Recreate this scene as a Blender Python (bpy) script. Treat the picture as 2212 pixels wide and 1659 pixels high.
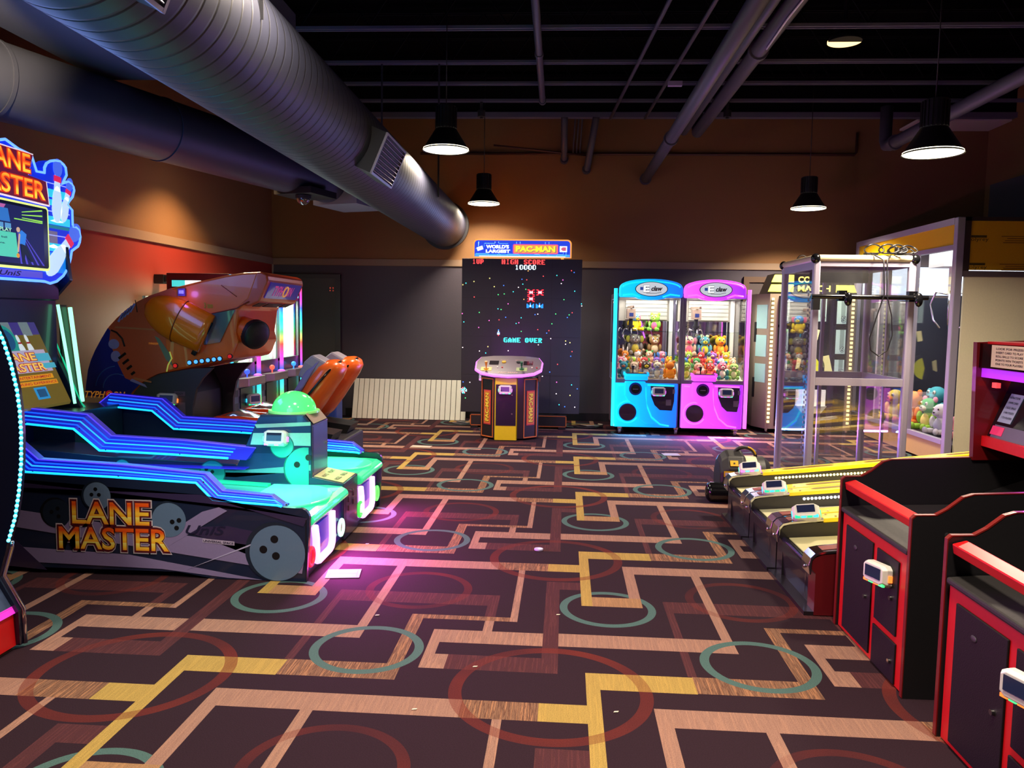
import bpy, bmesh, math, random
from mathutils import Vector, Matrix
for o in list(bpy.data.objects): bpy.data.objects.remove(o)
S = bpy.context.scene; COL = S.collection
rnd = random.Random(7)
R = math.radians; PI = math.pi
# ------------------------------------------------------------------ camera, world, exposure
def setup_camera():
    p, ro, y = R(4.9107), R(0.8734), R(-3.3)
    fwd = Vector((math.sin(y)*math.cos(p), math.cos(y)*math.cos(p), -math.sin(p)))
    rt = Vector((math.cos(y), -math.sin(y), 0)); up = rt.cross(fwd)
    rt2 = rt*math.cos(ro)+up*math.sin(ro); up2 = -rt*math.sin(ro)+up*math.cos(ro)
    cd = bpy.data.cameras.new('camera'); cd.sensor_width = 36; cd.sensor_fit = 'HORIZONTAL'
    cd.lens = 1690*36/2212; cd.clip_start = .05; cd.clip_end = 100
    c = bpy.data.objects.new('camera', cd); COL.objects.link(c)
    m = Matrix((rt2, up2, -fwd)).transposed().to_4x4(); m.translation = (0, 0, 1.56)
    c.matrix_world = m; S.camera = c
setup_camera()
w = bpy.data.worlds.new('world'); S.world = w; w.use_nodes = True
w.node_tree.nodes['Background'].inputs[0].default_value = (.30, .26, .62, 1)
w.node_tree.nodes['Background'].inputs[1].default_value = .10
S.view_settings.view_transform = 'Standard'; S.view_settings.look = 'None'
S.view_settings.gamma = 1; S.view_settings.exposure = 0.0; S.view_settings.use_curve_mapping = False
S.cycles.sample_clamp_indirect = 4; S.cycles.max_bounces = 9; S.cycles.transparent_max_bounces = 24
S.cycles.caustics_reflective = False; S.cycles.caustics_refractive = False
def light(name, kind, loc, energy, color, size=.3, size_y=None, to=None, spot=None, blend=.5, spread=None):
    l = bpy.data.lights.new(name, kind); l.energy = energy; l.color = color
    if kind == 'AREA':
        l.size = size
        if size_y: l.shape = 'RECTANGLE'; l.size_y = size_y
        if spread: l.spread = spread
    else: l.shadow_soft_size = size
    if kind == 'SPOT': l.spot_size = spot; l.spot_blend = blend
    if kind == 'AREA' and 'lamp' not in name: l.specular_factor = 0
    o = bpy.data.objects.new(name, l); COL.objects.link(o); o.location = loc
    if to is not None: o.rotation_euler = (Vector(to)-Vector(loc)).to_track_quat('-Z', 'Y').to_euler()
    return o
# glow of the LED machines (each lamp sits on the machine that gives off the light)
BLU, CYN, MAG, PUR, GRN, WHT = (.12, .25, 1), (.1, .75, 1), (1, .12, .75), (.62, .2, 1), (.15, 1, .35), (1, .97, .9)
light('lane_marquee_glow', 'AREA', (-3.62, 5.3, 2.25), 20, (.2, .35, 1), 1.5, .8, to=(0, 5.5, 2.3))
light('lane_rail_glow', 'AREA', (-2.6, 4.80, .80), 11, (.15, .6, 1), 1.8, .3, to=(-2.6, 4.8, 0))
light('lane_rail_up_glow', 'AREA', (-2.7, 4.45, .78), 12, (.15, .35, 1), 1.8, .15, to=(-2.7, 4.6, 3))
light('lane_pad_glow', 'AREA', (-1.75, 4.85, .60), 4, (.3, 1, .6), .4, .4, to=(-1.9, 4.95, 0))
light('lane_pad_glow_far', 'AREA', (-1.75, 5.95, .60), 4, GRN, .4, .4, to=(-1.9, 5.9, 0))
light('lane_front_glow', 'AREA', (-1.36, 4.78, .22), 30, (1, .1, .85), .5, .3, to=(-.6, 4.7, 0))
light('lane_front_glow_far', 'AREA', (-1.36, 5.95, .22), 18, (1, .1, .7), .5, .3, to=(-.6, 6.0, 0))
light('console_ring_glow', 'POINT', (-.62, 9.15, .80), 7, (.75, .15, 1), .15)
light('console_back_glow', 'POINT', (-.62, 10.55, 1.02), 5, (.75, .12, 1), .15)
light('crane_blue_glow', 'AREA', (.60, 10.5, 1.0), 9, (.1, .35, 1), .1, 1.8, to=(-1, 10.3, .8))
light('crane_purple_glow', 'AREA', (2.66, 10.45, 1.0), 8, (.8, .2, 1), .1, 1.8, to=(4, 10.2, .8))
light('crane_front_purple', 'AREA', (2.1, 10.57, .12), 26, (.75, .15, 1), .8, .02, to=(2.0, 8.5, .02))
light('crane_front_blue', 'AREA', (1.2, 10.57, .12), 14, (.1, .4, 1), .8, .02, to=(1.1, 8.5, .02))
light('screen_marquee_glow', 'AREA', (-.5, 10.85, 2.5), 5, (.3, .45, 1), 1.2, .2, to=(-.5, 9, 2.4))
# ------------------------------------------------------------------ materials
def lin(c):
    if isinstance(c, str):
        c = tuple(int(c[i:i+2], 16)/255 for i in (0, 2, 4))
    return tuple((x/12.92 if x <= .04045 else ((x+.055)/1.055)**2.4) for x in c)+(1,)
MATS = {}
def mat(name, col='808080', rough=.5, metal=0, emit=None, es=0, bump=0, bscale=60, var=.06, spec=.5, coat=0, alpha=None):
    if name in MATS: return MATS[name]
    m = bpy.data.materials.new(name); m.use_nodes = True; MATS[name] = m
    nt = m.node_tree; b = nt.nodes['Principled BSDF']; L = nt.links.new
    c = lin(col)
    b.inputs['Roughness'].default_value = rough; b.inputs['Metallic'].default_value = metal
    b.inputs['Specular IOR Level'].default_value = spec; b.inputs['Coat Weight'].default_value = coat
    tc = nt.nodes.new('ShaderNodeTexCoord'); n = nt.nodes.new('ShaderNodeTexNoise')
    n.inputs['Scale'].default_value = bscale; n.inputs['Detail'].default_value = 3
    L(tc.outputs['Object'], n.inputs['Vector'])
    mx = nt.nodes.new('ShaderNodeMix'); mx.data_type = 'RGBA'
    mx.inputs[6].default_value = tuple(x*(1-var) for x in c[:3])+(1,); mx.inputs[7].default_value = tuple(min(1, x*(1+var)) for x in c[:3])+(1,)
    L(n.outputs['Fac'], mx.inputs[0]); L(mx.outputs[2], b.inputs['Base Color'])
    if bump:
        bp = nt.nodes.new('ShaderNodeBump'); bp.inputs['Strength'].default_value = bump; bp.inputs['Distance'].default_value = .004
        L(n.outputs['Fac'], bp.inputs['Height']); L(bp.outputs[0], b.inputs['Normal'])
    if es:
        b.inputs['Emission Color'].default_value = lin(emit or col); b.inputs['Emission Strength'].default_value = es
    return m
def glow(name, col, es): return mat(name, col, .4, 0, col, es, var=0)
def glass(name, tint='FFFFFF', base=.04, dirt=.0, dcol='FFFFFF', rough=.0):
    if name in MATS: return MATS[name]
    m = bpy.data.materials.new(name); m.use_nodes = True; MATS[name] = m
    nt = m.node_tree; nt.nodes.clear(); N = nt.nodes.new; L = nt.links.new
    out = N('ShaderNodeOutputMaterial'); tr = N('ShaderNodeBsdfTransparent'); gl = N('ShaderNodeBsdfGlossy')
    tr.inputs[0].default_value = lin(tint); gl.inputs['Roughness'].default_value = rough
    lw = N('ShaderNodeLayerWeight'); lw.inputs[0].default_value = .5
    pw = N('ShaderNodeMath'); pw.operation = 'POWER'; pw.inputs[1].default_value = 5; L(lw.outputs['Facing'], pw.inputs[0])
    ma = N('ShaderNodeMath'); ma.operation = 'MULTIPLY_ADD'; ma.inputs[1].default_value = 1-base; ma.inputs[2].default_value = base
    L(pw.outputs[0], ma.inputs[0]); mix = N('ShaderNodeMixShader'); L(ma.outputs[0], mix.inputs[0]); L(tr.outputs[0], mix.inputs[1]); L(gl.outputs[0], mix.inputs[2])
    last = mix
    if dirt:
        df = N('ShaderNodeBsdfDiffuse'); df.inputs[0].default_value = lin(dcol)
        tc = N('ShaderNodeTexCoord'); ns = N('ShaderNodeTexNoise'); ns.inputs['Scale'].default_value = 3; ns.inputs['Detail'].default_value = 8
        L(tc.outputs['Object'], ns.inputs['Vector']); mm = N('ShaderNodeMath'); mm.operation = 'MULTIPLY'; mm.inputs[1].default_value = dirt*2
        L(ns.outputs['Fac'], mm.inputs[0]); m2 = N('ShaderNodeMixShader'); L(mm.outputs[0], m2.inputs[0]); L(mix.outputs[0], m2.inputs[1]); L(df.outputs[0], m2.inputs[2]); last = m2
    L(last.outputs[0], out.inputs[0]); return m
def ring_color(name, stops, axis=2, scale=1.0, es=1.5, off=0.0):
    """emissive strip whose colour changes along an axis like an addressable LED strip"""
    if name in MATS: return MATS[name]
    m = mat(name, 'FFFFFF', .4, var=0); nt = m.node_tree; N = nt.nodes.new; L = nt.links.new; b = nt.nodes['Principled BSDF']
    tc = [n for n in nt.nodes if n.type == 'TEX_COORD'][0]; sp = N('ShaderNodeSeparateXYZ'); L(tc.outputs['Object'], sp.inputs[0])
    ma = N('ShaderNodeMath'); ma.operation = 'MULTIPLY_ADD'; ma.inputs[1].default_value = scale; ma.inputs[2].default_value = off
    L(sp.outputs[axis], ma.inputs[0]); fr = N('ShaderNodeMath'); fr.operation = 'FRACT'; L(ma.outputs[0], fr.inputs[0])
    cr = N('ShaderNodeValToRGB'); e = cr.color_ramp.elements
    while len(e) < len(stops): e.new(.5)
    for i, s in enumerate(stops): e[i].position = i/(len(stops)-1); e[i].color = lin(s)
    L(fr.outputs[0], cr.inputs[0]); L(cr.outputs[0], b.inputs['Emission Color']); L(cr.outputs[0], b.inputs['Base Color'])
    b.inputs['Emission Strength'].default_value = es; return m
# ------------------------------------------------------------------ geometry helper
def v3(p): return Vector(p)
class MB:
    def __init__(s): s.v = []; s.f = []; s.mi = []; s.m = 0; s.sm = []; s.smooth = False
    def add(s, vs, fs):
        b = len(s.v); s.v += [tuple(x) for x in vs]
        for f in fs: s.f.append([b+i for i in f]); s.mi.append(s.m); s.sm.append(s.smooth)
        return s
    def box(s, x0, x1, y0, y1, z0, z1):
        if x0 > x1: x0, x1 = x1, x0
        if y0 > y1: y0, y1 = y1, y0
        if z0 > z1: z0, z1 = z1, z0
        return s.add([(x, y, z) for x in (x0, x1) for y in (y0, y1) for z in (z0, z1)],
            [(0,1,3,2),(4,6,7,5),(0,4,5,1),(2,3,7,6),(0,2,6,4),(1,5,7,3)])
    def obox(s, c, ux, uy, uz, hx, hy, hz):
        c, ux, uy, uz = v3(c), v3(ux).normalized(), v3(uy).normalized(), v3(uz).normalized()
        return s.add([c+ux*a*hx+uy*b*hy+uz*d*hz for a in (-1,1) for b in (-1,1) for d in (-1,1)],
            [(0,1,3,2),(4,6,7,5),(0,4,5,1),(2,3,7,6),(0,2,6,4),(1,5,7,3)])
    def bar(s, a, b, w, h=None, up=(0,0,1)):
        a, b = v3(a), v3(b); d = b-a; L = d.length; d.normalize(); h = h or w
        if abs(d.dot(v3(up))) > .98: up = (0,1,0)
        sd = d.cross(v3(up)).normalized(); u = sd.cross(d)
        return s.obox((a+b)/2, d, sd, u, L/2, w/2, h/2)
    def prism(s, poly, ax, a, b):
        """poly: 2D points in the plane across axis ax ('x': (y,z), 'y': (x,z), 'z': (x,y))"""
        def P(p, t): return {'x': (t, p[0], p[1]), 'y': (p[0], t, p[1]), 'z': (p[0], p[1], t)}[ax]
        n = len(poly); vs = [P(p, a) for p in poly]+[P(p, b) for p in poly]
        return s.add(vs, [list(range(n))[::-1], list(range(n, 2*n))]+[(i, (i+1) % n, n+(i+1) % n, n+i) for i in range(n)])
    def loft(s, secs, close=True, cap=True):
        n = len(secs[0]); vs = [p for q in secs for p in q]; fs = []
        for k in range(len(secs)-1):
            for i in range(n if close else n-1):
                j = (i+1) % n; fs.append((k*n+i, k*n+j, (k+1)*n+j, (k+1)*n+i))
        if cap and close: fs += [list(range(n))[::-1], [(len(secs)-1)*n+i for i in range(n)]]
        return s.add(vs, fs)
    def cone(s, a, b, r0, r1, n=24, cap=True):
        a, b = v3(a), v3(b); d = (b-a).normalized(); t = v3((0,0,1)) if abs(d.z) < .9 else v3((1,0,0))
        u = d.cross(t).normalized(); w_ = d.cross(u)
        sec = lambda c, r: [c+(u*math.cos(2*PI*i/n)+w_*math.sin(2*PI*i/n))*r for i in range(n)]
        o = s.smooth; s.smooth = True; s.loft([sec(a, r0), sec(b, r1)], cap=False); s.smooth = o
        if cap:
            s.add(sec(a, r0), [list(range(n))[::-1]]); s.add(sec(b, r1), [list(range(n))])
        return s
    def cyl(s, a, b, r, n=24, cap=True): return s.cone(a, b, r, r, n, cap)
    def tube(s, pts, r, n=8, close=False):
        pts = [v3(p) for p in pts]; secs = []; N = len(pts); pu = None
        for i, p in enumerate(pts):
            if close: d = pts[(i+1) % N]-pts[i-1]
            else: d = pts[min(i+1, N-1)]-pts[max(i-1, 0)]
            d.normalize()
            if pu is None: t = v3((0,0,1)) if abs(d.z) < .9 else v3((1,0,0)); u = d.cross(t).normalized()
            else: u = (pu-d*pu.dot(d)).normalized()
            pu = u; q = d.cross(u)
            secs.append([p+(u*math.cos(2*PI*k/n)+q*math.sin(2*PI*k/n))*r for k in range(n)])
        o = s.smooth; s.smooth = True
        if close: secs.append(secs[0])
        s.loft(secs, cap=not close); s.smooth = o; return s
    def ell(s, c, rx, ry=None, rz=None, n=16, m=10, rot=None, z0=-1, z1=1):
        ry = rx if ry is None else ry; rz = rx if rz is None else rz; c = v3(c); vs = []; fs = []
        a0, a1 = math.asin(z0), math.asin(z1)
        for j in range(m+1):
            a = a0+(a1-a0)*j/m
            for i in range(n):
                t = 2*PI*i/n; p = v3((rx*math.cos(a)*math.cos(t), ry*math.cos(a)*math.sin(t), rz*math.sin(a)))
                if rot is not None: p = rot @ p
                vs.append(c+p)
        for j in range(m):
            for i in range(n): fs.append((j*n+i, j*n+(i+1) % n, (j+1)*n+(i+1) % n, (j+1)*n+i))
        o = s.smooth; s.smooth = True; s.add(vs, fs); s.smooth = o; return s
    def torus(s, c, ax, Rr, r, n=28, m=8, ry=None):
        c = v3(c); ry = Rr if ry is None else ry
        def P(t): return {'x': v3((0, Rr*math.cos(t), ry*math.sin(t))), 'y': v3((Rr*math.cos(t), 0, ry*math.sin(t))), 'z': v3((Rr*math.cos(t), ry*math.sin(t), 0))}[ax]
        return s.tube([c+P(2*PI*i/n) for i in range(n)], r, m, True)
    def disc(s, c, ax, r, t, n=28, ry=None):
        c = v3(c); ry = ry or r; p = []
        for i in range(n):
            a = 2*PI*i/n; q = (r*math.cos(a), ry*math.sin(a))
            p.append({'x': (c.y+q[0], c.z+q[1]), 'y': (c.x+q[0], c.z+q[1]), 'z': (c.x+q[0], c.y+q[1])}[ax])
        k = 'xyz'.index(ax); return s.prism(p, ax, c[k]-t/2, c[k]+t/2)
    def build(s, name, mats, parent=None, bevel=0, sep=False, label=None):
        if sep:
            par = list(range(len(s.v)))
            def find(i):
                while par[i] != i: par[i] = par[par[i]]; i = par[i]
                return i
            for f in s.f:
                for i in f[1:]: par[find(i)] = find(f[0])
            isl = {}
            for k, f in enumerate(s.f): isl.setdefault(find(f[0]), []).append(k)
            cl = []
            for fs in isl.values():
                vs = {i for k in fs for i in s.f[k]}; lo = [min(s.v[i][a] for i in vs)-.002 for a in range(3)]; hi = [max(s.v[i][a] for i in vs)+.002 for a in range(3)]
                hit = [c for c in cl if all(c[1][a] <= hi[a] and lo[a] <= c[2][a] for a in range(3))]
                for c in hit: cl.remove(c); fs = fs+c[0]; lo = [min(a, b) for a, b in zip(lo, c[1])]; hi = [max(a, b) for a, b in zip(hi, c[2])]
                cl.append((fs, lo, hi))
            out = None
            for fs, _, _ in cl:
                m2 = MB(); ids = sorted({i for k in fs for i in s.f[k]}); mp = {i: j for j, i in enumerate(ids)}
                m2.v = [s.v[i] for i in ids]; m2.f = [[mp[i] for i in s.f[k]] for k in sorted(fs)]; m2.mi = [s.mi[k] for k in sorted(fs)]; m2.sm = [s.sm[k] for k in sorted(fs)]
                out = m2.build(name, mats, parent, bevel)
            return out
        if not isinstance(mats, (list, tuple)): mats = [mats]
        if parent is None:
            xs, ys, zs = zip(*s.v); o0 = v3(((min(xs)+max(xs))/2, (min(ys)+max(ys))/2, min(zs)))
        else:
            q = parent; o0 = v3((0, 0, 0))
            while q is not None: o0 += q.location; q = q.parent
        me = bpy.data.meshes.new(name); me.from_pydata([tuple(v3(p)-o0) for p in s.v], [], s.f)
        for m_ in mats: me.materials.append(m_)
        me.polygons.foreach_set('material_index', s.mi); me.polygons.foreach_set('use_smooth', s.sm); me.validate(); me.update()
        bm = bmesh.new(); bm.from_mesh(me); bmesh.ops.recalc_face_normals(bm, faces=bm.faces); bm.to_mesh(me); bm.free()
        o = bpy.data.objects.new(name, me); COL.objects.link(o); o.parent = parent
        if parent is None: o.location = o0
        if label: o['label'] = label
        if bevel:
            md = o.modifiers.new('bevel', 'BEVEL'); md.width = bevel; md.segments = 2; md.limit_method = 'ANGLE'
        return o
def tag(o, label, cat, group=None, kind=None):
    o['label'] = label; o['category'] = cat
    if group: o['group'] = group
    if kind: o['kind'] = kind
    return o
def struct(o, label=None):
    o['kind'] = 'structure'
    if label: o['label'] = label; o['category'] = o.name.split('_')[0].split('.')[0]
    return o
def thing(name, label, cat, loc, group=None):
    o = bpy.data.objects.new(name, None); COL.objects.link(o); o.location = loc; o.empty_display_size = .1
    return tag(o, label, cat, group)
def copy_thing(o, loc, label, rotz=0, scale=1, parent=None, lights=True):
    c = o.copy(); COL.objects.link(c); c.parent = parent
    if parent is None:
        c.location = loc; c['label'] = label; c.rotation_euler = (0, 0, rotz); c.scale = (scale,)*3
    for ch in list(o.children): copy_thing(ch, None, None, parent=c)
    return c
# ---- lettering
_TX = {}
def glyphs(txt, bold=.0, shear=0, space=1):
    k = (txt, bold, shear, space)
    if k not in _TX:
        cu = bpy.data.curves.new('t', 'FONT'); cu.body = txt; cu.offset = bold; cu.shear = shear; cu.space_character = space; cu.resolution_u = 3
        cu.fill_mode = 'FRONT'; o = bpy.data.objects.new('t', cu); COL.objects.link(o)
        bpy.context.view_layer.update(); me = bpy.data.meshes.new_from_object(o.evaluated_get(bpy.context.evaluated_depsgraph_get()))
        V = [(p.co.x, p.co.y) for p in me.vertices]; F = [list(p.vertices) for p in me.polygons]
        bpy.data.objects.remove(o); bpy.data.curves.remove(cu); bpy.data.meshes.remove(me)
        x0, x1 = min(p[0] for p in V), max(p[0] for p in V); y0, y1 = min(p[1] for p in V), max(p[1] for p in V)
        _TX[k] = ([((x-x0)/(x1-x0)-.5, (y-y0)/(y1-y0)-.5) for x, y in V], F)
    return _TX[k]
def text(mb, txt, c, u, v, w_, h, off=.0008, bold=.02, shear=0, space=1, taper=None):
    """flat lettering w_ wide and h high centred at c in the plane (u,v), lifted off along u x v"""
    V, F = glyphs(txt, bold, shear, space); c = v3(c); u = v3(u).normalized(); v = v3(v).normalized(); n = u.cross(v)
    mb.add([c+u*(x*w_)+v*(y*h)+n*off for x, y in V], F); return mb
PIX = {'1': '0010001100001000010000100001000111', 'U': 0}
FONT = {
 '0': ['01110','11001','11001','11001','11001','11001','01110'], '1': ['00100','01100','00100','00100','00100','00100','01110'],
 'U': ['11011']*6+['01110'], 'P': ['11110','11011','11011','11011','11110','11000','11000'], 'H': ['11011','11011','11011','11111','11011','11011','11011'],
 'I': ['01110','00100','00100','00100','00100','00100','01110'], 'G': ['01111','11000','11000','11011','11001','11001','01111'],
 'S': ['01110','11001','11000','01110','00011','11011','01110'], 'C': ['01110','11011','11000','11000','11000','11011','01110'],
 'O': ['01110','11011','11011','11011','11011','11011','01110'], 'R': ['11110','11011','11011','11110','11100','11010','11011'],
 'E': ['11111','11000','11000','11110','11000','11000','11111'], 'A': ['00100','01110','11011','11011','11111','11011','11011'],
 'M': ['10001','11011','11111','11111','11011','11011','11011'], 'V': ['11011','11011','11011','11011','11011','01110','00100'], ' ': ['00000']*7}
def pixtext(mb, txt, x, z, y, pw, ph, t=.004):
    for i, ch in enumerate(txt):
        for r_, row in enumerate(FONT[ch]):
            c0 = None
            for c_ in range(6):
                on = c_ < 5 and row[c_] == '1'
                if on and c0 is None: c0 = c_
                if not on and c0 is not None:
                    mb.box(x+(i*6+c0)*pw, x+(i*6+c_)*pw, y-t, y, z-(r_+1)*ph, z-r_*ph); c0 = None
def arc(cx, cz, r, a0, a1, n=10, rz=None):
    rz = rz or r
    return [(cx+r*math.cos(R(a0+(a1-a0)*i/n)), cz+rz*math.sin(R(a0+(a1-a0)*i/n))) for i in range(n+1)]
def rrect(x0, x1, z0, z1, r, n=5):
    return arc(x1-r, z1-r, r, 0, 90, n)+arc(x0+r, z1-r, r, 90, 180, n)+arc(x0+r, z0+r, r, 180, 270, n)+arc(x1-r, z0+r, r, 270, 360, n)
# common materials
BLK = mat('black_laminate', '17161A', .42, bump=.1); BLKG = mat('black_gloss', '0D0D10', .15); DARK = mat('dark_grey', '2A2A30', .5)
CHR = mat('chrome', 'D8D6DC', .12, 1, var=.02); ALU = mat('brushed_aluminium', 'A9A7B0', .35, .85, bump=.1, bscale=200); STEEL = mat('grey_steel', '8E8A90', .4, .5)
WHITE = mat('white_plastic', 'E8E8E4', .4); RED = mat('red_laminate', 'C81418', .35); GLASS = glass('clear_glass'); ACR = glass('acrylic', base=.11, dirt=.015)
MIRROR = mat('mirror', 'E6E6EA', .03, 1, var=0)
# ================================================================== ROOM
YB, XL, XR, ZC = 11.85, -4.385, 6.1, 4.95
def carpet():
    W, P, ca = 1.8077, 1.80295, R(.544); ox, oy = .3857, 3.0534
    MV, YE, FT, TX, GD = '8E6C60', '9E8448', '48282E', '7A5A48', '937052'
    rects = [(.10,.602,.58,.67,FT,.5), (.10,.122,.165,.67,FT,.4), (.571,.602,.494,.67,FT,.5), (.743,.785,.15,.815,FT,.4), (.743,.852,.745,.815,FT,.4), (.505,.785,.15,.233,FT,.5),
        (0,.572,.92,1,MV,.12), (.572,.744,.92,1,TX,.9), (.744,.86,.92,1,YE,.1), (0,.035,.61,1,MV,.1), (.852,1.035,.61,.688,GD,.15), (.852,.885,.61,.688,YE,.1),
        (.852,.885,.688,1,YE,.1), (.852,.885,0,.162,YE,.1), (.852,1.11,.077,.162,YE,.1), (.11,.398,.08,.165,TX,.9), (.361,.398,.08,.492,TX,.8), (.361,.667,.464,.494,TX,.8),
        (.646,.667,.464,.92,MV,.3), (.442,.743,.306,.39,MV,.25), (.442,.47,.15,.39,MV,.15), (.442,.505,.15,.233,MV,.25), (.785,1.253,.31,.394,MV,.15), (.225,.253,.31,.92,MV,.12), (.576,.602,.39,.464,MV,.4)]
    rr = []
    for u0, u1, v0, v1, c, st in rects:
        for d in (0, -1):
            a, b = max(0, u0+d), min(1, u1+d)
            if b > a: rr.append((a, b, v0, v1, c, st))
    us = sorted({0, 1}|{r[0] for r in rr}|{r[1] for r in rr}); vs = sorted({0, 1}|{r[2] for r in rr}|{r[3] for r in rr})
    bm = bmesh.new(); lc = bm.faces.layers.float_color.new('band'); cc = math.cos(ca); sc = math.sin(ca)
    DK = lin('2A1B24')[:3]+(0,)
    def key(um, vm):
        k = DK
        for a, b, c0, d0, c, st in rr:
            if a <= um <= b and c0 <= vm <= d0: k = lin(c)[:3]+(.1+st,)
        return k
    cell = [[key((us[i]+us[i+1])/2, (vs[j]+vs[j+1])/2) for j in range(len(vs)-1)] for i in range(len(us)-1)]
    for tx in range(-5, 6):
        for ty in range(-4, 8):
            g = {}
            def V(i, j):
                if (i, j) not in g:
                    x = ox+(tx+us[i])*W; y = oy+(ty+vs[j])*P
                    g[i, j] = bm.verts.new((x*cc+y*sc, -x*sc+y*cc, 0))
                return g[i, j]
            for i in range(len(us)-1):
                for j in range(len(vs)-1):
                    f = bm.faces.new((V(i, j), V(i+1, j), V(i+1, j+1), V(i, j+1))); f[lc] = cell[i][j]
    for co, no in (((XL, 0, 0), (-1, 0, 0)), ((XR, 0, 0), (1, 0, 0)), ((0, -2.2, 0), (0, -1, 0)), ((0, YB, 0), (0, 1, 0))):
        bmesh.ops.bisect_plane(bm, geom=bm.verts[:]+bm.edges[:]+bm.faces[:], plane_co=co, plane_no=no, clear_outer=True)
    bmesh.ops.remove_doubles(bm, verts=bm.verts[:], dist=.0005)
    me = bpy.data.meshes.new('floor'); bm.to_mesh(me); bm.free()
    m = mat('carpet', '808080', .95, spec=.1); nt = m.node_tree; N = nt.nodes.new; L = nt.links.new; b = nt.nodes['Principled BSDF']
    tc = [n for n in nt.nodes if n.type == 'TEX_COORD'][0]
    at = N('ShaderNodeAttribute'); at.attribute_name = 'band'
    vr = N('ShaderNodeVectorRotate'); vr.rotation_type = 'Z_AXIS'; vr.inputs['Angle'].default_value = ca; L(tc.outputs['Object'], vr.inputs[0])
    def math_(op, a, b_=None, c_=None):
        n = N('ShaderNodeMath'); n.operation = op
        for i, x in enumerate((a, b_, c_)):
            if x is None: continue
            if isinstance(x, (int, float)): n.inputs[i].default_value = x
            else: L(x, n.inputs[i])
        return n.outputs[0]
    sp = N('ShaderNodeSeparateXYZ'); L(vr.outputs[0], sp.inputs[0])
    u = math_('MULTIPLY_ADD', sp.outputs[0], 1/W, -ox/W); v = math_('MULTIPLY_ADD', sp.outputs[1], 1/P, -oy/P)
    cb = N('ShaderNodeCombineXYZ'); L(math_('MULTIPLY', u, 160), cb.inputs[0]); L(math_('MULTIPLY', v, 5), cb.inputs[1])
    st = N('ShaderNodeTexNoise'); st.inputs['Scale'].default_value = 1; st.inputs['Detail'].default_value = 4; L(cb.outputs[0], st.inputs['Vector'])
    cb2 = N('ShaderNodeCombineXYZ'); L(math_('MULTIPLY', u, 420), cb2.inputs[0]); L(math_('MULTIPLY', v, 420), cb2.inputs[1])
    fi = N('ShaderNodeTexNoise'); fi.inputs['Scale'].default_value = 1; L(cb2.outputs[0], fi.inputs['Vector'])
    big = N('ShaderNodeTexNoise'); big.inputs['Scale'].default_value = 2.2; L(sp.inputs[0].links[0].from_socket, big.inputs['Vector'])
    def mixc(f, a, b_, mode='MIX'):
        n = N('ShaderNodeMix'); n.data_type = 'RGBA'; n.blend_type = mode
        if isinstance(f, (int, float)): n.inputs[0].default_value = f
        else: L(f, n.inputs[0])
        for i, x in ((6, a), (7, b_)):
            if isinstance(x, tuple): n.inputs[i].default_value = x
            else: L(x, n.inputs[i])
        return n.outputs[2]
    sfac = math_('MULTIPLY', at.outputs['Alpha'], math_('MULTIPLY', math_('GREATER_THAN', st.outputs['Fac'], .53), 1.0))
    isb = math_('GREATER_THAN', at.outputs['Alpha'], .05)
    lite = mixc(1.0, at.outputs['Color'], (1.75, 1.6, 1.35, 1), 'MULTIPLY')
    col = mixc(math_('MULTIPLY', sfac, .75), at.outputs['Color'], lite)
    dk2 = math_('MULTIPLY', math_('GREATER_THAN', math_('FRACT', math_('MULTIPLY', st.outputs['Fac'], 7.3)), .62), math_('MULTIPLY', at.outputs['Alpha'], .6))
    col = mixc(dk2, col, lin('3E2422'))
    def ring(cu_, cv_, r0, r1):
        du = math_('MULTIPLY', math_('SUBTRACT', math_('FRACT', math_('ADD', u, .5-cu_+3)), .5), W)
        dv = math_('MULTIPLY', math_('SUBTRACT', math_('FRACT', math_('ADD', v, .5-cv_+3)), .5), P)
        d = math_('SQRT', math_('ADD', math_('MULTIPLY', du, du), math_('MULTIPLY', dv, dv)))
        return math_('MULTIPLY', math_('GREATER_THAN', d, r0), math_('LESS_THAN', d, r1))
    vv = math_('MULTIPLY_ADD', big.outputs['Fac'], 1.2, -.2)
    col = mixc(math_('MULTIPLY', ring(.769, .059, .372, .427), math_('MULTIPLY_ADD', vv, .9, .15)), col, lin('6A2820'))
    col = mixc(math_('MULTIPLY', ring(.342, .700, .257, .303), math_('MULTIPLY_ADD', vv, .8, -.02)), col, lin('6A2820'))
    under = math_('LESS_THAN', at.outputs['Alpha'], .05)
    col = mixc(math_('MULTIPLY', ring(.929, .595, .216, .2577), under), col, lin('46605F'))
    col = mixc(ring(.290, .247, .222, .2648), col, lin('46605F'))
    g_ = N('ShaderNodeMapRange'); L(fi.outputs['Fac'], g_.inputs[0]); g_.inputs[1].default_value = .25; g_.inputs[2].default_value = .75; g_.inputs[3].default_value = .72; g_.inputs[4].default_value = 1.22
    gc = N('ShaderNodeCombineXYZ'); [L(g_.outputs[0], gc.inputs[i]) for i in range(3)]
    col = mixc(1.0, col, gc.outputs[0], 'MULTIPLY'); L(col, b.inputs['Base Color'])
    bp = N('ShaderNodeBump'); bp.inputs['Strength'].default_value = .4; bp.inputs['Distance'].default_value = .003; L(fi.outputs['Fac'], bp.inputs['Height']); L(bp.outputs[0], b.inputs['Normal'])
    me.materials.append(m); o = bpy.data.objects.new('floor', me); COL.objects.link(o); o['kind'] = 'structure'
carpet()
WUP = mat('wall_upper_paint', '845E3A', .8, bump=.25, bscale=90); WLO = mat('wall_lower_paint', '4C4652', .7, bump=.2, bscale=90); WRD = mat('wall_red_paint', '8E2212', .7, bump=.2, bscale=90)
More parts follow.
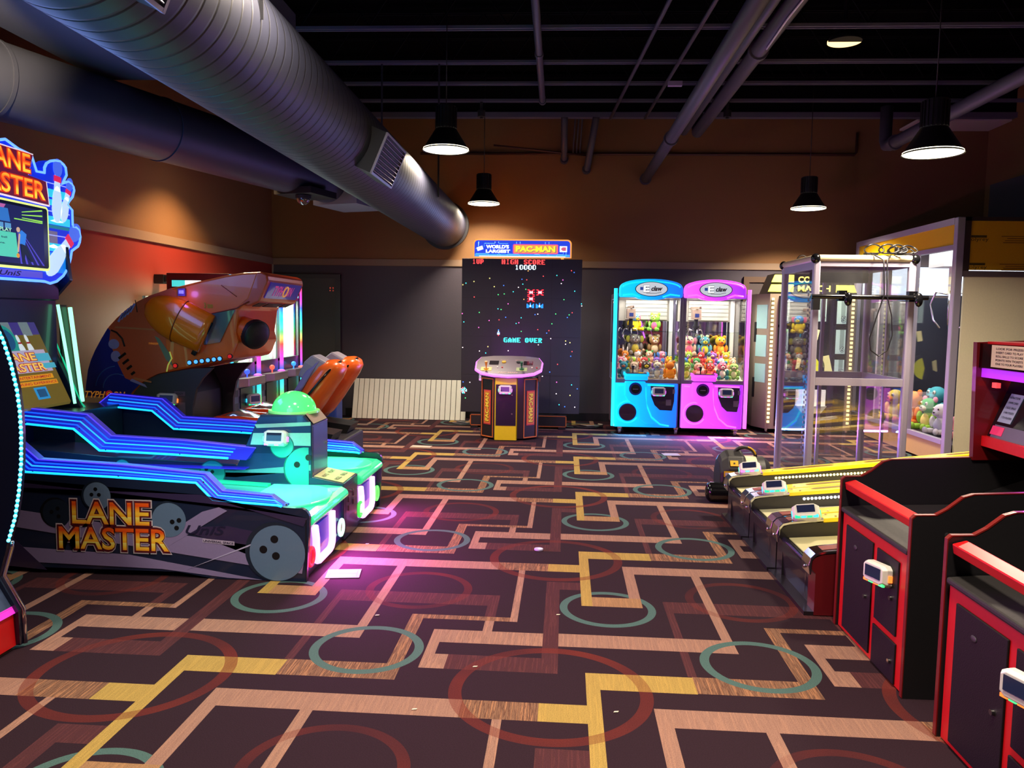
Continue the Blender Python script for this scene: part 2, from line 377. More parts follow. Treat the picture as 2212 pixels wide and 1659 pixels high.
TRM = mat('wall_band_paint', '8C7460', .6); CEI = mat('ceiling_black', '050506', .95, spec=.05); BB = mat('baseboard_black', '121214', .5)
def wallmesh(name, mats, secs):
    m = MB()
    for i, a in enumerate(secs): m.m = a[0]; m.box(*a[1:])
    return struct(m.build(name, mats))
def red_band():
    nt = WRD.node_tree; N = nt.nodes.new; L = nt.links.new; b = nt.nodes['Principled BSDF']
    tc = [n for n in nt.nodes if n.type == 'TEX_COORD'][0]; sp = N('ShaderNodeSeparateXYZ'); L(tc.outputs['Object'], sp.inputs[0])
    mr = N('ShaderNodeMapRange'); mr.interpolation_type = 'SMOOTHSTEP'; mr.inputs[1].default_value = 1.62; mr.inputs[2].default_value = 2.05; L(sp.outputs[2], mr.inputs[0])
    mx = N('ShaderNodeMix'); mx.data_type = 'RGBA'; L(mr.outputs[0], mx.inputs[0]); mx.inputs[6].default_value = lin('6C5E54'); L(b.inputs['Base Color'].links[0].from_socket, mx.inputs[7]); L(mx.outputs[2], b.inputs['Base Color'])
red_band()
T = .12
wallmesh('wall_back', [WLO, WUP], [(0, XL-T, XR+T, YB, YB+T, 0, 2.30), (1, XL-T, XR+T, YB, YB+T, 2.30, ZC)])
wallmesh('wall_left', [WRD, WUP], [(0, XL-T, XL, -2.2, YB, 0, 2.30), (1, XL-T, XL, -2.2, YB, 2.30, ZC)])
wallmesh('wall_right', [WLO, WUP], [(0, XR, XR+T, -2.2, YB, 0, 2.3), (1, XR, XR+T, -2.2, YB, 2.3, ZC)])
wallmesh('trim_1', [TRM], [(0, XL, -1.36, YB-.022, YB, 2.305, 2.40)]); wallmesh('trim_2', [TRM], [(0, .30, XR, YB-.022, YB, 2.305, 2.40)])
wallmesh('trim_3', [TRM], [(0, XL, XL+.022, -2, YB-.022, 2.305, 2.40)])
wallmesh('trim_4', [mat('corner_strip', 'A8A090', .5)], [(0, XL, XL+.02, YB-.02, YB, 0, 2.305)])
wallmesh('baseboard_back', [BB], [(0, -3.25, XR, YB-.02, YB, 0, .12)])
wallmesh('baseboard_left', [BB], [(0, XL, XL+.02, -2, YB-.02, 0, .12)])
wallmesh('ceiling', [CEI], [(0, XL-T, XR+T, -2.2, YB+T, ZC, ZC+.1)])
m = MB(); m.box(4.85, XR-.01, 11.26, YB-.005, 4.31, 4.34); struct(m.build('ceiling_soffit', mat('soffit_white', 'D8D0C4', .8)))
# dark bulkhead on the right
m = MB(); m.box(5.75, XR-.01, 5.2, 11.05, 0, 3.42); struct(m.build('wall_bulkhead', mat('bulkhead_paint', '40424C', .7, bump=.2)))
m = MB(); m.box(5.70, 5.75, 8.8, 9.9, 3.40, 3.425); o = m.build('blue_light_strip', glow('strip_blue', '2030FF', 1.3)); tag(o, 'thin blue light strip on the edge of the dark bulkhead at upper right', 'light')
# the door in the back wall
def door():
    dm = mat('door_paint', '4C5050', .5, bump=.1); fm = mat('door_frame_paint', '3C4044', .45)
    m = MB(); m.box(-4.30, -3.40, YB-.035, YB-.004, .01, 2.10); d = m.build('door_1', dm); d['kind'] = 'structure'
    m = MB(); m.box(-3.40, -3.315, YB-.06, YB-.003, 0, 2.16); m.box(-4.36, -4.30, YB-.06, YB-.003, 0, 2.16); m.box(-4.36, -3.315, YB-.061, YB-.003, 2.10, 2.161); m.build('door_frame', fm, d)
    m = MB(); m.cyl((-3.46, YB-.035, .95), (-3.46, YB-.075, .95), .016); m.ell((-3.46, YB-.09, .95), .034, .026, .034); m.cyl((-3.46, YB-.035, .95), (-3.46, YB-.042, .95), .042); m.build('door_knob', CHR, d)
    m = MB()
    for x in (-3.475, -3.43):
        for z in (1.955, 1.915): m.cyl((x, YB-.035, z), (x, YB-.045, z), .012, 12)
    m.build('door_bolt', CHR, d, sep=True)
door()
def door2():
    fm = mat('door_frame_brown', '5A4436', .5)
    m = MB(); m.box(2.80, 4.15, YB-.03, YB-.004, .01, 2.12); d = m.build('door_2', mat('door_brown', '4A4042', .55)); d['kind'] = 'structure'
    m = MB(); m.box(2.72, 2.80, YB-.05, YB-.003, 0, 2.2); m.box(2.72, 4.24, YB-.051, YB-.003, 2.12, 2.201); m.box(4.15, 4.24, YB-.05, YB-.003, 0, 2.2); m.build('door_frame', fm, d)
door2()
# roof joists, beam
JST = mat('joist_lit', '605E74', .6, 0); WEB = mat('joist_shaded', '0C0B0E', .8, spec=.1)  # floor bounce lightens the lower chords, shade darkens the rest, both as colour
def joist(y, label, heavy=False):
    m = MB()
    if heavy:
        m.box(XL, XR, y-.05, y+.05, 4.33, 4.40); m.m = 1; m.box(XL, XR, y-.012, y+.012, 4.40, 4.90); m.box(XL, XR, y-.06, y+.06, 4.86, 4.90)
    else:
        for d in (-.035, .018): m.m = 0; m.box(XL, XR, y+d, y+d+.017, 4.33, 4.36); m.m = 1; m.box(XL, XR, y+d, y+d+.017, 4.86, 4.90)
        x = XL+.1; k = 0
        while x < XR-.4:
            m.m = 1; m.bar((x, y, 4.37 if k % 2 else 4.87), (x+.34, y, 4.87 if k % 2 else 4.37), .014); x += .34; k += 1
    o = m.build('roof_beam' if heavy else 'roof_joist', [JST, WEB]); o['kind'] = 'structure'; return o
for y in (1.4, 2.5, 3.6, 4.7, 5.75, 6.75, 7.82, 8.85, 9.63, 10.38): joist(y, '')
joist(11.2, '', True)
# ================================================================== DUCTS AND PIPES
def ductmat(name, col, pitch):
    m = mat(name, col, .5, .1, bump=.15, bscale=14, var=.12); nt = m.node_tree; N = nt.nodes.new; L = nt.links.new; b = nt.nodes['Principled BSDF']
    tc = [n for n in nt.nodes if n.type == 'TEX_COORD'][0]; sp = N('ShaderNodeSeparateXYZ'); L(tc.outputs['Object'], sp.inputs[0])
    at = N('ShaderNodeMath'); at.operation = 'ARCTAN2'; L(sp.outputs[0], at.inputs[0]); L(sp.outputs[2], at.inputs[1])
    a = N('ShaderNodeMath'); a.operation = 'MULTIPLY'; a.inputs[1].default_value = 1/(2*PI); L(at.outputs[0], a.inputs[0])
    c = N('ShaderNodeMath'); c.operation = 'MULTIPLY_ADD'; c.inputs[1].default_value = 1/pitch; L(sp.outputs[1], c.inputs[0]); L(a.outputs[0], c.inputs[2])
    f = N('ShaderNodeMath'); f.operation = 'PINGPONG'; f.inputs[1].default_value = .5; L(c.outputs[0], f.inputs[0])
    g = N('ShaderNodeMath'); g.operation = 'LESS_THAN'; g.inputs[1].default_value = .045; L(f.outputs[0], g.inputs[0])
    mx = N('ShaderNodeMix'); mx.data_type = 'RGBA'; L(g.outputs[0], mx.inputs[0]); old = b.inputs['Base Color'].links[0].from_socket
    L(old, mx.inputs[6]); mx.inputs[7].default_value = lin('08080C'); L(mx.outputs[2], b.inputs['Base Color'])
    mr = N('ShaderNodeMapRange'); mr.inputs[1].default_value = 0; mr.inputs[2].default_value = .12; L(f.outputs[0], mr.inputs[0])
    bp = N('ShaderNodeBump'); bp.inputs['Strength'].default_value = .8; bp.inputs['Distance'].default_value = .006; L(mr.outputs[0], bp.inputs['Height'])
    ob = b.inputs['Normal'].links[0].from_socket; L(ob, bp.inputs['Normal']); L(bp.outputs[0], b.inputs['Normal'])
    return m
DUC = ductmat('duct_paint', '262838', .105)
DX, DZ, DR = -1.69, 2.885, .316
def big_duct():
    t = thing('spiral_duct', 'large dark round spiral-seamed air duct running to the back wall under the roof joists', 'duct', (DX, 5, DZ))
    m = MB(); m.cyl((DX, -1.8, DZ), (DX, 11.55, DZ), DR, 64, True); m.build('duct_pipe', DUC, t)
    m = MB(); m.cyl((DX, 11.55, DZ), (DX, 11.63, DZ), DR+.035, 64); m.cyl((DX, 11.63, DZ), (DX, YB, DZ), DR-.01, 48); m.build('end_collar', mat('duct_collar', '1A1A20', .5), t)
    n = v3((.92, 0, -.39)).normalized(); q = v3((-.39, 0, -.92)).normalized()
    for y0, y1 in ((5.72, 6.40), (1.95, 2.72)):
        c = v3((DX, (y0+y1)/2, DZ)); hy = (y1-y0)/2
        m = MB(); m.obox(c+n*.335, n, (0, 1, 0), q, .06, hy, .155); rg = m.build('air_register', mat('register_box', '20202A', .6), t)
        m = MB()
        for k in range(9): m.obox(c+n*.402+q*(-.125+.031*k), (n*.8+q*.6), (0, 1, 0), (q*.8-n*.6), .012, hy-.03, .002)
        for d in (-.15, .15): m.obox(c+n*.401+q*d, n, (0, 1, 0), q, .008, hy, .008)
        for d in (-1, 1): m.obox(c+n*.4015+v3((0, d*(hy-.008), 0)), n, (0, 1, 0), q, .008, .008, .155)
        m.build('louver', mat('register_louver', '8C88A0', .4, .5), rg)
    for y in (3.6, 8.85):
        for q in (-1, 1): m = MB(); m.bar((DX+q*(DR+.004), y, DZ), (DX+q*(DR+.004), y, 4.34), .02, .005); m.build('hanger_strap', DARK, t)
big_duct()
def duct2():
    A, B = v3((-4.02, 5.30, 3.16)), v3((-2.62, 9.55, 3.13))
    t = thing('branch_duct', 'smooth dark round duct passing diagonally behind the big spiral duct', 'duct', tuple((A+B)/2))
    dm = mat('branch_duct_paint', '323650', .5, .2, bump=.1, bscale=10)
    m = MB(); m.cyl(A-(B-A)*.30, B, .27, 48); m.build('duct_pipe', dm, t)
    d = (B-A).normalized()
    for k in (.02, .36): m = MB(); m.cyl(A+(B-A)*k-d*.015, A+(B-A)*k+d*.015, .278, 48); m.build('seam_band', dm, t)
    m = MB(); c = A+(B-A)*.80; u = d; s_ = v3((0, 0, 1)).cross(u).normalized()
    m.obox(c-v3((0, 0, .25))-s_*.08, u, s_, v3((0, 0, 1)), .24, .24, .035); m.build('mounting_plate', mat('plate_dark', '101016', .5), t)
    m = MB(); m.obox(B-d*.05-s_*.1, u, s_, v3((0, 0, 1)), .32, .3, .29); m.build('square_junction', mat('junction_grey', '8A92A4', .5, .4), t)
    c2 = A+(B-A)*.775-s_*.13; c2 = c2-v3((0, 0, .02)); m = MB(); m.ell(c2-v3((0, 0, .30)), .075, .075, .075, 20, 8, z0=-1, z1=.1); o = m.build('security_camera', mat('camera_dome', '30323C', .05, spec=1, coat=1)); tag(o, 'small shiny dome security camera hanging under the diagonal duct', 'camera')
    m = MB(); m.cyl(c2-v3((0, 0, .305)), c2-v3((0, 0, .27)), .085, 24); m.build('camera_mount', DARK, o).location = (0, 0, 0)
duct2()
bpy.data.objects['camera_mount'].data.transform(Matrix.Translation((0, 0, 0)))
m = MB(); m.box(-3.77, -2.15, -1.8, 6.39, 3.44, 3.95)
o = m.build('rectangular_duct', mat('rect_duct', '4C5068', .55, .4, bump=.1), bevel=.006); tag(o, 'wide flat rectangular duct above and left of the spiral duct', 'duct')
PIPE = mat('pipe_paint', '4C4A58', .5, .1, bump=.05); CON = mat('conduit_brown', '4A2A24', .5)
def pipe(label, pts, r, m_=PIPE, coup=(), n=14, name='ceiling_pipe', group=None):
    m = MB(); m.tube(pts, r, n)
    for p, d in coup: p = v3(p); d = v3(d).normalized(); m.cyl(p-d*.03, p+d*.03, r*1.25, n)
    return tag(m.build(name, m_), label, 'pipe', group)
pipe('thin grey pipe left of centre running under the joists with a coupling ring', [(-.25, 3.5, 4.24), (-.25, 10.0, 4.24), (-.25, 10.05, 4.30)], .037, coup=[((-.25, 8.25, 4.24), (0, 1, 0)), ((-.25, 10.0, 4.24), (0, 1, 0))])
pipe('leftmost of the three thick grey pipes, reaching the back wall', [(1.24, 3.0, 3.61), (1.24, 11.84, 3.61)], .068, coup=[((1.24, 9.2, 3.61), (0, 1, 0)), ((1.24, 11.82, 3.61), (0, 1, 0))], n=18)
pipe('middle one of the three thick grey pipes, ending short of the wall', [(1.63, 3.5, 4.07), (1.63, 10.85, 4.07), (1.63, 10.9, 4.3)], .055, n=18)
pipe('rightmost of the three thick grey pipes, ending short of the wall', [(1.80, 3.5, 4.05), (1.80, 10.8, 4.05), (1.80, 10.86, 4.3)], .075, coup=[((1.80, 7.6, 4.05), (0, 1, 0))], n=18)
pipe('thin white cable strapped along the rightmost thick pipe', [(1.84, 3.6, 3.965), (1.80, 5.2, 3.962), (1.78, 6.6, 3.963), (1.80, 7.3, 3.965)], .008, mat('cable_white', 'D8D8E0', .5), name='white_cable')
pipe('left one of the two thin slanting conduits under the joists', [(1.25, 3.2, 4.29), (.92, 6.71, 4.29), (.66, 11.05, 4.29)], .02)
pipe('right one of the two thin slanting conduits, with a small tag', [(1.62, 3.2, 4.29), (1.31, 6.71, 4.29), (1.13, 11.05, 4.29)], .02)
m = MB(); m.box(1.20, 1.36, 9.28, 9.34, 4.22, 4.27); o = m.build('conduit_tag', mat('tag_lilac', 'A89AC8', .5)); tag(o, 'small pale tag hanging on the right thin slanting conduit', 'tag')
pipe('thick grey sprinkler pipe at upper right with an elbow end', [(4.13, 3.0, 3.79), (4.13, 10.35, 3.79), (4.13, 10.45, 3.81), (4.13, 10.5, 3.88), (4.13, 10.5, 4.3)], .075, coup=[((4.13, 9.3, 3.79), (0, 1, 0)), ((4.13, 10.2, 3.79), (0, 1, 0))], n=18)
pipe('short blue-grey pipe dropping from the beam onto the back wall, left of the pair', [(.03, 11.16, 4.34), (.04, 11.8, 3.90), (.04, 11.84, 3.86)], .047, coup=[((.04, 11.82, 3.88), (0, 1, -.3))])
pipe('short blue-grey pipe dropping from the beam onto the back wall, right of the pair', [(.47, 11.16, 4.34), (.38, 11.8, 3.76), (.37, 11.84, 3.72)], .05, coup=[((.37, 11.82, 3.74), (0, 1, -.3))])
for k, x in enumerate((.20, .25, .30)):
    pipe(('left', 'middle', 'right')[k]+' one of three thin electrical conduits hanging between the two short drop pipes', [(x, 11.3, 4.7), (x-.03, 11.75, 4.05), (x-.03, 11.8, 3.98)], .012, group='thin drop conduits')
pipe('long thin dark conduit fixed along the upper back wall', [(-2.1, 11.82, 3.965), (4.22, 11.82, 3.965), (4.25, 11.82, 4.0), (4.25, 11.82, 4.28)], .018, CON)
pipe('short reddish rod hanging near the beam left of the drop pipes', [(-.98, 11.5, 4.02), (.36, 11.75, 3.93)], .014, CON)
for k, (x, y, rz) in enumerate([(-1.05, 10.38, 0), (2.1, 10.38, 1)]):
    m = MB(); m.cyl((x, y, 4.22), (x, y, 4.36), .02); m.cyl((x, y, 4.14), (x, y, 4.22), .05, 16); m.cyl((x, y, 4.12), (x, y, 4.14), .02, 12)
    tag(m.build('sprinkler_head', DARK), ('small sprinkler head under the beam near the spiral duct lamps', 'small sprinkler head under the beam right of the thick pipes')[k], 'sprinkler')
# ================================================================== PENDANT LAMPS
LENS = glow('lamp_lens', 'FFF2D0', 5.0)
def lamp(x, y, z, label, energy, spread=132, tint=(1, .83, .62), r=.23, top=ZC):
    t = thing('pendant_lamp', label, 'lamp', (x, y, z), 'bell pendant lamps')
    m = MB(); m.smooth = True
    m.cone((x, y, z), (x, y, z+.20), r, .105, 40, False); m.cone((x, y, z+.20), (x, y, z), .10, r-.006, 40, False); m.build('lamp_shade', mat('lamp_shade_black', '1C1A18', .45, var=.1), t)
    m = MB(); m.disc((x, y, z+.012), 'z', r-.008, .012, 40); m.build('lamp_lens', LENS, t)
    m = MB(); m.cyl((x, y, z+.20), (x, y, z+.42), .095, 28)
    for k in range(20): a = 2*PI*k/20; m.obox((x+.098*math.cos(a), y+.098*math.sin(a), z+.31), (math.cos(a), math.sin(a), 0), (-math.sin(a), math.cos(a), 0), (0, 0, 1), .008, .004, .10)
    m.build('ballast_housing', BLK, t)
    m = MB(); m.tube([(x, y, z+.42), (x, y, top)], .005, 6); m.build('lamp_cord', BLK, t)
    l = light('lamp_light', 'AREA', (x, y, z-.004), energy, tint, .40); l.data.shape = 'DISK'; l.data.spread = R(spread); return t
lamp(-1.13, 7.77, 3.17, 'large bell pendant lamp hanging beside the spiral duct', 90, 150)
lamp(-1.08, 11.15, 3.13, 'small looking bell pendant lamp above the big video screen', 60, 150)
lamp(3.28, 10.75, 3.04, 'bell pendant lamp on the back wall above the claw machines', 120)
lamp(2.95, 6.55, 2.90, 'large bell pendant lamp at upper right below the sprinkler pipe', 130, 150)
lamp(-3.62, 8.6, 3.30, 'bell pendant lamp over the prize machines, hidden by the diagonal duct', 60, 120, (1, .62, .30))
lamp(-1.02, 3.55, 3.22, 'bell pendant lamp beside the near end of the spiral duct, above the frame', 75, 172)
lamp(-2.4, 1.9, 2.99, 'added bell pendant lamp at the near left, unseen above the frame', 60, 160, top=3.435)  # extra lamp put in to light the faces turned toward the camera
lamp(.9, 2.2, 3.20, 'added bell pendant lamp over the carpet aisle, unseen above the frame', 90)  # extra lamp put in to brighten the near carpet
def spot():
    p, q = v3((-3.05, 3.7, 3.33)), v3((-4.12, 5.25, 3.30)); d = (q-p).normalized()
    t = thing('track_spotlight', 'small black spotlight under the flat duct aimed at the diagonal duct', 'lamp', tuple(p))
    m = MB(); m.cyl(p-d*.10, p+d*.02, .045, 20); m.build('lamp_head', BLK, t); m = MB(); m.cyl(p-d*.04, (p.x-d.x*.04, p.y-d.y*.04, 3.44), .012, 8); m.build('bracket', BLK, t)
    m = MB(); m.cyl(p+d*.02, p+d*.024, .04, 20); m.build('lamp_lens', LENS, t)
    light('spot_light', 'SPOT', tuple(p+d*.03), 800, (1, .72, .32), .03, to=tuple(q), spot=R(42), blend=.6)
spot()
t = thing('high_lamp', 'small round lamp glowing high between the roof joists at upper right', 'lamp', (2.83, 8.35, 4.38))
m = MB(); m.prism([(2.83+.165*math.cos(PI*i/16), 8.35+.165*math.sin(PI*i/16)) for i in range(17)], 'z', 4.375, 4.39); m.build('lamp_lens', glow('high_lens', 'FFD08A', 2.5), t)
m = MB(); m.prism([(2.83+.165*math.cos(PI+PI*i/16), 8.345+.165*math.sin(PI+PI*i/16)) for i in range(17)], 'z', 4.375, 4.39); m.cyl((2.83, 8.35, 4.39), (2.83, 8.35, 4.42), .15, 28); m.cyl((2.83, 8.35, 4.42), (2.83, 8.35, 4.56), .10, 28); m.cyl((2.83, 8.35, 4.56), (2.83, 8.35, 4.95), .02); m.build('lamp_base', BLK, t)
# ================================================================== CARD READER (part of a machine)
def reader(par, c, n, up, s=1.0, hue=0):
    """small swipe reader: body, screen, coloured light bar; c = centre of its back, n = facing direction"""
    n = v3(n).normalized(); up = v3(up).normalized(); u = up.cross(n); c = v3(c)
    m = MB(); W, H, D = .075*s, .05*s, .03*s
    secs = []
    for d, k in ((0, .8), (D*.6, 1), (D*1.6, .96), (D*2.2, .8)):
        secs.append([c+n*d+u*(x*W*k)+up*(y*H*k) for x, y in ((-1,-.7),(-.7,-1),(.7,-1),(1,-.7),(1,.7),(.7,1),(-.7,1),(-1,.7))])
    m.loft(secs); b = m.build('card_reader', mat('reader_shell', 'D8D8D4', .3), par, bevel=.003)
    m = MB(); m.obox(c+n*(D*2.22)+up*(H*.1), u, up, n, W*.62, H*.5, .002); m.build('reader_screen', mat('reader_glass', '14141E', .08, emit='5060A0', es=.12), b)
    cols = [('14F08C', '30D0FF'), ('FF7A30', '40FF80'), ('E070FF', '60FFC0')][hue]
    m = MB()
    for i in range(4): m.m = i % 2; m.obox(c+n*(D*1.9)+u*((i-1.5)*W*.42)-up*(H*.82), u, up, n, W*.17, H*.12, .006)
    m.m = 0; m.obox(c+n*D+u*W*1.0-up*H*.1, n, up, u, D*.5, H*.3, .002); m.m = 1; m.obox(c+n*D-u*W*1.0-up*H*.1, n, up, u, D*.5, H*.3, .002)
    m.build('light_bar', [glow('led_'+cols[0], cols[0], 1.6), glow('led_'+cols[1], cols[1], 1.6)], b); return b
# ================================================================== BOWLING LANE GAME
NAVY = mat('navy_laminate', '1A2440', .3, coat=.3); PURP = mat('art_purple', '8A7CAC', .35, coat=.3); PURD = mat('art_dark_purple', '33284E', .35, coat=.3); ARTB = mat('art_ball', '5E7698', .3, coat=.3); ARTBD = mat('art_ball_shadow', '1C2638', .3)
HOLE = mat('art_hole', '0C0C12', .4); TEALS = mat('art_teal', '4E8E96', .3, coat=.3); TEALL = mat('art_light_teal', '86C2C0', .3, coat=.3); TEALB = mat('art_ball_teal', '2FA39E', .3)
LBL = glow('led_blue', '1050FF', 1.6); LCY = glow('led_cyan', '18B8FF', 1.6); LVI = glow('led_violet', '4A38F8', 1.3); LWB = glow('led_bright_blue', '2090FF', 1.7)
def fire(name, es, h, off):
    return ring_color(name, ['FFB020', 'FFD040', 'FFA028', 'F05014', 'F06818', 'FFA028', 'FFD848', 'FFF080'], 2, 1/h, es, off)
def lane_game():
    t = thing('bowling_lane_game', 'two-lane indoor bowling arcade game with neon blue rails and lit title sign', 'arcade game', (-2.6, 5.3, 0))
    TP = [(-3.78,.80),(-3.68,.88),(-3.24,.845),(-3.07,.70),(-2.56,.68),(-2.05,.64),(-1.95,.54),(-1.66,.52),(-1.57,.455)]
    BT = [(-3.78,.70),(-3.68,.775),(-3.30,.745),(-3.12,.60),(-2.60,.585),(-2.09,.565),(-1.99,.465),(-1.60,.445),(-1.57,.44)]
    # near and far side panels
    def panel(y0, y1, art):
        poly = [(-3.86, .035), (-3.86, .70)]+BT[1:]+[(-1.50, .436)]+arc(-1.475, .375, .062, 85, 0, 6)+[(-1.435, 0.002), (-1.99, .002), (-2.2, .035)]
        m = MB(); m.prism(poly, 'y', y0, y1); return m.build('side_panel', NAVY, t)
    pn = panel(4.37, 4.40, 1); pf = panel(6.24, 6.27, 0)
    m = MB(); y = 4.3685; m.smooth = False
    def pol(k, p, yy=None, off=0):
        m.m = k; m.prism(p, 'y', (yy or y)-off, (yy or y)-off-.001)
    pol(0, [(-3.84, .46), (-3.84, .36), (-1.46, .05), (-1.44, .17)]); pol(1, [(-3.84, .60), (-3.84, .52), (-2.05, .50), (-1.45, .33), (-1.425, .38), (-1.9, .44)])
    pol(0, [(-3.84, .18), (-3.84, .08), (-2.3, .05), (-1.9, .01), (-1.7, .004), (-2.5, .13)]); pol(1, [(-2.2, .30), (-1.9, .32), (-1.45, .24), (-1.44, .12), (-1.8, .16)])
    pol(0, [(-2.05, .40), (-1.95, .43), (-1.9, .41), (-2.3, .16), (-2.45, .14)], off=.0005); pol(1, [(-3.8, .31), (-3.3, .30), (-3.0, .02), (-3.4, .05)], off=.0005)
    def ball(cx, cz, r, k=2, hs=((-.28,.42),(-.58,.12),(-.14,-.06)), yy=None, dk=3, hole=4):
        Y = (yy or y)
        m.m = dk; m.disc((cx-.10*r, Y-.0015, cz+.05*r), 'y', r*1.06, .001, 40); m.m = k; m.disc((cx, Y-.0022, cz), 'y', r, .001, 40)
        m.m = hole
        for hx, hz in hs: m.disc((cx+hx*r, Y-.003, cz+hz*r), 'y', r*.14, .001, 16)
    ball(-2.93, .365, .085, 3, hs=((-.35,.1),(.1,.35),(.15,-.2)), dk=4); ball(-2.68, .475, .082, 2, hs=((-.1,.5),(-.4,.1),(.15,.1))); ball(-2.25, .345, .102, 2, hs=((.2,-.1),(.6,0),(.45,-.45)))
    cx, cz, r = -1.605, .168, .165
    ball(cx, cz, r, 2, hs=((-.1,.50),(-.50,.12),(-.05,-.1)))
    m.m = 5; m.prism([(-2.14, .055), (-1.72, .235), (-1.70, .245), (-1.78, .20)], 'y', y-.001, y-.0025)
    m.build('panel_artwork', [PURP, PURD, ARTB, ARTBD, HOLE, mat('art_streak', 'B8B0D8', .3)], pn)
    # lettering
    m = MB(); U, V_ = (1, 0, 0), (0, 0, 1)
    for k, b_, o_ in ((0, .16, .003), (1, .11, .004), (2, .03, .005)):
        m.m = k
        text(m, 'LANE', (-2.60, y, .375), U, V_, .46+b_*.28, .125+b_*.3, o_, bold=b_*.5); text(m, 'MASTER', (-2.585, y, .222), U, V_, .66+b_*.28, .125+b_*.3, o_, bold=b_*.5)
    m.build('title_lettering', [mat('logo_white', 'C8BCC8', .4), mat('logo_maroon', '5A1420', .4), fire('logo_fire', 0, .155, -.3)], pn)
    m = MB(); m.m = 0; text(m, 'UniS', (-2.03, y, .292), U, V_, .24, .055, .003, bold=.01, shear=.3); m.m = 1
    m.prism([(-2.05, .218), (-1.86, .205), (-1.86, .228), (-2.05, .241)], 'y', y-.001, y-.002); m.m = 0; text(m, 'UNIVERSAL SPACE', (-1.955, y, .223), (1, 0, -.065), V_, .18, .013, .0035, bold=.02)
    m.build('maker_logo', [mat('logo_navy', '1E1C3C', .4), mat('logo_box', 'B8A8C8', .4)], pn)
    m = MB(); m.box(-1.437, -1.433, 4.366, 4.404, .004, .37); m.build('edge_trim', BLK, pn)
    # rails
    def rail(yb, yt, name='neon_rail', end=9, lo=0, dz=0):
        A = BT[lo:end]; B = [(x, z-dz) for x, z in TP[lo:end]]
        m = MB(); m.loft([[(x, yb, z), (X, yt, Z), (X, yt+(.05 if yt > yb else -.05), Z), (x, yt+(.05 if yt > yb else -.05), z)] for (x, z), (X, Z) in zip(A, B)])
        r_ = m.build(name, mat('rail_plate', '1018A0', .5, emit='1414D8', es=.26), t)
        sg = -1 if yt > yb else 1
        for q, mm, rr in ((.97, LVI, .004), (.74, LBL, .005), (.52, LWB, .005), (.30, LBL, .005), (.06, LCY, .008)):
            m = MB(); pts = [v3((a[0]*(1-q)+b[0]*q, yb*(1-q)+yt*q+sg*.003, a[1]*(1-q)+b[1]*q)) for a, b in zip(A, B)]
            if q < .9: pts = pts[1:] if lo == 0 else pts; pts[-1] = pts[-1].lerp(pts[-2], .25)
            m.tube(pts, rr, 6); m.build('light_line', mm, r_)
        m = MB(); k = -1
        for (x, z) in A[1:-1]: m.cyl((x+.05, yb+sg*.001, z+.01), (x+.05, yb+sg*.004, z+.01), .005, 8)
        m.build('screw', CHR, r_, sep=True)
        return r_
    rail(4.375, 4.43, dz=.026); rail(5.12, 5.20, end=6); rail(6.16, 6.235)
    m = MB(); m.box(-3.68, -2.1, 5.12, 5.2, .50, .505); m.build('rail_ledge', mat('ledge_violet', '2A1CB0', .3, emit='2010C8', es=.35, coat=.4), t)
    # lane beds, divider, tower
    GT = mat('lane_bed_teal', '4AA898', .25, coat=.5)
    for y0, y1 in ((4.40, 5.2), (5.56, 6.24)):
        m = MB(); m.prism([(-3.8, .36), (-3.8, .46), (-1.9, .375), (-1.9, .05), (-3.8, .05)], 'y', y0, y1); m.build('lane_bed', GT, t)
        m = MB(); m.prism([(-3.6, .455), (-3.6, .47), (-1.95, .395), (-1.95, .38)], 'y', y1-.06, y1-.001); m.build('gutter_strip', glow('gutter_green', '1CC08A', .55), t)
        # glowing green ball pad at the front
        gp = mat('pad_green', '38E8A0', .25, emit='28E890', es=.55, coat=.6)
        m = MB(); ym = (y0+y1)/2; hw = (y1-y0)/2-.015
        secs = []
        for x, z, k in ((-1.93, .392, 1), (-1.75, .395, 1), (-1.55, .398, 1), (-1.45, .392, .96), (-1.41, .37, .86), (-1.40, .34, .80), (-1.42, .315, .76), (-1.90, .31, .9)):
            secs.append([(x, ym-hw*k, z), (x, ym+hw*k, z)])
        m.prism([(s_[0][0], s_[0][2]) for s_ in secs], 'y', ym-hw, ym+hw); p_ = m.build('ball_pad', gp, t, bevel=.012)
        m = MB(); m.prism([(x, yy) for x, yy in arc(-1.66, ym, .24, -80, 80, 12, rz=hw*.8)]+[(-1.9, ym+hw*.8), (-1.9, ym-hw*.8)], 'z', .398, .412); m.build('pad_cushion', mat('pad_green_light', '60F0B8', .2, emit='40F0A0', es=.75, coat=.6), p_, bevel=.008)
        m = MB(); m.prism([(-1.93, .05), (-1.93, .33), (-1.52, .31), (-1.50, .02), (-1.93, .02)], 'y', y0+.01, y1-.01)
        fb = m.build('front_box', mat('front_violet', '4A2AB8', .3, coat=.4), t)
        m = MB(); m.box(-1.505, -1.46, y0, y1, .02, .30); fp = m.build('front_plate', mat('front_violet2', '3A1E96', .3, coat=.4), t)
        # U-shaped pink neon
        a, b = ym-.24, ym+.12
        pts = [(-1.445, a, .28), (-1.443, a+.02, .20)]+[(-1.442, a+.07+.05*math.cos(R(th)), .10+.05*math.sin(R(th))) for th in (180, 210, 240, 270)]+[(-1.442, b-.07+.07*math.cos(R(th)), .12+.07*math.sin(R(th))) for th in (270, 300, 330, 360)]+[(-1.445, b, .285)]
        m = MB(); m.tube(pts, .024, 10); m.build('pink_neon', glow('neon_pink', 'FFA8F4', 2.1), fp)
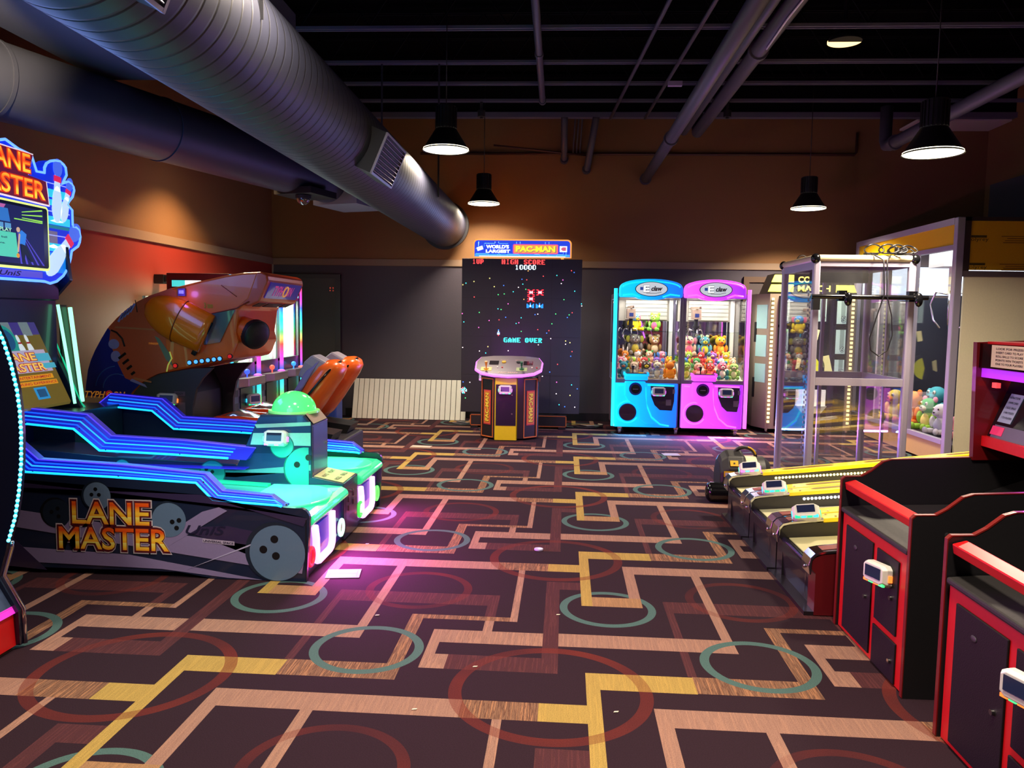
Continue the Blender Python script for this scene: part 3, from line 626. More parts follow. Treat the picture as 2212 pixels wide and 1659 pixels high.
        m = MB(); m.prism([(a+.05, .13), (b-.05, .13), (b-.05, .27), (a+.05, .27)], 'x', -1.459, -1.452); m.build('center_grille', mat('grille_blue', '2030A0', .3, emit='2030FF', es=.25), fp)
        for k, yy in enumerate((y0+.075, y1-.075)):
            m = MB(); m.torus((-1.44, yy, .12), 'x', .052, .012, 28, 8); c_ = ('FF2030', 'B0F0D0', '40FF50', '60FF60')[k+(2 if y0 > 5 else 0)]
            rg = m.build('ring_light', glow('ring_'+c_, c_, 1.5), fp)
            m = MB(); m.disc((-1.452, yy, .12), 'x', .045, .012, 24); m.build('speaker_cone', mat('speaker_pink', 'B04080', .4), rg)
        m = MB(); m.box(-1.50, -1.455, y0, y1, .002, .03); m.build('kick_strip', BLK, fp)
    # divider with tower
    TE = mat('tower_face', '234A72', .3, coat=.4)
    m = MB(); m.prism([(-3.8, .05), (-3.8, .60), (-3.1, .55), (-2.2, .52), (-2.16, .49), (-2.02, .868), (-1.72, .872), (-1.66, .80), (-1.66, .445), (-1.44, .403), (-1.44, .012), (-1.9, .012)], 'y', 5.2, 5.56)
    dv = m.build('center_tower', NAVY, t, bevel=.004)
    m = MB(); Y = 5.1985
    def st(k, p): m.m = k; m.prism(p, 'y', Y, Y-.001)
    st(0, [(-3.78, .06), (-3.78, .52), (-2.2, .48), (-2.03, .85), (-1.73, .862), (-1.67, .80), (-1.67, .44), (-1.45, .40), (-1.45, .05)])
    Y -= .001; st(1, [(-2.06, .80), (-2.045, .775), (-1.67, .80), (-1.67, .825)]); st(1, [(-2.07, .74), (-2.09, .66), (-1.67, .66), (-1.67, .75)]); st(2, [(-2.1, .655), (-2.13, .60), (-1.67, .605), (-1.67, .655)])
    st(3, [(-3.7, .50), (-3.7, .46), (-2.2, .43), (-1.67, .49), (-1.67, .53), (-2.2, .475)]); st(2, [(-3.7, .44), (-3.7, .41), (-1.8, .40), (-1.67, .44), (-1.67, .47)])
    for cx_, cz_, r_, hs in ((-3.0, .475, .055, ((0,.5),(-.4,.2),(.2,.1))), (-2.36, .455, .085, ((-.5,.3),(-.3,-.2),(0,.1))), (-1.87, .655, .078, ()), (-1.66, .50, .145, ((.1,.55),(-.45,.2)))):
        m.m = 5; m.disc((cx_, Y-.0015, cz_), 'y', r_*1.08, .001, 36) if cx_ < -1.7 else None
        if cx_ < -1.7: m.m = 4; m.disc((cx_, Y-.0025, cz_), 'y', r_, .001, 36)
        else:
            pts = [p for p in arc(-1.70, .50, .15, 60, 300, 20) if p[0] <= -1.668]
            m.m = 5; m.prism([(p[0]-.01, p[1]) for p in pts], 'y', Y-.001, Y-.002); m.m = 4; m.prism(pts, 'y', Y-.002, Y-.003)
        m.m = 6
        for hx, hz in hs: m.disc((min(cx_-.04 if cx_ > -1.7 else cx_, cx_)+hx*r_, Y-.0035, cz_+hz*r_), 'y', r_*.15, .001, 14)
    m.build('tower_artwork', [mat('art_navy', '1B3560', .3, coat=.3), TEALL, mat('art_navy2', '14284A', .3), TEALS, TEALB, mat('art_ball_dkteal', '17685E', .3), HOLE], dv)
    m = MB(); m.box(-1.664, -1.658, 5.225, 5.535, .47, .79); m.build('tower_door', mat('door_indigo', '2C2A78', .3, coat=.3), dv)
    m = MB(); m.cyl((-1.66, 5.50, .64), (-1.645, 5.50, .64), .012, 12); m.build('door_lock', CHR, dv)
    m = MB(); m.prism([(-1.715, .874), (-1.660, .808), (-1.657, .811), (-1.712, .877)], 'y', 5.23, 5.53); m.build('sticker_plate', mat('sticker_tan', 'A8907C', .5), dv)
    m = MB(); n_ = v3((.19, 0, .98)); m.m = 0; m.prism([(-1.655, .4455), (-1.452, .4065), (-1.452, .409), (-1.655, .448)], 'y', 5.22, 5.54); m.m = 1
    for r_ in range(2):
        for c_ in range(2): text(m, ('HOW TO', 'PLAY', 'ROLL', 'BALL')[r_*2+c_], (-1.60+r_*.09, 5.30+c_*.15, .4397-r_*.0172), (0, 1, 0), (-.98, 0, .19), .10, .03, .0005)
    m.build('instruction_plate', [mat('instr_yellow', 'D8C48A', .4), mat('instr_ink', '6A3A1C', .5)], dv)
    m = MB(); m.box(-1.442, -1.438, 5.24, 5.52, .06, .37); cd_ = m.build('coin_door', mat('door_black2', '1C1E2C', .3, coat=.3), dv)
    m = MB()
    for yy, zz in ((5.32, .27), (5.44, .29), (5.32, .21), (5.44, .23)): m.box(-1.438, -1.432, yy-.02, yy+.02, zz-.018, zz+.018)
    m.m = 1; m.cyl((-1.438, 5.38, .32), (-1.425, 5.38, .32), .012, 10); m.build('coin_slot', [mat('slot_brown', '4A2A30', .4), CHR], cd_)
    m = MB(); m.cyl((-1.845, 5.38, .87), (-1.845, 5.38, .885), .175, 40); m.build('dome_base', mat('dome_rim', '9CE890', .3, emit='60F070', es=.3), dv)
    m = MB(); m.ell((-1.845, 5.38, .882), .152, .152, .135, 40, 14, z0=0); m.build('green_dome', mat('dome_green', '60FF90', .15, emit='30FF60', es=.95, coat=.6), dv, label='glowing green dome')
    reader(dv, (-1.90, 5.197, .705), (0, -1, .25), (0, .25, 1), 1.1, 2)
    light('dome_light', 'POINT', (-1.845, 4.95, .95), 1.5, (.4, 1, .8), .1)
    # marquee cabinet
    cy = 5.27
    body = [(-4.15, .05), (-4.15, 2.45), (-3.86, 2.45), (-3.86, 1.78), (-3.96, 1.60), (-3.62, .85), (-3.6, .46), (-3.8, .05)]
    m = MB(); m.box(-4.2, -3.9, cy-.62, cy+.62, .03, 2.4); cab = m.build('marquee_cabinet', mat('cabinet_blue', '10164A', .3, coat=.3), t)
    for s in (-1, 1):
        m = MB(); yy = cy+s*.62; yo = cy+s*.655
        m.prism([(-4.2, .03), (-4.2, 2.3), (-3.83, 2.3), (-3.78, 1.79), (-4.05, 1.50), (-3.74, .82), (-3.6, .62), (-3.6, .03)], 'y', yy, yo); m.build('cabinet_side', NAVY, cab)
        m = MB(); pts = [(-3.83, yo+s*.004, 1.78), (-4.02, yo+s*.004, 1.52), (-3.75, yo+s*.004, .84), (-3.62, yo+s*.004, .68)]; m.tube(pts, .006, 6); m.build('edge_light', glow('edge_teal', '18B888', .9), cab)
        m = MB(); m.tube([(-3.87, cy+s*.60, 1.60), (-3.77, cy+s*.60+.02, .83)], .012, 8); m.tube([(-3.86, cy+s*.735+.0, 1.58), (-3.86, cy+s*.86, .82)], .016, 8); m.build('green_light_bar', glow('led_green_white', '90FFC0', 1.9), cab)
        m = MB(); m.prism([(-3.88, .80), (-3.88, 1.6), (-3.86, 1.6), (-3.74, .82)], 'y', cy+s*.64, cy+s*.86) if False else m.prism([(cy+s*.655, .80), (cy+s*.655, 1.60), (cy+s*.73, 1.60), (cy+s*.87, .80)], 'x', -3.90, -3.885); m.build('light_backing', mat('backing_dark', '1A2A22', .3), cab)
    m = MB(); m.prism([(-3.99, 1.64), (-3.985, 1.65), (-3.635, .88), (-3.645, .86)], 'y', cy-.30, cy+.36); ps = m.build('poster', mat('poster_lane', '8A7430', .3, emit='8A7430', es=.35, coat=.4), cab)
    u_, vv_ = v3((0, 1, 0)), v3((-.41, 0, .91)).normalized()
    def pp(f, dy): return v3((-3.985+.35*f, cy+.03+dy, 1.65-.77*f))
    m = MB()
    m.m = 0; q = pp(.18, 0); m.obox(q, u_, vv_, u_.cross(vv_), .33, .15, .001); m.m = 1
    for z_ in (-.18, .0, .2): m.obox(pp(.2, z_), u_, vv_, u_.cross(vv_), .05, .14, .0015)
    m.m = 2; c_ = pp(.42, -.04); m.prism([(0, 0)], 'x', 0, 0) if False else None
    n_ = u_.cross(vv_)
    def pdisc(c, r, k, ry=None, o=.002):
        m.m = k; m.add([c+n_*o+u_*(r*math.cos(2*PI*i/28))+vv_*((ry or r)*math.sin(2*PI*i/28)) for i in range(28)], [list(range(28))])
    pdisc(c_, .10, 2, .13); pdisc(c_+vv_*.02, .07, 3, .08, .003)
    for dx_ in (.11, .20):
        q = c_+u_*dx_-vv_*.02; pdisc(q-vv_*.05, .030, 4, .065, .003); pdisc(q+vv_*.04, .016, 4, .035, .003); m.m = 5; m.obox(q+n_*.004+vv_*.01, u_, vv_, n_, .018, .006, .0005)
    m.m = 6; m.obox(pp(.60, .02)+n_*.003, u_, vv_, n_, .27, .085, .001); m.m = 7; m.obox(pp(.57, .22)+n_*.0035, u_, vv_, n_, .10, .03, .001); m.obox(pp(.65, .24)+n_*.0035, u_, vv_, n_, .10, .02, .001)
    m.m = 5; text(m, 'LANE', pp(.56, 0), u_, vv_, .34, .07, .006, bold=.07); text(m, 'MASTER', pp(.655, .0), u_, vv_, .46, .07, .006, bold=.07); m.m = 8; text(m, 'LANE', pp(.56, 0), u_, vv_, .325, .06, .007, bold=.02); text(m, 'MASTER', pp(.655, .0), u_, vv_, .445, .06, .007, bold=.02)
    m.m = 9; m.obox(pp(.745, 0)+n_*.003, u_, vv_, n_, .26, .017, .001); m.obox(pp(.80, 0)+n_*.003, u_, vv_, n_, .28, .017, .001); m.m = 5; text(m, 'ENTERTAINMENT', pp(.745, .06), u_, vv_, .36, .02, .005); text(m, 'BOWLING EXPERIENCE', pp(.80, .03), u_, vv_, .48, .02, .005)
    m.m = 10; m.obox(pp(.89, .06)+n_*.003, u_, vv_, n_, .065, .045, .001); m.m = 3; m.obox(pp(.89, .06)+n_*.004, u_, vv_, n_, .045, .03, .001)
    E_ = lambda n, c, e=.45: mat(n, c, .35, emit=c, es=e)
    m.build('poster_artwork', [E_('pa_purple', '5A4AA0', .3), E_('pa_grey', '9AA8A8', .3), E_('pa_teal', '2AA898'), E_('pa_ball', '2A6A9A', .3), E_('pa_pin', 'E8F0F0', .6), E_('pa_red', 'B02030'), E_('pa_white', 'D8C8E0', .4), E_('pa_cyan', '50C8E0'), E_('pa_gold', 'FFC860', .7), E_('pa_orange', 'F0A020', .6), E_('pa_blue', '30A0E0', .5)], ps)
    # lit title sign
    half = [(5.395,2.683),(5.533,2.668),(5.584,2.561),(5.674,2.567),(5.676,2.605),(5.70,2.64),(5.744,2.665),(5.80,2.68),(5.858,2.685),(5.90,2.67),(5.925,2.651),(5.934,2.596),(5.90,2.55),(5.871,2.513),(5.907,2.534),(5.95,2.55),(5.99,2.54),(6.015,2.52),(6.024,2.495),(6.0,2.44),(5.959,2.405),(5.934,2.372),(5.991,2.337),(5.99,2.205),(6.03,2.21),(6.069,2.192),(6.085,2.141),(6.075,2.10),(6.05,2.063),(5.968,2.02),(5.95,1.96),(5.91,1.88),(5.85,1.82),(5.77,1.775),(5.695,1.757),(5.63,1.769)]
    out = [(cy, 2.72)]+half+[(cy, 1.769)]+[(2*cy-a, b) for a, b in half[::-1]]
    m = MB(); m.prism(out, 'x', -3.90, -3.81); sg = m.build('title_sign', E_('sign_blue', '1030D8', .8), t, label='lit blue title sign with pin shapes')
    m = MB(); m.tube([(-3.808, a, b) for a, b in out], .010, 8, True); m.build('sign_outline', glow('outline_white', '6098FF', 1.7), sg)
    m = MB(); X = -3.809
    def bx(k, y0, y1, z0, z1, o=.001): m.m = k; m.box(X, X+o, y0, y1, z0, z1)
    for s in (0, 1):
        f = (lambda a: a) if s == 0 else (lambda a: 2*cy-a)
        def fb2(k, a, b, c, d, o=.001): bx(k, min(f(a), f(b)), max(f(a), f(b)), c, d, o)
        fb2(0, 5.60, 5.93, 2.40, 2.46); fb2(0, 5.60, 5.93, 2.34, 2.385); fb2(3, 5.60, 5.93, 2.50, 2.507)
        fb2(0, 5.60, 5.96, 2.20, 2.26); fb2(1, 5.60, 5.96, 2.17, 2.195); fb2(3, 5.60, 5.96, 2.292, 2.30); fb2(2, 5.60, 5.80, 2.06, 2.15, .0015); fb2(0, 5.60, 5.92, 2.0, 2.06); fb2(3, 5.60, 5.93, 2.115, 2.122, .002)
        fb2(4, 5.62, 5.90, 1.84, 1.99, .0005)
        def pin(cy_, cz_, sc, ang):
            A = Matrix.Rotation(R(ang), 2)
            def P(a, b): q = A @ Vector((a*sc, b*sc)); return (f(cy_+q.x), cz_+q.y)
            body_ = [P(.05*math.cos(t_)*(1.0 if math.sin(t_) < 0 else .9), -.10+.11*math.sin(t_)) for t_ in [2*PI*i/20 for i in range(20)]]
            neck = [P(-.03, -.02), P(.03, -.02), P(.022, .08), P(-.022, .08)]
            head = [P(.042*math.cos(2*PI*i/20), .12+.055*math.sin(2*PI*i/20)) for i in range(20)]
            m.m = 5; m.prism(body_, 'x', X+.001, X+.004); m.prism(neck, 'x', X+.001, X+.004); m.m = 6; m.prism(head, 'x', X+.001, X+.006); m.m = 7
            m.prism([P(-.032, .035), P(.032, .035), P(.032, .07), P(-.032, .07)], 'x', X+.001, X+.007)
        pin(5.815, 2.48, 1.25, -4); pin(5.93, 2.42, .95, -18); pin(5.885, 2.04, 1.5, -46)
        for cy_, cz_ in ((5.80, 2.225), (5.75, 2.03)): m.m = 8; m.prism([(f(cy_-.08), cz_), (f(cy_), cz_-.008), (f(cy_+.08), cz_), (f(cy_), cz_+.022)], 'x', X, X+.003)
    m.build('sign_artwork', [E_('sa_cyan', '30C8E8', .9), E_('sa_teal', '208AA0', .6), E_('sa_mauve', '8A7AA0', .5), E_('sa_lav', 'A8B0FF', .9), E_('sa_azure', '1080E8', .8), E_('sa_pin', 'C8E0F8', .85), E_('sa_head', '4A6CE8', .85), E_('sa_red', 'E82858', .8), E_('sa_spark', 'E8FFFF', 1.2)], sg)
    m = MB(); U, V_ = (0, 1, 0), (0, 0, 1)
    lp = [(cy+.02-.36, 2.35), (cy+.42, 2.335), (cy+.395, 2.50), (cy+.20, 2.515), (cy+.26, 2.665), (cy-.26, 2.67), (cy-.22, 2.515), (cy-.42, 2.50), (cy-.42, 2.34)]
    m.m = 0; m.prism([(cy+(a-cy)*1.04, 2.5+(b-2.5)*1.06) for a, b in lp], 'x', X, X+.012); m.m = 1; m.prism(lp, 'x', X, X+.016)
    for k, b_, o_ in ((2, .14, .018), (3, .02, .020)):
        m.m = k; text(m, 'LANE', (X, cy, 2.595), U, V_, .44+b_*.2, .125+b_*.15, o_, bold=b_*.5); text(m, 'MASTER', (X, cy, 2.425), U, V_, .75+b_*.2, .125+b_*.15, o_, bold=b_*.5)
    m.build('title_lettering', [E_('tl_white', 'F0D8E0', .9), E_('tl_plum', '7A1840', .5), E_('tl_red', 'D83818', .7), fire('sign_fire', 1.2, .168, -.07)], sg)
    # screen
    m = MB(); yo, y1 = 4.86, 5.665
    m.m = 0; m.prism(rrect(4.84, 5.675, 1.845, 2.315, .03), 'x', X, X+.018); m.m = 1; m.prism(rrect(4.855, 5.66, 1.862, 2.30, .02), 'x', X, X+.020); sc_ = m.build('video_screen', [glow('screen_border', 'E0F080', 1.1), mat('bezel_navy', '0A1030', .2, emit='0A1030', es=.3)], sg)
    m = MB(); X2 = X+.0205
    def sb(k, p, o=.001): m.m = k; m.prism(p, 'x', X2, X2+o)
    sb(0, [(4.88, 1.88), (5.61, 1.88), (5.61, 2.28), (4.88, 2.28)])
    for i in range(5): sb(1, [(5.35+.06*i, 1.88), (5.37+.06*i, 1.88), (5.33+.012*i, 2.10), (5.325+.012*i, 2.10)], .0015)
    for i in range(3): sb(2, [(5.38, 2.20+.02*i), (5.38, 2.205+.02*i), (5.60, 2.235+.04*i-.03), (5.60, 2.225+.04*i-.03)], .0015)
    sb(2, [(5.30, 2.185), (5.60, 2.185), (5.60, 2.192), (5.30, 2.192)], .0015)
    sb(3, [(4.88, 1.92), (5.33, 1.92), (5.31, 2.09), (4.88, 2.09)], .002); sb(4, [(4.98, 2.16), (5.26, 2.16), (5.24, 2.25), (5.0, 2.25)], .0015); sb(5, [(5.08, 2.25), (5.20, 2.25), (5.22, 2.275), (5.06, 2.275)], .002)
    for i in range(4): sb(6, [(4.98+.075*i, 2.115), (5.04+.075*i, 2.115), (5.04+.075*i, 2.15), (4.98+.075*i, 2.15)], .002)
    # small bowler figure on the screen
    sb(7, [(5.345, 2.02), (5.40, 2.01), (5.42, 2.09), (5.37, 2.115), (5.34, 2.09)], .0025); sb(8, [(5.36, 2.02), (5.41, 2.01), (5.45, 1.95), (5.49, 1.90), (5.46, 1.90), (5.40, 1.95), (5.39, 1.89), (5.365, 1.89)], .003)
    m.m = 9; m.disc((X2+.0025, 5.335, 2.115), 'x', .018, .002, 14); sb(9, [(5.34, 2.09), (5.355, 2.085), (5.335, 1.96), (5.32, 1.96)], .003); m.m = 10; m.disc((X2+.0025, 5.325, 1.935), 'x', .016, .002, 14)
    m.m = 11; text(m, 'HOW TO PLAY', (X2, 5.09, 2.105), U, V_, .36, .025, .003, bold=.02); m.m = 0; text(m, 'bowling ball', (X2, 5.12, 2.05), U, V_, .2, .016, .003); text(m, 'your lane.', (X2, 5.12, 2.01), U, V_, .16, .016, .003)
    m.build('screen_image', [E_('sc_navy', '101850', .9), E_('sc_violet', '5048C0', .8), glow('sc_lime', 'A0F050', .9), glow('sc_mint', '58D0B0', .8), glow('sc_blue', '3078C8', .7), glow('sc_pink', 'C060A0', .8), glow('sc_box', '60A0D0', .7), glow('sc_shirt', '3080E0', .8), glow('sc_trouser', '182840', .5), glow('sc_skin', 'D8B090', .8), glow('sc_orange', 'E09030', .9), glow('sc_label', 'B0F0C0', .9)], sc_)
    m = MB(); m.m = 0; text(m, 'UniS', (X, cy, 1.812), U, V_, .22, .035, .004, bold=.01, shear=.3); m.m = 1; m.box(X, X+.002, cy-.34, cy+.34, 1.79, 1.835); m.build('maker_logo', [mat('logo_navy2', '10104A', .4, emit='10104A', es=.5), E_('sa_lilac', '5A50D0', .7)], sg)
    # hood under the sign
    m = MB(); m.prism([(-3.86, 1.765), (-3.86, 1.64), (-4.0, 1.60), (-4.0, 1.765)], 'y', cy-.6, cy+.6); m.build('sign_hood', mat('hood_dark', '0C1030', .3), t)
    m = MB(); m.box(-4.1, -3.58, 5.58, 6.22, .03, .80); m.box(-4.1, -3.58, 4.42, 4.95, .03, .78); m.build('ball_return_box', mat('box_slate', '1A2436', .35, coat=.3), t, sep=True)
    return t
lane_game()
# ================================================================== FOREGROUND GAME AT LEFT EDGE
def left_game():
    t = thing('arcade_cabinet', 'dark arcade cabinet at the left edge with a curved cyan light strip and red base', 'arcade game', (-2.9, 2.8, 0))
    pr = [(-2.66,1.95),(-2.56,1.62),(-2.5,1.493),(-2.467,1.423),(-2.435,1.318),(-2.412,1.204),(-2.402,1.106),(-2.4,1.0),(-2.405,.874),(-2.421,.738),(-2.444,.619),(-2.482,.504)]
    lo = [(-2.488,.472),(-2.531,.336),(-2.443,.182),(-2.441,.02)]
    for k, y in enumerate((3.345, 2.1)):
        m = MB(); m.prism([(-3.6, .02), (-3.6, 1.95)]+pr+lo, 'y', y, y+.035); m.build('side_panel', mat('side_navy', '0C0E22', .25, coat=.4), t)
    m = MB(); m.tube([(x+.004, 3.345, z) for x, z in pr], .006, 8); m.build('light_channel', mat('channel_cyan', '10A0B8', .3, emit='10C8E8', es=.9), t)
    m = MB()
    P = [v3((x+.008, 3.338, z)) for x, z in pr]; d = 0; nxt = 0
    for a, b in zip(P, P[1:]):
        L_ = (b-a).length
        while nxt < d+L_: m.ell(a.lerp(b, (nxt-d)/L_), .0085, n=8, m=5); nxt += .024
        d += L_
    m.build('light_dots', glow('dots_cyan', '80F4FF', 2.2), t)
    light('left_game_glow', 'AREA', (-2.36, 3.36, 1.0), 2.2, (.1, .8, 1), .1, .9, to=(-1.2, 3.6, 1.0))
    m = MB(); m.tube([(-2.485, 3.375, .50)]+[(x+.003, 3.375, z) for x, z in lo], .011, 10); m.build('chrome_edge', CHR, t)
    m = MB(); m.prism([(-3.6, .25), (-3.6, 1.9), (-2.75, 1.9), (-2.62, 1.5), (-2.56, 1.0), (-2.62, .50), (-2.56, .34), (-2.6, .25)], 'y', 2.14, 3.345); m.build('cabinet_body', mat('body_dark', '141A2C', .3, bump=.1), t)
    m = MB(); m.prism([(-3.6, .20), (-3.6, .35), (-2.56, .345), (-2.475, .20)], 'y', 2.135, 3.35); m.build('footwell_panel', mat('footwell_blue', '2C3C5C', .5, var=.5, bscale=25), t)
    m = MB(); m.m = 0; m.prism([(-3.6, .02), (-3.6, .198), (-2.47, .198), (-2.46, .02)], 'y', 2.136, 3.348); m.m = 1; m.prism([(-2.478, .20), (-2.462, .17), (-2.457, .172), (-2.473, .203)], 'y', 2.14, 3.345); m.build('red_base', [RED, mat('magenta_edge', 'D030C0', .3, emit='D030D0', es=.5)], t)
left_game()
# ================================================================== PRIZE MACHINES ALONG THE LEFT WALL
BALLM = lambda c: mat('ball_'+c, c, .45, bump=.1)
def prize_unit(k, y0, y1, label):
    x0, x1 = -4.33, -3.40; yc = (y0+y1)/2
    t = thing('prize_machine', label, 'prize machine', ((x0+x1)/2, yc, 0), 'prize machines with rainbow light posts')
    G = mat('machine_silver', '8A8890', .35, .5)
    m = MB(); m.box(x0, x1-.02, y0+.01, y1-.01, .06, .98); m.build('lower_cabinet', G, t, bevel=.006)
    m = MB()
    for a in (x0+.06, x1-.1):
        for b in (y0+.06, y1-.06): m.cyl((a, b, 0), (a, b, .06), .025, 12)
    m.build('foot', DARK, t, sep=True)
    m = MB(); m.box(x0, x0+.02, y0+.01, y1-.01, .98, 1.72); m.build('back_panel', mat('prize_back', 'D8E8D8', .5, emit='D0F0D8', es=.25), t)  # panel has a weak glow of its own to brighten the interior
    m = MB(); m.box(x0+.26, x1-.01, y0+.01, y1-.01, 1.72, 1.96); hd = m.build('header_box', mat('header_plum', '4A2440', .4), t, bevel=.006)
    m = MB(); m.box(x1-.01, x1-.004, y0+.05, y1-.05, 1.76, 1.92); m.build('header_light', glow('header_cyan', '60D8F0', 1.2), hd)
    m = MB(); m.box(x0+.06, x1-.06, y0+.06, y1-.06, 1.695, 1.715); m.build('ceiling_light', glow('prize_white', 'E8FFE8', 2.2), hd)
    m = MB(); m.box(x0+.02, x1-.08, y1-.03, y1-.015, .98, 1.715); m.build('inner_wall', mat('prize_inner', 'D8E8D8', .5, emit='D0F0D8', es=.35), t)  # white wall added with its own glow so the window looks lit
    m = MB()
    for y in (y0+.025, y1-.025): m.box(x1-.04, x1-.015, y-.015, y+.015, .98, 1.72)
    m.box(x0, x0+.03, y0+.01, y0+.04, .98, 1.72); m.box(x0, x0+.03, y1-.04, y1-.01, .98, 1.72); m.box(x1-.07, x1-.015, y0+.01, y1-.01, .975, 1.01)
    m.build('window_frame', G, t, sep=True)
    m = MB(); m.box(x1-.035, x1-.03, y0+.05, y1-.05, 1.01, 1.72); m.build('front_glass', GLASS, t)
    if k == 0: m = MB(); m.box(x0+.03, x1-.07, y0+.012, y0+.017, .98, 1.72); m.build('side_glass', GLASS, t)
    m = MB(); m.box(x1-.10, x1-.09, y1-.10, y1-.04, 1.02, 1.70); m.box(x1-.30, x1-.29, y1-.06, y1-.04, 1.02, 1.70); m.build('light_tube', glow('prize_tube', 'F0FFF0', 2.4), t, sep=True)
    # checker pattern on the lower front
    m = MB(); q = random.Random(k)
    for i in range(7):
        for j in range(9):
            m.m = q.choice((0, 0, 1, 2)); yy = y0+.04+i*.1; zz = .10+j*.07
            if yy+.1 < y1-.02: m.box(x1-.021, x1-.017, yy, yy+.1, zz, zz+.07)
    m.build('checker_panel', [mat('chk_dark', '3A4458', .4), mat('chk_mid', '5A6E8C', .4), mat('chk_light', '8C90A0', .4)], t)
    m = MB(); m.box(x1-.017, x1-.005, y0+.27, y0+.60, .12, .745); dr = m.build('service_door', mat('svc_door', '18181C', .35), t, bevel=.004)
    m = MB(); m.box(x1-.005, x1, y0+.33, y0+.54, .18, .40); m.build('prize_flap', mat('flap', '2A2A30', .2, coat=.5), dr)
    if k == 0: reader(dr, (x1-.004, y0+.52, .60), (1, -.5, .1), (0, 0, 1), 1.3, 0)
    # control shelf with two lit buttons
    m = MB(); m.prism([(x1-.02, y0+.08), (x1+.05, y0+.10), (x1+.12, y0+.20), (x1+.12, y1-.06), (x1-.02, y1-.04)], 'z', .77, .865); sh = m.build('control_shelf', mat('shelf_silver', 'A8A0A0', .35, .4), t, bevel=.01)
    c1, c2 = (('4060FF', 'C060E0'), ('FF6050', 'D060E0'), ('40A0FF', 'FF7070'))[k]
    m = MB(); m.cyl((x1+.05, yc-.05, .865), (x1+.05, yc-.05, .91), .008, 8); m.ell((x1+.05, yc-.05, .925), .03); m.build('lit_joystick', glow('joy_'+c1, c1, 1.2), sh)
    m = MB(); m.ell((x1+.07, yc+.20, .868), .045, .045, .022, z0=0); m.build('lit_button', glow('btn_'+c2, c2, 1.2), sh)
    return t
RB = ring_color('rainbow_strip', ['30E0FF', '4060FF', 'FF40C0', 'FF5040', '60FF80', '30E0FF'], 2, 1.35, 1.6)
u1 = prize_unit(0, 7.95, 8.68, 'nearest of the three prize machines, with large prize balls behind its window')
u2 = prize_unit(1, 8.70, 9.42, 'middle one of the three prize machines along the left wall')
u3 = prize_unit(2, 9.44, 10.18, 'farthest of the three prize machines, next to the grey door')
for t_, y, s, mm in ((u1, 7.96, .0, glow('post_cyan', '30C8FF', 1.7)), (u1, 8.665, 0, RB), (u2, 8.715, 0, RB), (u2, 9.405, 0, RB), (u3, 9.455, 0, RB), (u3, 10.165, 0, RB)):
    m = MB(); m.cyl((-3.385, y, .10), (-3.385, y, 1.95), .014, 10); m.build('light_post', mm, t_)
light('prize_window_glow', 'AREA', (-3.36, 9.05, 1.45), 10, (.8, 1, .85), 1.8, .5, to=(-1, 9.0, 1.2))
light('prize_side_glow', 'AREA', (-3.8, 8.4, 1.68), 22, (.9, 1, .9), .6, .5, to=(-3.8, 8.4, 0))
light('prize_side_glow2', 'AREA', (-3.8, 9.6, 1.68), 28, (.9, 1, .9), .6, 1.2, to=(-3.8, 9.6, 0))
# printed side panel with the word on the first machine
m = MB(); q = random.Random(3); Y = 7.958
for i in range(5):
    for j in range(4): m.m = q.choice((0, 1, 0, 2, 0)); m.box(-4.05+i*.108, -4.05+(i+1)*.108, Y-.004, Y, .36+j*.105, .36+(j+1)*.105)
m.m = 3; m.box(-4.06, -3.60, Y-.006, Y-.004, .42, .63); m.m = 4; text(m, 'PRIZE', (-3.80, Y-.006, .57), (1, 0, 0), (0, 0, 1), .40, .09, .001, bold=.03); text(m, 'BOX', (-3.80, Y-.006, .47), (1, 0, 0), (0, 0, 1), .24, .07, .001, bold=.03)
m.build('side_artwork', [mat('blue_check', '1F4F9C', .4), mat('blue_check_light', '3A7AC0', .4), mat('grey_check', '9098A8', .4), mat('black_ink', '101018', .4), mat('grey_ink', 'B0B0B8', .4)], u1)
m = MB(); m.m = 0; m.box(-4.01, -3.87, Y-.003, Y-.001, 1.82, 1.885); m.m = 1; m.box(-3.87, -3.70, Y-.003, Y-.001, 1.82, 1.885); m.build('header_side_light', [glow('hs_cyan', '40D0D0', 1.1), glow('hs_white', 'E0F0F0', 1.2)], u1)
for i, (x, y, r_, c, w_) in enumerate([(-3.60, 8.10, .085, 'E06AA8', 'pink'), (-3.62, 8.285, .09, 'E87A30', 'orange'), (-3.60, 8.47, .08, '38B048', 'green'), (-3.86, 8.10, .10, 'C87AA8', 'mauve'), (-3.86, 8.36, .12, '7A9A98', 'grey-green')]):
    m = MB(); m.ell((x, y, .985+r_), r_, n=24, m=14); tag(m.build('prize_ball', BALLM(c)), '%s prize ball behind the window of the nearest prize machine' % w_, 'ball', 'prize balls')
m = MB(); m.ell((-3.72, 8.30, 1.275), .11, n=24, m=14); tag(m.build('prize_ball', BALLM('A8B8B8')), 'pale grey prize ball resting on top of the others in the nearest prize machine', 'ball', 'prize balls')
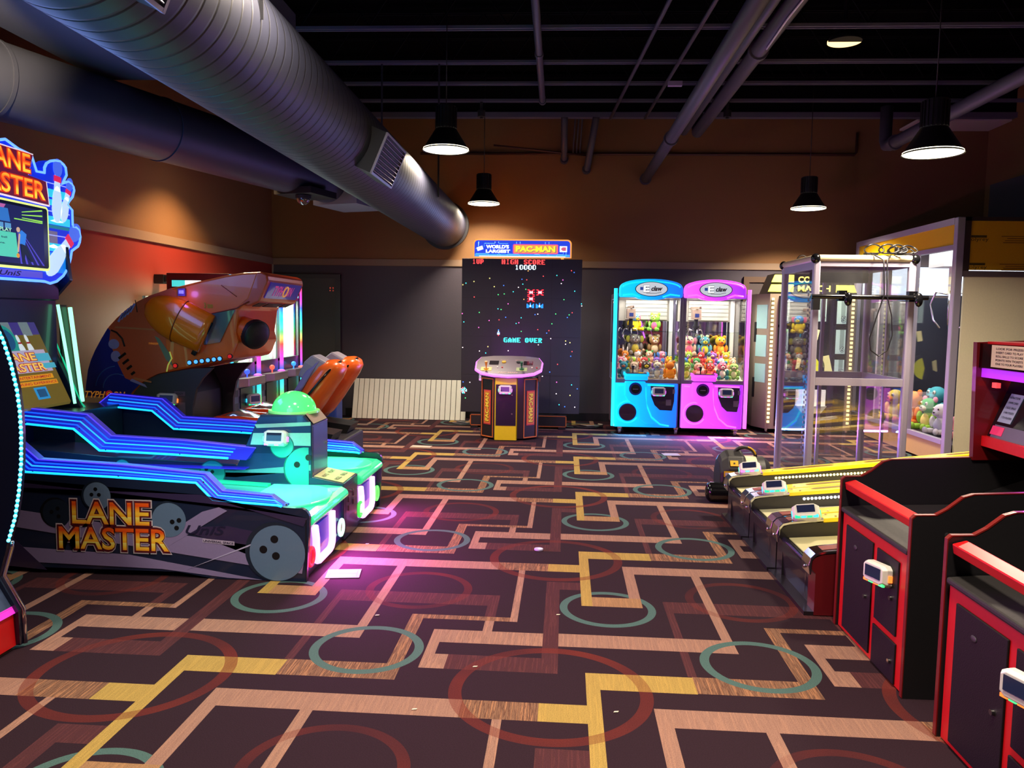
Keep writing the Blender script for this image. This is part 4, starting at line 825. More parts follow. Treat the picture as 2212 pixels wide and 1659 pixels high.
# ================================================================== TYPHOON SIMULATOR
ORG = mat('orange_gloss', 'F0641A', .3, coat=.35, var=.03); ORB = mat('orange_bright', 'FF7C10', .2, coat=.6, var=.02); RDO = mat('orange_art', 'D85A38', .35, coat=.3); BLA = mat('typhoon_blue', '1C2890', .3, coat=.3)
def typhoon():
    t = thing('motion_simulator', 'large orange and blue motion ride with a curved shell and glowing nose panel', 'arcade ride', (-3.1, 7.35, 0))
    Y0, Y1 = 6.85, 7.82
    outer = [(-4.288,.782),(-4.275,.90),(-4.254,1.022),(-4.225,1.11),(-4.183,1.199),(-4.12,1.31),(-4.048,1.414),(-3.965,1.50),(-3.876,1.577),(-3.775,1.645),(-3.669,1.697),(-3.464,1.768),(-3.209,1.832),(-2.956,1.89),(-2.80,1.915),(-2.655,1.922)]
    under = [(-2.746,1.679),(-2.84,1.60),(-2.855,1.50),(-2.87,1.38),(-2.852,1.297),(-2.905,1.172),(-2.93,1.141),(-3.25,1.067),(-3.481,1.018),(-3.609,.991),(-3.68,.955),(-3.74,.919),(-3.79,.875),(-3.832,.83),(-3.873,.766)]
    m = MB(); m.prism(outer+under, 'y', Y0, Y1); sh = m.build('shell', ORG, t, bevel=.02)
    # side artwork on the rear part
    m = MB(); yy = Y0-.001
    back = outer[:9]
    m.m = 0; m.prism([(x+.004, z) for x, z in outer[:12]]+[(-3.40, 1.72), (-3.52, 1.30), (-3.50, 1.03), (-3.609, .995), (-3.68, .96), (-3.74, .923), (-3.79, .88), (-3.832, .835), (-3.87, .785)], 'y', yy, yy-.003)
    m.m = 1; m.prism([(-4.283,.785),(-4.27,.90),(-4.249,1.022),(-4.22,1.11),(-4.178,1.199),(-4.12,1.30),(-4.052,1.405),(-4.03,1.38),(-4.045,1.28),(-4.00,1.177),(-3.965,1.078),(-3.905,.954),(-3.80,.915),(-3.77,.90),(-3.84,.83),(-3.875,.78)], 'y', yy-.003, yy-.005)
    m.m = 2
    for cx, cz, rx, rz in ((-4.0, 1.26, .05, .045), (-3.985, 1.15, .045, .05)): m.disc((cx, yy-.006, cz), 'y', rx, .002, 20, ry=rz)
    for i in range(5): m.obox((-3.93+i*.028, yy-.006, 1.50+i*.022), (.5, 0, .86), (0, 1, 0), (-.86, 0, .5), .045, .001, .010)
    m.prism([(-3.86, .93), (-3.70, .87), (-3.72, .90), (-3.84, .95)], 'y', yy-.005, yy-.007)
    m.m = 3
    m.tube([(-4.02, yy-.005, 1.385), (-3.97, yy-.005, 1.365), (-3.92, yy-.005, 1.31), (-3.90, yy-.005, 1.24)], .008, 6); m.tube([(-3.79, yy-.005, 1.66), (-3.775, yy-.005, 1.55)], .004, 6)
    for i in range(4): m.obox((-3.925+i*.032, yy-.006, 1.155-i*.052), (.80, 0, .60), (0, 1, 0), (-.6, 0, .8), .042-.007*i, .002, .011)
    m.m = 4; m.prism([(-3.98, 1.42), (-3.55, 1.40), (-3.55, 1.385), (-3.99, 1.405)], 'y', yy-.005, yy-.006); m.prism([(-3.82, .965), (-3.66, .93), (-3.66, .915), (-3.83, .945)], 'y', yy-.005, yy-.006)
    m.m = 5; m.prism([(-3.62, 1.34), (-3.52, 1.13), (-3.46, 1.07), (-3.48, 1.18), (-3.58, 1.32)], 'y', yy-.004, yy-.006)
    m.m = 6
    m.tube([(-3.483, yy-.006, 1.20), (-3.465, yy-.006, 1.14), (-3.50, yy-.006, 1.08), (-3.515, yy-.006, 1.02)], .006, 6)
    m.m = 7
    for r_, a0, a1 in ((.20, 95, 175), (.13, 60, 180)): m.tube([(x, yy-.005, z) for x, z in arc(-3.98, .86, r_, a0, a1, 10)], .006, 6)
    m.build('side_artwork', [RDO, BLA, mat('art_lilac', '9A90D0', .4), mat('art_black', '1A0A10', .4), mat('art_peach', 'D07A50', .4), mat('art_olive', '7A8A70', .4), glow('art_yellowline', 'C8D860', .35), mat('art_blueline', '3A5AB0', .4)], sh)
    m = MB(); text(m, 'TYPH', (-4.185, yy-.006, .80), (1, 0, 0), (0, 0, 1), .19, .06, .002, bold=.02, shear=.35); text(m, 'ON', (-3.965, yy-.006, .80), (1, 0, 0), (0, 0, 1), .12, .06, .002, bold=.02, shear=.35)
    m.m = 1; m.torus((-4.055, yy-.007, .805), 'y', .028, .006, 20, 6); m.m = 0; m.torus((-4.055, yy-.007, .805), 'y', .014, .005, 16, 6); text(m, 'TYPHOON', (-3.63, yy-.006, 1.27), (1, 0, 0), (0, 0, 1), .09, .018, .002, bold=.02, shear=.3)
    m.build('ride_lettering', [mat('ty_orange', 'E08A30', .4, emit='E08A30', es=.25), mat('ty_red', 'D03020', .4, emit='D03020', es=.25)], sh)
    # bullet shaped engine pod
    rot = Matrix.Rotation(R(26), 3, 'Y')
    m = MB(); secs = []; A = v3((-3.70, Y0-.01, 1.62)); B = v3((-3.13, Y0-.01, 1.36)); d = (B-A); n_ = 24; w_ = v3((-d.z, 0, d.x)).normalized()
    L_ = d.length; d.normalize()
    for k in range(15):
        f = k/14; r_ = .175*math.sqrt(max(0.001, 1-(1-min(1, f/.55))**2)) if f < .55 else .175-.02*(f-.55)
        c = A+d*(L_*f); secs.append([c+w_*(r_*1.12*math.cos(2*PI*i/n_))+v3((0, -1, 0))*(r_*.55*math.sin(2*PI*i/n_)) for i in range(n_)])
    m.smooth = True; m.loft(secs); pod = m.build('engine_pod', ORB, sh, label='bright orange bullet-shaped pod')
    m = MB(); c = A+d*(L_*.56); m.tube([c+w_*(.178*1.12*math.cos(R(a)))+v3((0, -.178*.56*math.sin(R(a)), 0)) for a in range(0, 181, 12)], .004, 6); m.build('pod_seam', mat('seam_brown', '7A2C08', .4), pod)
    # window, black bar, seams
    m = MB(); m.prism([(-3.12,1.539),(-2.875,1.586),(-3.017,1.294),(-3.163,1.267)], 'y', yy, yy-.012); m.build('side_window', mat('win_grey', '4C4E58', .12, coat=1, spec=.8), sh, sep=True)
    m = MB(); m.bar((-3.09, Y0-.02, 1.475), (-3.262, Y0-.02, 1.175), .03, .045); m.build('black_bar', BLKG, sh, bevel=.01)
    m = MB(); m.tube([(-3.10, yy-.003, 1.545), (-2.86, yy-.003, 1.60), (-2.75, yy-.003, 1.66)], .005, 6); m.tube([(-3.0, yy-.003, 1.80), (-2.86, yy-.003, 1.70)], .003, 6); m.build('shell_seam', mat('seam_red', '902810', .4), sh)
    m = MB(); text(m, '3 ton', (-3.12, yy-.001, 1.62), (1, 0, 0), (0, 0, 1), .08, .05, .002, bold=.03); m.build('gold_mark', mat('gold_mark', 'B08A28', .3, .6), sh)
    m = MB(); m.box(-3.385, -3.32, Y0-.03, Y0, 1.70, 1.765); m.m = 1; m.box(-3.375, -3.33, Y0-.034, Y0-.03, 1.72, 1.75); m.build('side_lamp', [mat('lamp_violet', '5A40A0', .3), mat('lamp_face', 'A0A0E0', .2, emit='8080E0', es=.5)], sh)
    light('typhoon_violet', 'POINT', (-3.30, Y0-.12, 1.72), .5, (.5, .2, 1), .03)
    for i, (x, z) in enumerate([(-3.434,1.075),(-3.302,1.105),(-3.242,1.114),(-3.187,1.122),(-3.131,1.130),(-3.076,1.138),(-3.023,1.146),(-2.93,1.168)]):
        k = i in (0, 7); m = MB(); m.m = 0; m.cyl((x, Y0-.008, z), (x, Y0+.01, z), .024, 18); m.m = 1; m.cyl((x, Y0-.014, z), (x, Y0-.006, z), .017, 16)
        m.build('marker_light', [BLK, glow('mk_red', 'C01818', .8) if k else glow('mk_blue', '50A8FF', 1.3)], sh)
    # nose box with the title
    m = MB(); m.prism([(-2.64,1.925),(-2.585,1.90),(-2.575,1.84),(-2.66,1.66),(-2.76,1.615),(-2.85,1.64),(-2.85,1.90)], 'y', Y0+.003, Y1-.003); ns = m.build('nose', mat('nose_orange', 'D04A1C', .3, coat=.35), sh, bevel=.015)
    nx = v3((.905, 0, -.425)).normalized(); up = v3((.425, 0, .905)).normalized(); c = v3((-2.612, (Y0+Y1)/2, 1.768)); U = v3((0, 1, 0))
    m = MB(); m.obox(c, U, up, nx, (Y1-Y0)/2-.07, .078, .012); ds = m.build('nose_display', mat('disp_violet', '2A1C78', .15, emit='3A28A0', es=.35, coat=.8), ns)
    m = MB(); m.m = 1; cc_ = c+nx*.013
    text(m, 'TYPH', cc_-U*.15, U, up, .26, .10, .001, bold=.02, shear=.25); text(m, 'ON', cc_+U*.145, U, up, .17, .10, .001, bold=.02, shear=.25); m.m = 0
    m.tube([cc_+U*(.03+.05*math.cos(a))+up*(.05*math.sin(a))+nx*.002 for a in [2*PI*i/18 for i in range(18)]], .007, 6, True); m.build('ride_lettering', [glow('ty_gold', 'D09048', .7), glow('ty_magenta', 'B03870', .6)], ds)
    m = MB()
    for a, b in ((Y0+.06, Y0+.24), (Y0+.30, Y1-.30), (Y1-.24, Y1-.06)):
        m.prism([(a, 0), (b, 0)], 'x', 0, 0) if False else m.obox((-2.715, (a+b)/2, 1.634), U, (.9, 0, .42), (-.42, 0, .9), (b-a)/2, .035, .004)
    m.build('nose_grille', mat('grille_brown', '3A2418', .5, bump=.4), ns)
    # speaker pod below the nose
    m = MB(); m.cone((-2.98, 7.02, 1.46), (-2.76, 6.96, 1.375), .10, .125, 28); sp = m.build('speaker_pod', ORG, sh, bevel=.006)
    m = MB(); dd = v3((.80, -.52, -.28)).normalized(); c2 = v3((-2.735, 6.955, 1.365)); m.cyl(c2-dd*.03, c2+dd*.02, .135, 36); m.ell(c2+dd*.02, .13, .13, .03, 28, 6, rot=dd.to_track_quat('Z', 'Y').to_matrix(), z0=0); m.build('speaker_grille', mat('speaker_black', '08080C', .5, bump=.2), sp, label='round black speaker')
    # base
    m = MB(); m.prism([(-3.92,.28),(-3.90,.76),(-3.86,.824),(-3.767,.915),(-3.636,.987),(-3.286,1.05),(-3.10,1.06),(-3.198,.964),(-3.26,.862),(-3.295,.70),(-3.30,.28)], 'y', Y0+.02, Y0+.06); m.prism([(-3.92,.28),(-3.90,.76),(-3.86,.824),(-3.767,.915),(-3.636,.987),(-3.286,1.05),(-3.10,1.06),(-3.198,.964),(-3.26,.862),(-3.295,.70),(-3.30,.28)], 'y', Y1-.06, Y1-.02); bs = m.build('base_fairing', mat('fairing_grey', '3E3C46', .6, bump=.2), t, sep=True)
    m = MB(); m.prism([(-3.92,.02),(-3.92,.76),(-3.75,.90),(-3.5,1.0),(-3.4,.8),(-3.4,.02)], 'y', Y0+.07, Y1-.07); m.build('base_column', BLK, t)
    m = MB(); m.box(-4.3, -1.95, Y0+.05, Y1-.05, .02, .40); m.build('base_platform', mat('platform_dark', '1C1C24', .5), t, bevel=.02)
    reader(bs, (-3.52, Y0+.018, .76), (.25, -1, .2), (0, .2, 1), 1.2, 1)
    m = MB(); m.m = 0; m.box(-3.46, -3.36, Y0+.016, Y0+.018, .80, .84); m.box(-3.46, -3.36, Y0+.016, Y0+.018, .62, .74); m.m = 1; text(m, 'READY', (-3.41, Y0+.0155, .82), (1, 0, 0), (0, 0, 1), .07, .02, .001); m.build('small_sign', [mat('sign_mauve', '6A5868', .5), mat('sign_ink', '302A34', .5)], bs)
    # two reclining seats
    SIL = mat('seat_silver', 'B8B8C0', .12, .8); PAD = mat('seat_pad', '7A70A8', .6, bump=.2); HR = mat('headrest', '8A8498', .5, bump=.2)
    for k, (y, ln) in enumerate(((7.02, 0), (7.62, .02))):
        o = v3((0, 0, 0)); st = thing if 0 else None
        def sec(x, z, w1, h, nrm):  # oval section across Y
            n2 = v3((nrm[0], 0, nrm[1])).normalized()
            return [v3((x, y, z))+v3((0, w1*math.cos(a)*(1 if abs(math.cos(a)) < .8 else .97), 0))+n2*(h*math.sin(a)) for a in [2*PI*i/24 for i in range(24)]]
        m = MB(); m.smooth = True
        m.loft([sec(-2.36, .55, .16, .05, (-.8, .6)), sec(-2.30, .66, .20, .10, (-.8, .6)), sec(-2.22, .80, .22, .12, (-.85, .55)), sec(-2.14, .93, .215, .125, (-.87, .5)), sec(-2.06, 1.04, .20, .12, (-.87, .5)), sec(-2.0, 1.10, .17, .09, (-.87, .5)), sec(-1.975, 1.125, .11, .05, (-.87, .5))])
        sb = m.build('seat_shell', ORG, t)
        m = MB(); m.tube([(-2.38, y-.20, .60), (-2.30, y-.228, .70), (-2.20, y-.238, .84), (-2.11, y-.228, .95), (-2.03, y-.19, 1.05), (-1.985, y-.10, 1.115), (-1.97, y, 1.13)], .011, 6); m.build('shell_trim', BLKG, sb)
        m = MB(); m.smooth = False
        m.loft([[v3((x, y+s*w1, z)) for s, x, z in ((-1, a, b), (1, a, b), (1, a+.10, b+.05), (-1, a+.10, b+.05))] for a, b, w1 in ((-2.48, .66, .14), (-2.36, .86, .17), (-2.27, 1.02, .15), (-2.22, 1.10, .12))]); m.build('seat_pad', PAD, sb, bevel=.015)
        m = MB(); m.loft([[v3((x, y+s*w1, z)) for s, x, z in ((-1, a, b), (1, a, b), (1, a+c_*.85, b-c_*.45), (-1, a+c_*.85, b-c_*.45))] for a, b, w1, c_ in ((-2.33, 1.00, .14, .22), (-2.27, 1.13, .135, .25), (-2.20, 1.195, .11, .22))]); m.build('headrest', HR, sb, bevel=.02)
        # leg rest: silver tray between two orange side lobes
        m = MB(); m.smooth = True
        for s in (-1, 1):
            ys = y+s*.17
            m.loft([[v3((x, ys+r_*.9*math.cos(a), z+r_*math.sin(a))) for a in [2*PI*i/16 for i in range(16)]] for x, z, r_ in ((-3.22, .53, .01), (-3.18, .545, .045), (-3.05, .57, .06), (-2.85, .575, .055), (-2.6, .56, .055), (-2.40, .56, .06), (-2.32, .56, .03))])
        lg = m.build('leg_rest', mat('leg_orange', 'C8401A', .15, coat=1), sb)
        m = MB(); m.smooth = True
        m.loft([[v3((x, y+yy_, z+.03*math.cos(yy_*9))) for yy_ in (-.15, -.1, -.05, 0, .05, .1, .15)]+[v3((x, y+yy_, z-.05)) for yy_ in (.15, .1, .05, 0, -.05, -.1, -.15)] for x, z in ((-3.15, .52), (-3.02, .60), (-2.92, .645), (-2.82, .61), (-2.70, .57), (-2.60, .60), (-2.45, .58), (-2.38, .60))]); m.build('silver_tray', SIL, lg)
        m = MB(); m.prism([(-3.3, .38), (-3.2, .50), (-2.3, .52), (-2.0, .48), (-2.05, .38)], 'y', y-.16, y+.16); m.build('seat_mount', BLK, t)
    return t
typhoon()
m = MB(); m.box(-3.32, -3.05, 10.62, 10.95, 0, .52); m.box(-3.34, -3.03, 10.60, 10.97, .52, .56); tag(m.build('waste_bin', mat('bin_blue', '1C3C90', .5), bevel=.02), 'blue bin standing by the grey door behind the ride seats', 'bin')
m = MB(); m.box(-4.38, -4.28, 8.30, 8.42, 1.86, 1.96); m.box(-4.28, -4.24, 8.32, 8.40, 1.88, 1.95); tag(m.build('wall_speaker', BLK), 'small black speaker on the left wall behind the motion ride', 'speaker')
# white slatted panel leaning on the back wall
t = thing('slatted_panel', 'white slatted panel with dark gaps leaning on the back wall beside the big screen', 'panel', (-2.2, 11.6, 0))
m = MB()
for k in range(22):
    x = -3.08+k*.0785; dz = -.008*abs(0)
    m.prism([(11.56, .004), (11.585, .004), (11.765, .588), (11.74, .588)], 'x', x, x+.069)
m.build('slats', mat('slat_white', 'D8D8D0', .45), t)
m = MB(); m.prism([(11.587, .01), (11.60, .01), (11.775, .57), (11.762, .57)], 'x', -3.08, -1.37); m.build('backing', BLK, t)
# ================================================================== WORLD'S LARGEST SCREEN GAME
def big_screen():
    t = thing('video_wall_game', 'tall black video wall showing a space shooter with GAME OVER under a lit blue sign', 'arcade game', (-.52, 11.1, 0))
    Y = 11.0
    m = MB(); m.box(-1.36, .318, Y, Y+.10, .204, 2.365); sc = m.build('video_wall', mat('led_black', '302A34', .55, bump=.3, bscale=400), t, bevel=.004)
    m = MB()
    for z in (.74, 1.28, 1.82): m.box(-1.36, .318, Y-.001, Y+.001, z-.002, z+.002)
    for x in (-.94, -.52, -.10): m.box(x-.0015, x+.0015, Y-.001, Y+.001, .204, 2.365)
    m.build('panel_joint', BLK, sc)
    m = MB()
    for x in (-1.05, 0.0): m.box(x-.04, x+.04, Y+.10, Y+.75, 0, .05); m.box(x-.03, x+.03, Y+.10, Y+.16, 0, 2.0); m.bar((x, Y+.7, .03), (x, Y+.14, 1.1), .04)
    m.build('support_frame', DARK, t, sep=True)
    def z4(x, y): return (-1.361+(x-122)*.0018828, 2.365-(y-205)*.0018828*1.0)
    k = .0018828
    m = MB(); pixtext(m, '1UP', z4(200, 0)[0], 2.356, Y, .0092, .0094); pixtext(m, 'HIGH', z4(418, 0)[0], 2.356, Y, .0100, .0094); pixtext(m, 'SCORE', z4(582, 0)[0], 2.356, Y, .0102, .0094); m.build('red_text', glow('px_red', 'FF4848', 1.4), sc)
    m = MB(); pixtext(m, '10000', z4(518, 0)[0], 2.283, Y, .0100, .0094); m.build('score_text', glow('px_white', 'D8F4FF', 1.6), sc)
    m = MB(); pixtext(m, 'GAME', z4(440, 0)[0], z4(0, 788)[1], Y, .0104, .0094); pixtext(m, 'OVER', z4(600, 0)[0], z4(0, 788)[1], Y, .0104, .0094); m.build('game_over_text', glow('px_teal', '38F0E0', 1.4), sc)
    # generic pixel ships
    pat = ['1100011', '0110110', '0021200', '1122211', '0021200', '0110110', '1100011']; pb = ['0001000', '1001001', '1102011', '1112111', '1112111', '1100011']
    m = MB()
    for cx, cz, P_, base in ((640, 450, pat, 0), (706, 450, pat, 0), (640, 498, pat, 0), (636, 550, pb, 2), (704, 550, pb, 2)):
        x0, z0 = z4(cx-28, cz-22)
        for j, row in enumerate(P_):
            for i, ch in enumerate(row):
                if ch != '0': m.m = base if ch == '1' else 1; m.box(x0+i*.0148, x0+(i+1)*.0148, Y-.004, Y, z0-(j+1)*.0118, z0-j*.0118)
    x0, z0 = z4(393, 728)
    for j, (w_, mm) in enumerate(((1, 2), (1, 1), (3, 3), (3, 1), (1, 0))): m.m = mm; m.box(x0+.015-w_*.006, x0+.015+w_*.006, Y-.004, Y, z0-(j+1)*.018, z0-j*.018)
    q = random.Random(5); x0, z0 = z4(118, 1165)
    for i in range(9):
        for j in range(9):
            if (i-4)**2+(j-4)**2 < 18 and q.random() < .75: m.m = q.choice((1, 4, 4, 0)); m.box(x0+i*.0105, x0+(i+1)*.0105, Y-.004, Y, z0-(j+1)*.0105, z0-j*.0105)
    m.build('pixel_ship', [glow('sh_red', 'FF3040', 1.3), glow('sh_white', 'E8F0FF', 1.4), glow('sh_blue', '2090FF', 1.3), glow('sh_lblue', '80B0FF', 1.2), glow('sh_cyan', '40F0F0', 1.4)], sc)
    stars = '130,400,y 153,388,c 213,375,y 330,350,y 365,411,y 435,402,b 395,470,g 440,464,g 216,490,r 545,414,w 507,447,c 470,537,p 395,575,c 418,580,g 570,354,b 577,390,c 606,358,r 600,428,g 587,502,o 728,330,r 828,323,c 873,356,p 862,382,w 935,287,r 955,300,b 962,437,c 884,500,g 1014,530,c 1016,545,w 127,614,p 255,604,g 453,637,b 404,657,r 330,663,p 140,676,c 252,716,p 532,682,c 552,676,p 569,639,c 571,740,g 672,614,b 692,610,w 825,607,g 925,612,g 947,596,r 912,632,b 798,680,g 694,725,r 777,731,r 761,750,b 903,806,y 935,818,y 903,830,w 792,790,w 133,867,w 323,858,y 260,892,w 307,906,c 476,886,w 495,934,y 602,940,b 700,838,w 952,884,r 943,919,b 846,981,r 789,1040,b 735,1073,w 842,1115,p 954,1133,c 997,1162,b 841,1202,w 944,1212,y 864,1284,c 906,1298,b 981,1300,w 139,1127,b 190,1129,w 157,1248,g 615,292,o'
    cols = {'y': 'FFF080', 'c': '40F0F0', 'b': '4080FF', 'g': '50F080', 'r': 'FF5050', 'w': 'FFF0F0', 'p': 'FF70D0', 'o': 'FFB060'}; ks = list(cols)
    m = MB()
    for s in stars.split():
        a, b, c = s.split(','); x, z = z4(float(a), float(b)); m.m = ks.index(c); r_ = .0062; x = max(-1.35, x); m.box(x-r_, x+r_, Y-.004, Y, z-r_, z+r_)
    m.build('star_dot', [glow('star_'+c, cols[c], 1.8) for c in ks], sc)
    # marquee
    mk = [(-1.205, 2.388), (-1.205, 2.58)]+arc(-1.145, 2.575, .06, 180, 90, 6)+arc(.105, 2.575, .06, 90, 0, 6)+[(.165, 2.388)]
    m = MB(); m.box(-1.1, -1.06, Y+.03, Y+.08, 2.36, 2.40); m.box(.02, .06, Y+.03, Y+.08, 2.36, 2.40); m.prism(mk, 'y', Y, Y+.10); mq = m.build('lit_sign', glow('sign_orange', 'FF9A48', 1.3), t)
    inn = [(-1.187, 2.392), (-1.187, 2.57)]+arc(-1.140, 2.572, .045, 180, 90, 6)+arc(.100, 2.572, .045, 90, 0, 6)+[(.147, 2.392)]
    E_ = lambda n, c, e: glow(n, c, e)
    m = MB(); m.m = 0; m.prism(inn, 'y', Y-.004, Y); m.m = 1; m.box(-1.18, .14, Y-.005, Y-.003, 2.392, 2.43); m.m = 2; m.box(-1.12, .08, Y-.006, Y-.003, 2.394, 2.404)
    m.m = 3
    for pts in ([(-1.17, 2.50), (-1.13, 2.50), (-1.13, 2.60)], [(-.90, 2.60), (-.90, 2.575), (-1.05, 2.575), (-1.05, 2.53)], [(-.85, 2.60), (-.85, 2.575), (-.72, 2.575)], [(-1.17, 2.435), (-1.0, 2.435), (-.98, 2.40)], [(-.87, 2.40), (-.86, 2.43), (-.83, 2.43), (-.82, 2.40)], [(-.74, 2.40), (-.72, 2.43), (-.57, 2.43), (-.55, 2.40)], [(-.35, 2.43), (-.28, 2.43), (-.27, 2.40)], [(-.17, 2.40), (-.17, 2.44)], [(-.15, 2.40), (-.15, 2.44)], [(-.05, 2.40), (-.03, 2.43), (.05, 2.43), (.05, 2.46)], [(.09, 2.40), (.09, 2.46)], [(-.60, 2.60), (-.60, 2.57)], [(-.55, 2.60), (-.55, 2.57)], [(-.20, 2.60), (-.20, 2.57)], [(-.15, 2.60), (-.15, 2.57)]): m.tube([(x, Y-.005, z) for x, z in pts], .0035, 5)
    m.m = 4; m.prism(rrect(-.65, -.02, 2.435, 2.568, .02), 'y', Y-.008, Y-.004); m.m = 5; m.prism(rrect(-.635, -.035, 2.447, 2.556, .012), 'y', Y-.010, Y-.006)
    m.m = 2; text(m, "WORLD'S", (-.865, Y-.006, 2.53), (1, 0, 0), (0, 0, 1), .32, .052, .002, bold=.05); text(m, 'LARGEST', (-.858, Y-.006, 2.468), (1, 0, 0), (0, 0, 1), .34, .046, .002, bold=.05)
    m.m = 8; text(m, 'PAC-MAN', (-.330, Y-.010, 2.498), (1, 0, 0), (0, 0, 1), .565, .09, .002, bold=.08); m.m = 6; text(m, 'PAC-MAN', (-.335, Y-.010, 2.502), (1, 0, 0), (0, 0, 1), .55, .08, .004, bold=.05)
    m.m = 2; m.box(.0, .102, Y-.008, Y-.004, 2.465, 2.545); m.obox((-1.11, Y-.007, 2.505), (1, 0, .35), (0, 1, 0), (-.35, 0, 1), .042, .002, .025); m.m = 7; m.prism([(.015, 2.505), (.04, 2.53), (.088, 2.53), (.088, 2.48), (.04, 2.48)], 'y', Y-.010, Y-.008); text(m, 'RAW', (-1.112, Y-.009, 2.512), (1, 0, .35), (-.35, 0, 1), .06, .02, .001, bold=.03)
    m.build('sign_artwork', [E_('pm_blue', '2848E0', .9), E_('pm_sky', '48A8F8', 1.0), E_('pm_white', 'F0F8FF', 1.5), E_('pm_line', '70C8FF', 1.0), E_('pm_pink', 'F05090', 1.0), E_('pm_orange', 'FF9850', 1.1), E_('pm_yellow', 'F0E830', 1.3), E_('pm_red', 'D06080', 1.0), E_('pm_shadow', '806080', .7)], mq)
    # low box behind the console
    m = MB(); m.m = 0; m.box(-1.209, .142, 10.86, 10.99, .035, .19); m.m = 1
    for a, b, c, d in ((-1.209, .142, .035, .045), (-1.209, .142, .18, .19), (-1.209, -1.197, .035, .19), (.13, .142, .035, .19)): m.box(a, b, 10.855, 10.86, c, d)
    fb = m.build('floor_box', [mat('box_brown', '2C2428', .4), mat('box_orange', 'D86A30', .4)], t)
    m = MB()
    for x in (-1.15, .08): m.box(x-.05, x+.05, 10.84, 11.04, 0, .035)
    m.build('box_foot', BLK, fb, sep=True)
big_screen()
def console():
    t = thing('game_console', 'two-player joystick pedestal with glowing purple rim and yellow front in front of the video wall', 'arcade game', (-.605, 10.05, 0))
    PB = mat('console_black', '1E181C', .35); YL = mat('console_yellow', 'D8C018', .35); OR = mat('console_orange', 'D06A30', .4)
    # plan: faceted front
    plan = [(-.975, 9.98), (-.80, 9.80), (-.41, 9.80), (-.235, 9.98), (-.235, 10.30), (-.975, 10.30)]
    m = MB(); m.prism(plan, 'z', .02, .80); bd = m.build('pedestal', PB, t, bevel=.006)
    m = MB(); m.m = 0; m.prism([(-.78, 9.796), (-.77, 9.775), (-.505, 9.775), (-.495, 9.796)], 'z', .005, .79); m.m = 1; m.box(-.765, -.51, 9.770, 9.776, .19, .71)
    cf = m.build('center_front', [YL, mat('door_indigo2', '100C28', .3, coat=.4)], bd, label='yellow front with dark door')
    m = MB(); m.cyl((-.56, 9.771, .58), (-.56, 9.762, .58), .01, 10); m.cyl((-.56, 9.771, .34), (-.56, 9.762, .34), .01, 10); m.build('door_lock', CHR, cf)
    reader(cf, (-.645, 9.77, .645), (0, -1, .1), (0, .1, 1), 1.15, 2)
    for s, (ax, ay, bx, by) in ((0, (-.965, 9.965, -.79, 9.797)), (1, (-.42, 9.797, -.245, 9.965))):
        A, B = v3((ax, ay, 0)), v3((bx, by, 0)); U = (B-A).normalized(); n_ = v3((U.y, -U.x, 0)); mid = (A+B)/2
        W = (B-A).length
        m = MB()
        for zz, hz in ((.035, .006), (.775, .006)): m.m = 1; m.obox(mid+n_*.004+v3((0, 0, zz)), U, n_, (0, 0, 1), W*.44, .003, hz)
        for sx in (-1, 1): m.obox(mid+U*sx*W*.44+n_*.004+v3((0, 0, .405)), U, n_, (0, 0, 1), .005, .003, .375)
        m.m = 0; m.obox(mid+n_*.005+v3((0, 0, .41)), U, n_, (0, 0, 1), W*.27, .003, .22); m.m = 1; m.obox(mid+n_*.007+v3((0, 0, .41)), U, n_, (0, 0, 1), W*.235, .003, .205)
        dr = v3((0, 0, 1)) if s == 0 else v3((0, 0, -1)); m.m = 3; text(m, 'PAC-MAN', mid+n_*.010+v3((0, 0, .41)), dr, n_.cross(dr), .37, .085, .001, bold=.08)
        m.m = 2; text(m, 'PAC-MAN', mid+n_*.010+v3((0, 0, .412)), dr, n_.cross(dr), .36, .072, .002, bold=.04)
        m.build('title_panel', [mat('pn_red', 'B03038', .4, emit='B03038', es=.15), OR, mat('pn_yellow', 'D8B838', .4, emit='D8B838', es=.2), mat('pn_dark', '301818', .4)], bd)
    m = MB(); m.box(-1.0, -.97, 9.96, 10.05, .74, .82); m.box(-.24, -.21, 9.96, 10.05, .74, .82); m.build('bracket', CHR, bd, sep=True)
    # sloping top
    def top(x, y): return .845+(y-9.74)*.36
    o2 = [(-1.03, 9.90), (-.95, 9.80), (-.80, 9.745), (-.62, 9.725), (-.44, 9.745), (-.29, 9.80), (-.21, 9.90), (-.20, 10.12), (-.245, 10.25), (-.40, 10.29), (-.62, 10.30), (-.84, 10.29), (-.995, 10.25), (-1.04, 10.12)]
    m = MB(); n = len(o2); m.add([(x, y, top(x, y)-.05) for x, y in o2]+[(x, y, top(x, y)) for x, y in o2], [list(range(n))[::-1], list(range(n, 2*n))]+[(i, (i+1) % n, n+(i+1) % n, n+i) for i in range(n)])
    dk = m.build('control_deck', mat('deck_grey', '6A5C68', .35, coat=.3), t)
    m = MB(); m.tube([(x, y, top(x, y)-.022) for x, y in o2], .020, 8, True); m.build('purple_rim', glow('rim_purple', 'E868FF', 2.0), dk)
    N = v3((0, -.36, 1)).normalized(); V_ = v3((0, 1, .36)).normalized(); U = v3((1, 0, 0))
    def P(x, y, o=.0): return v3((x, y, top(x, y)))+N*o
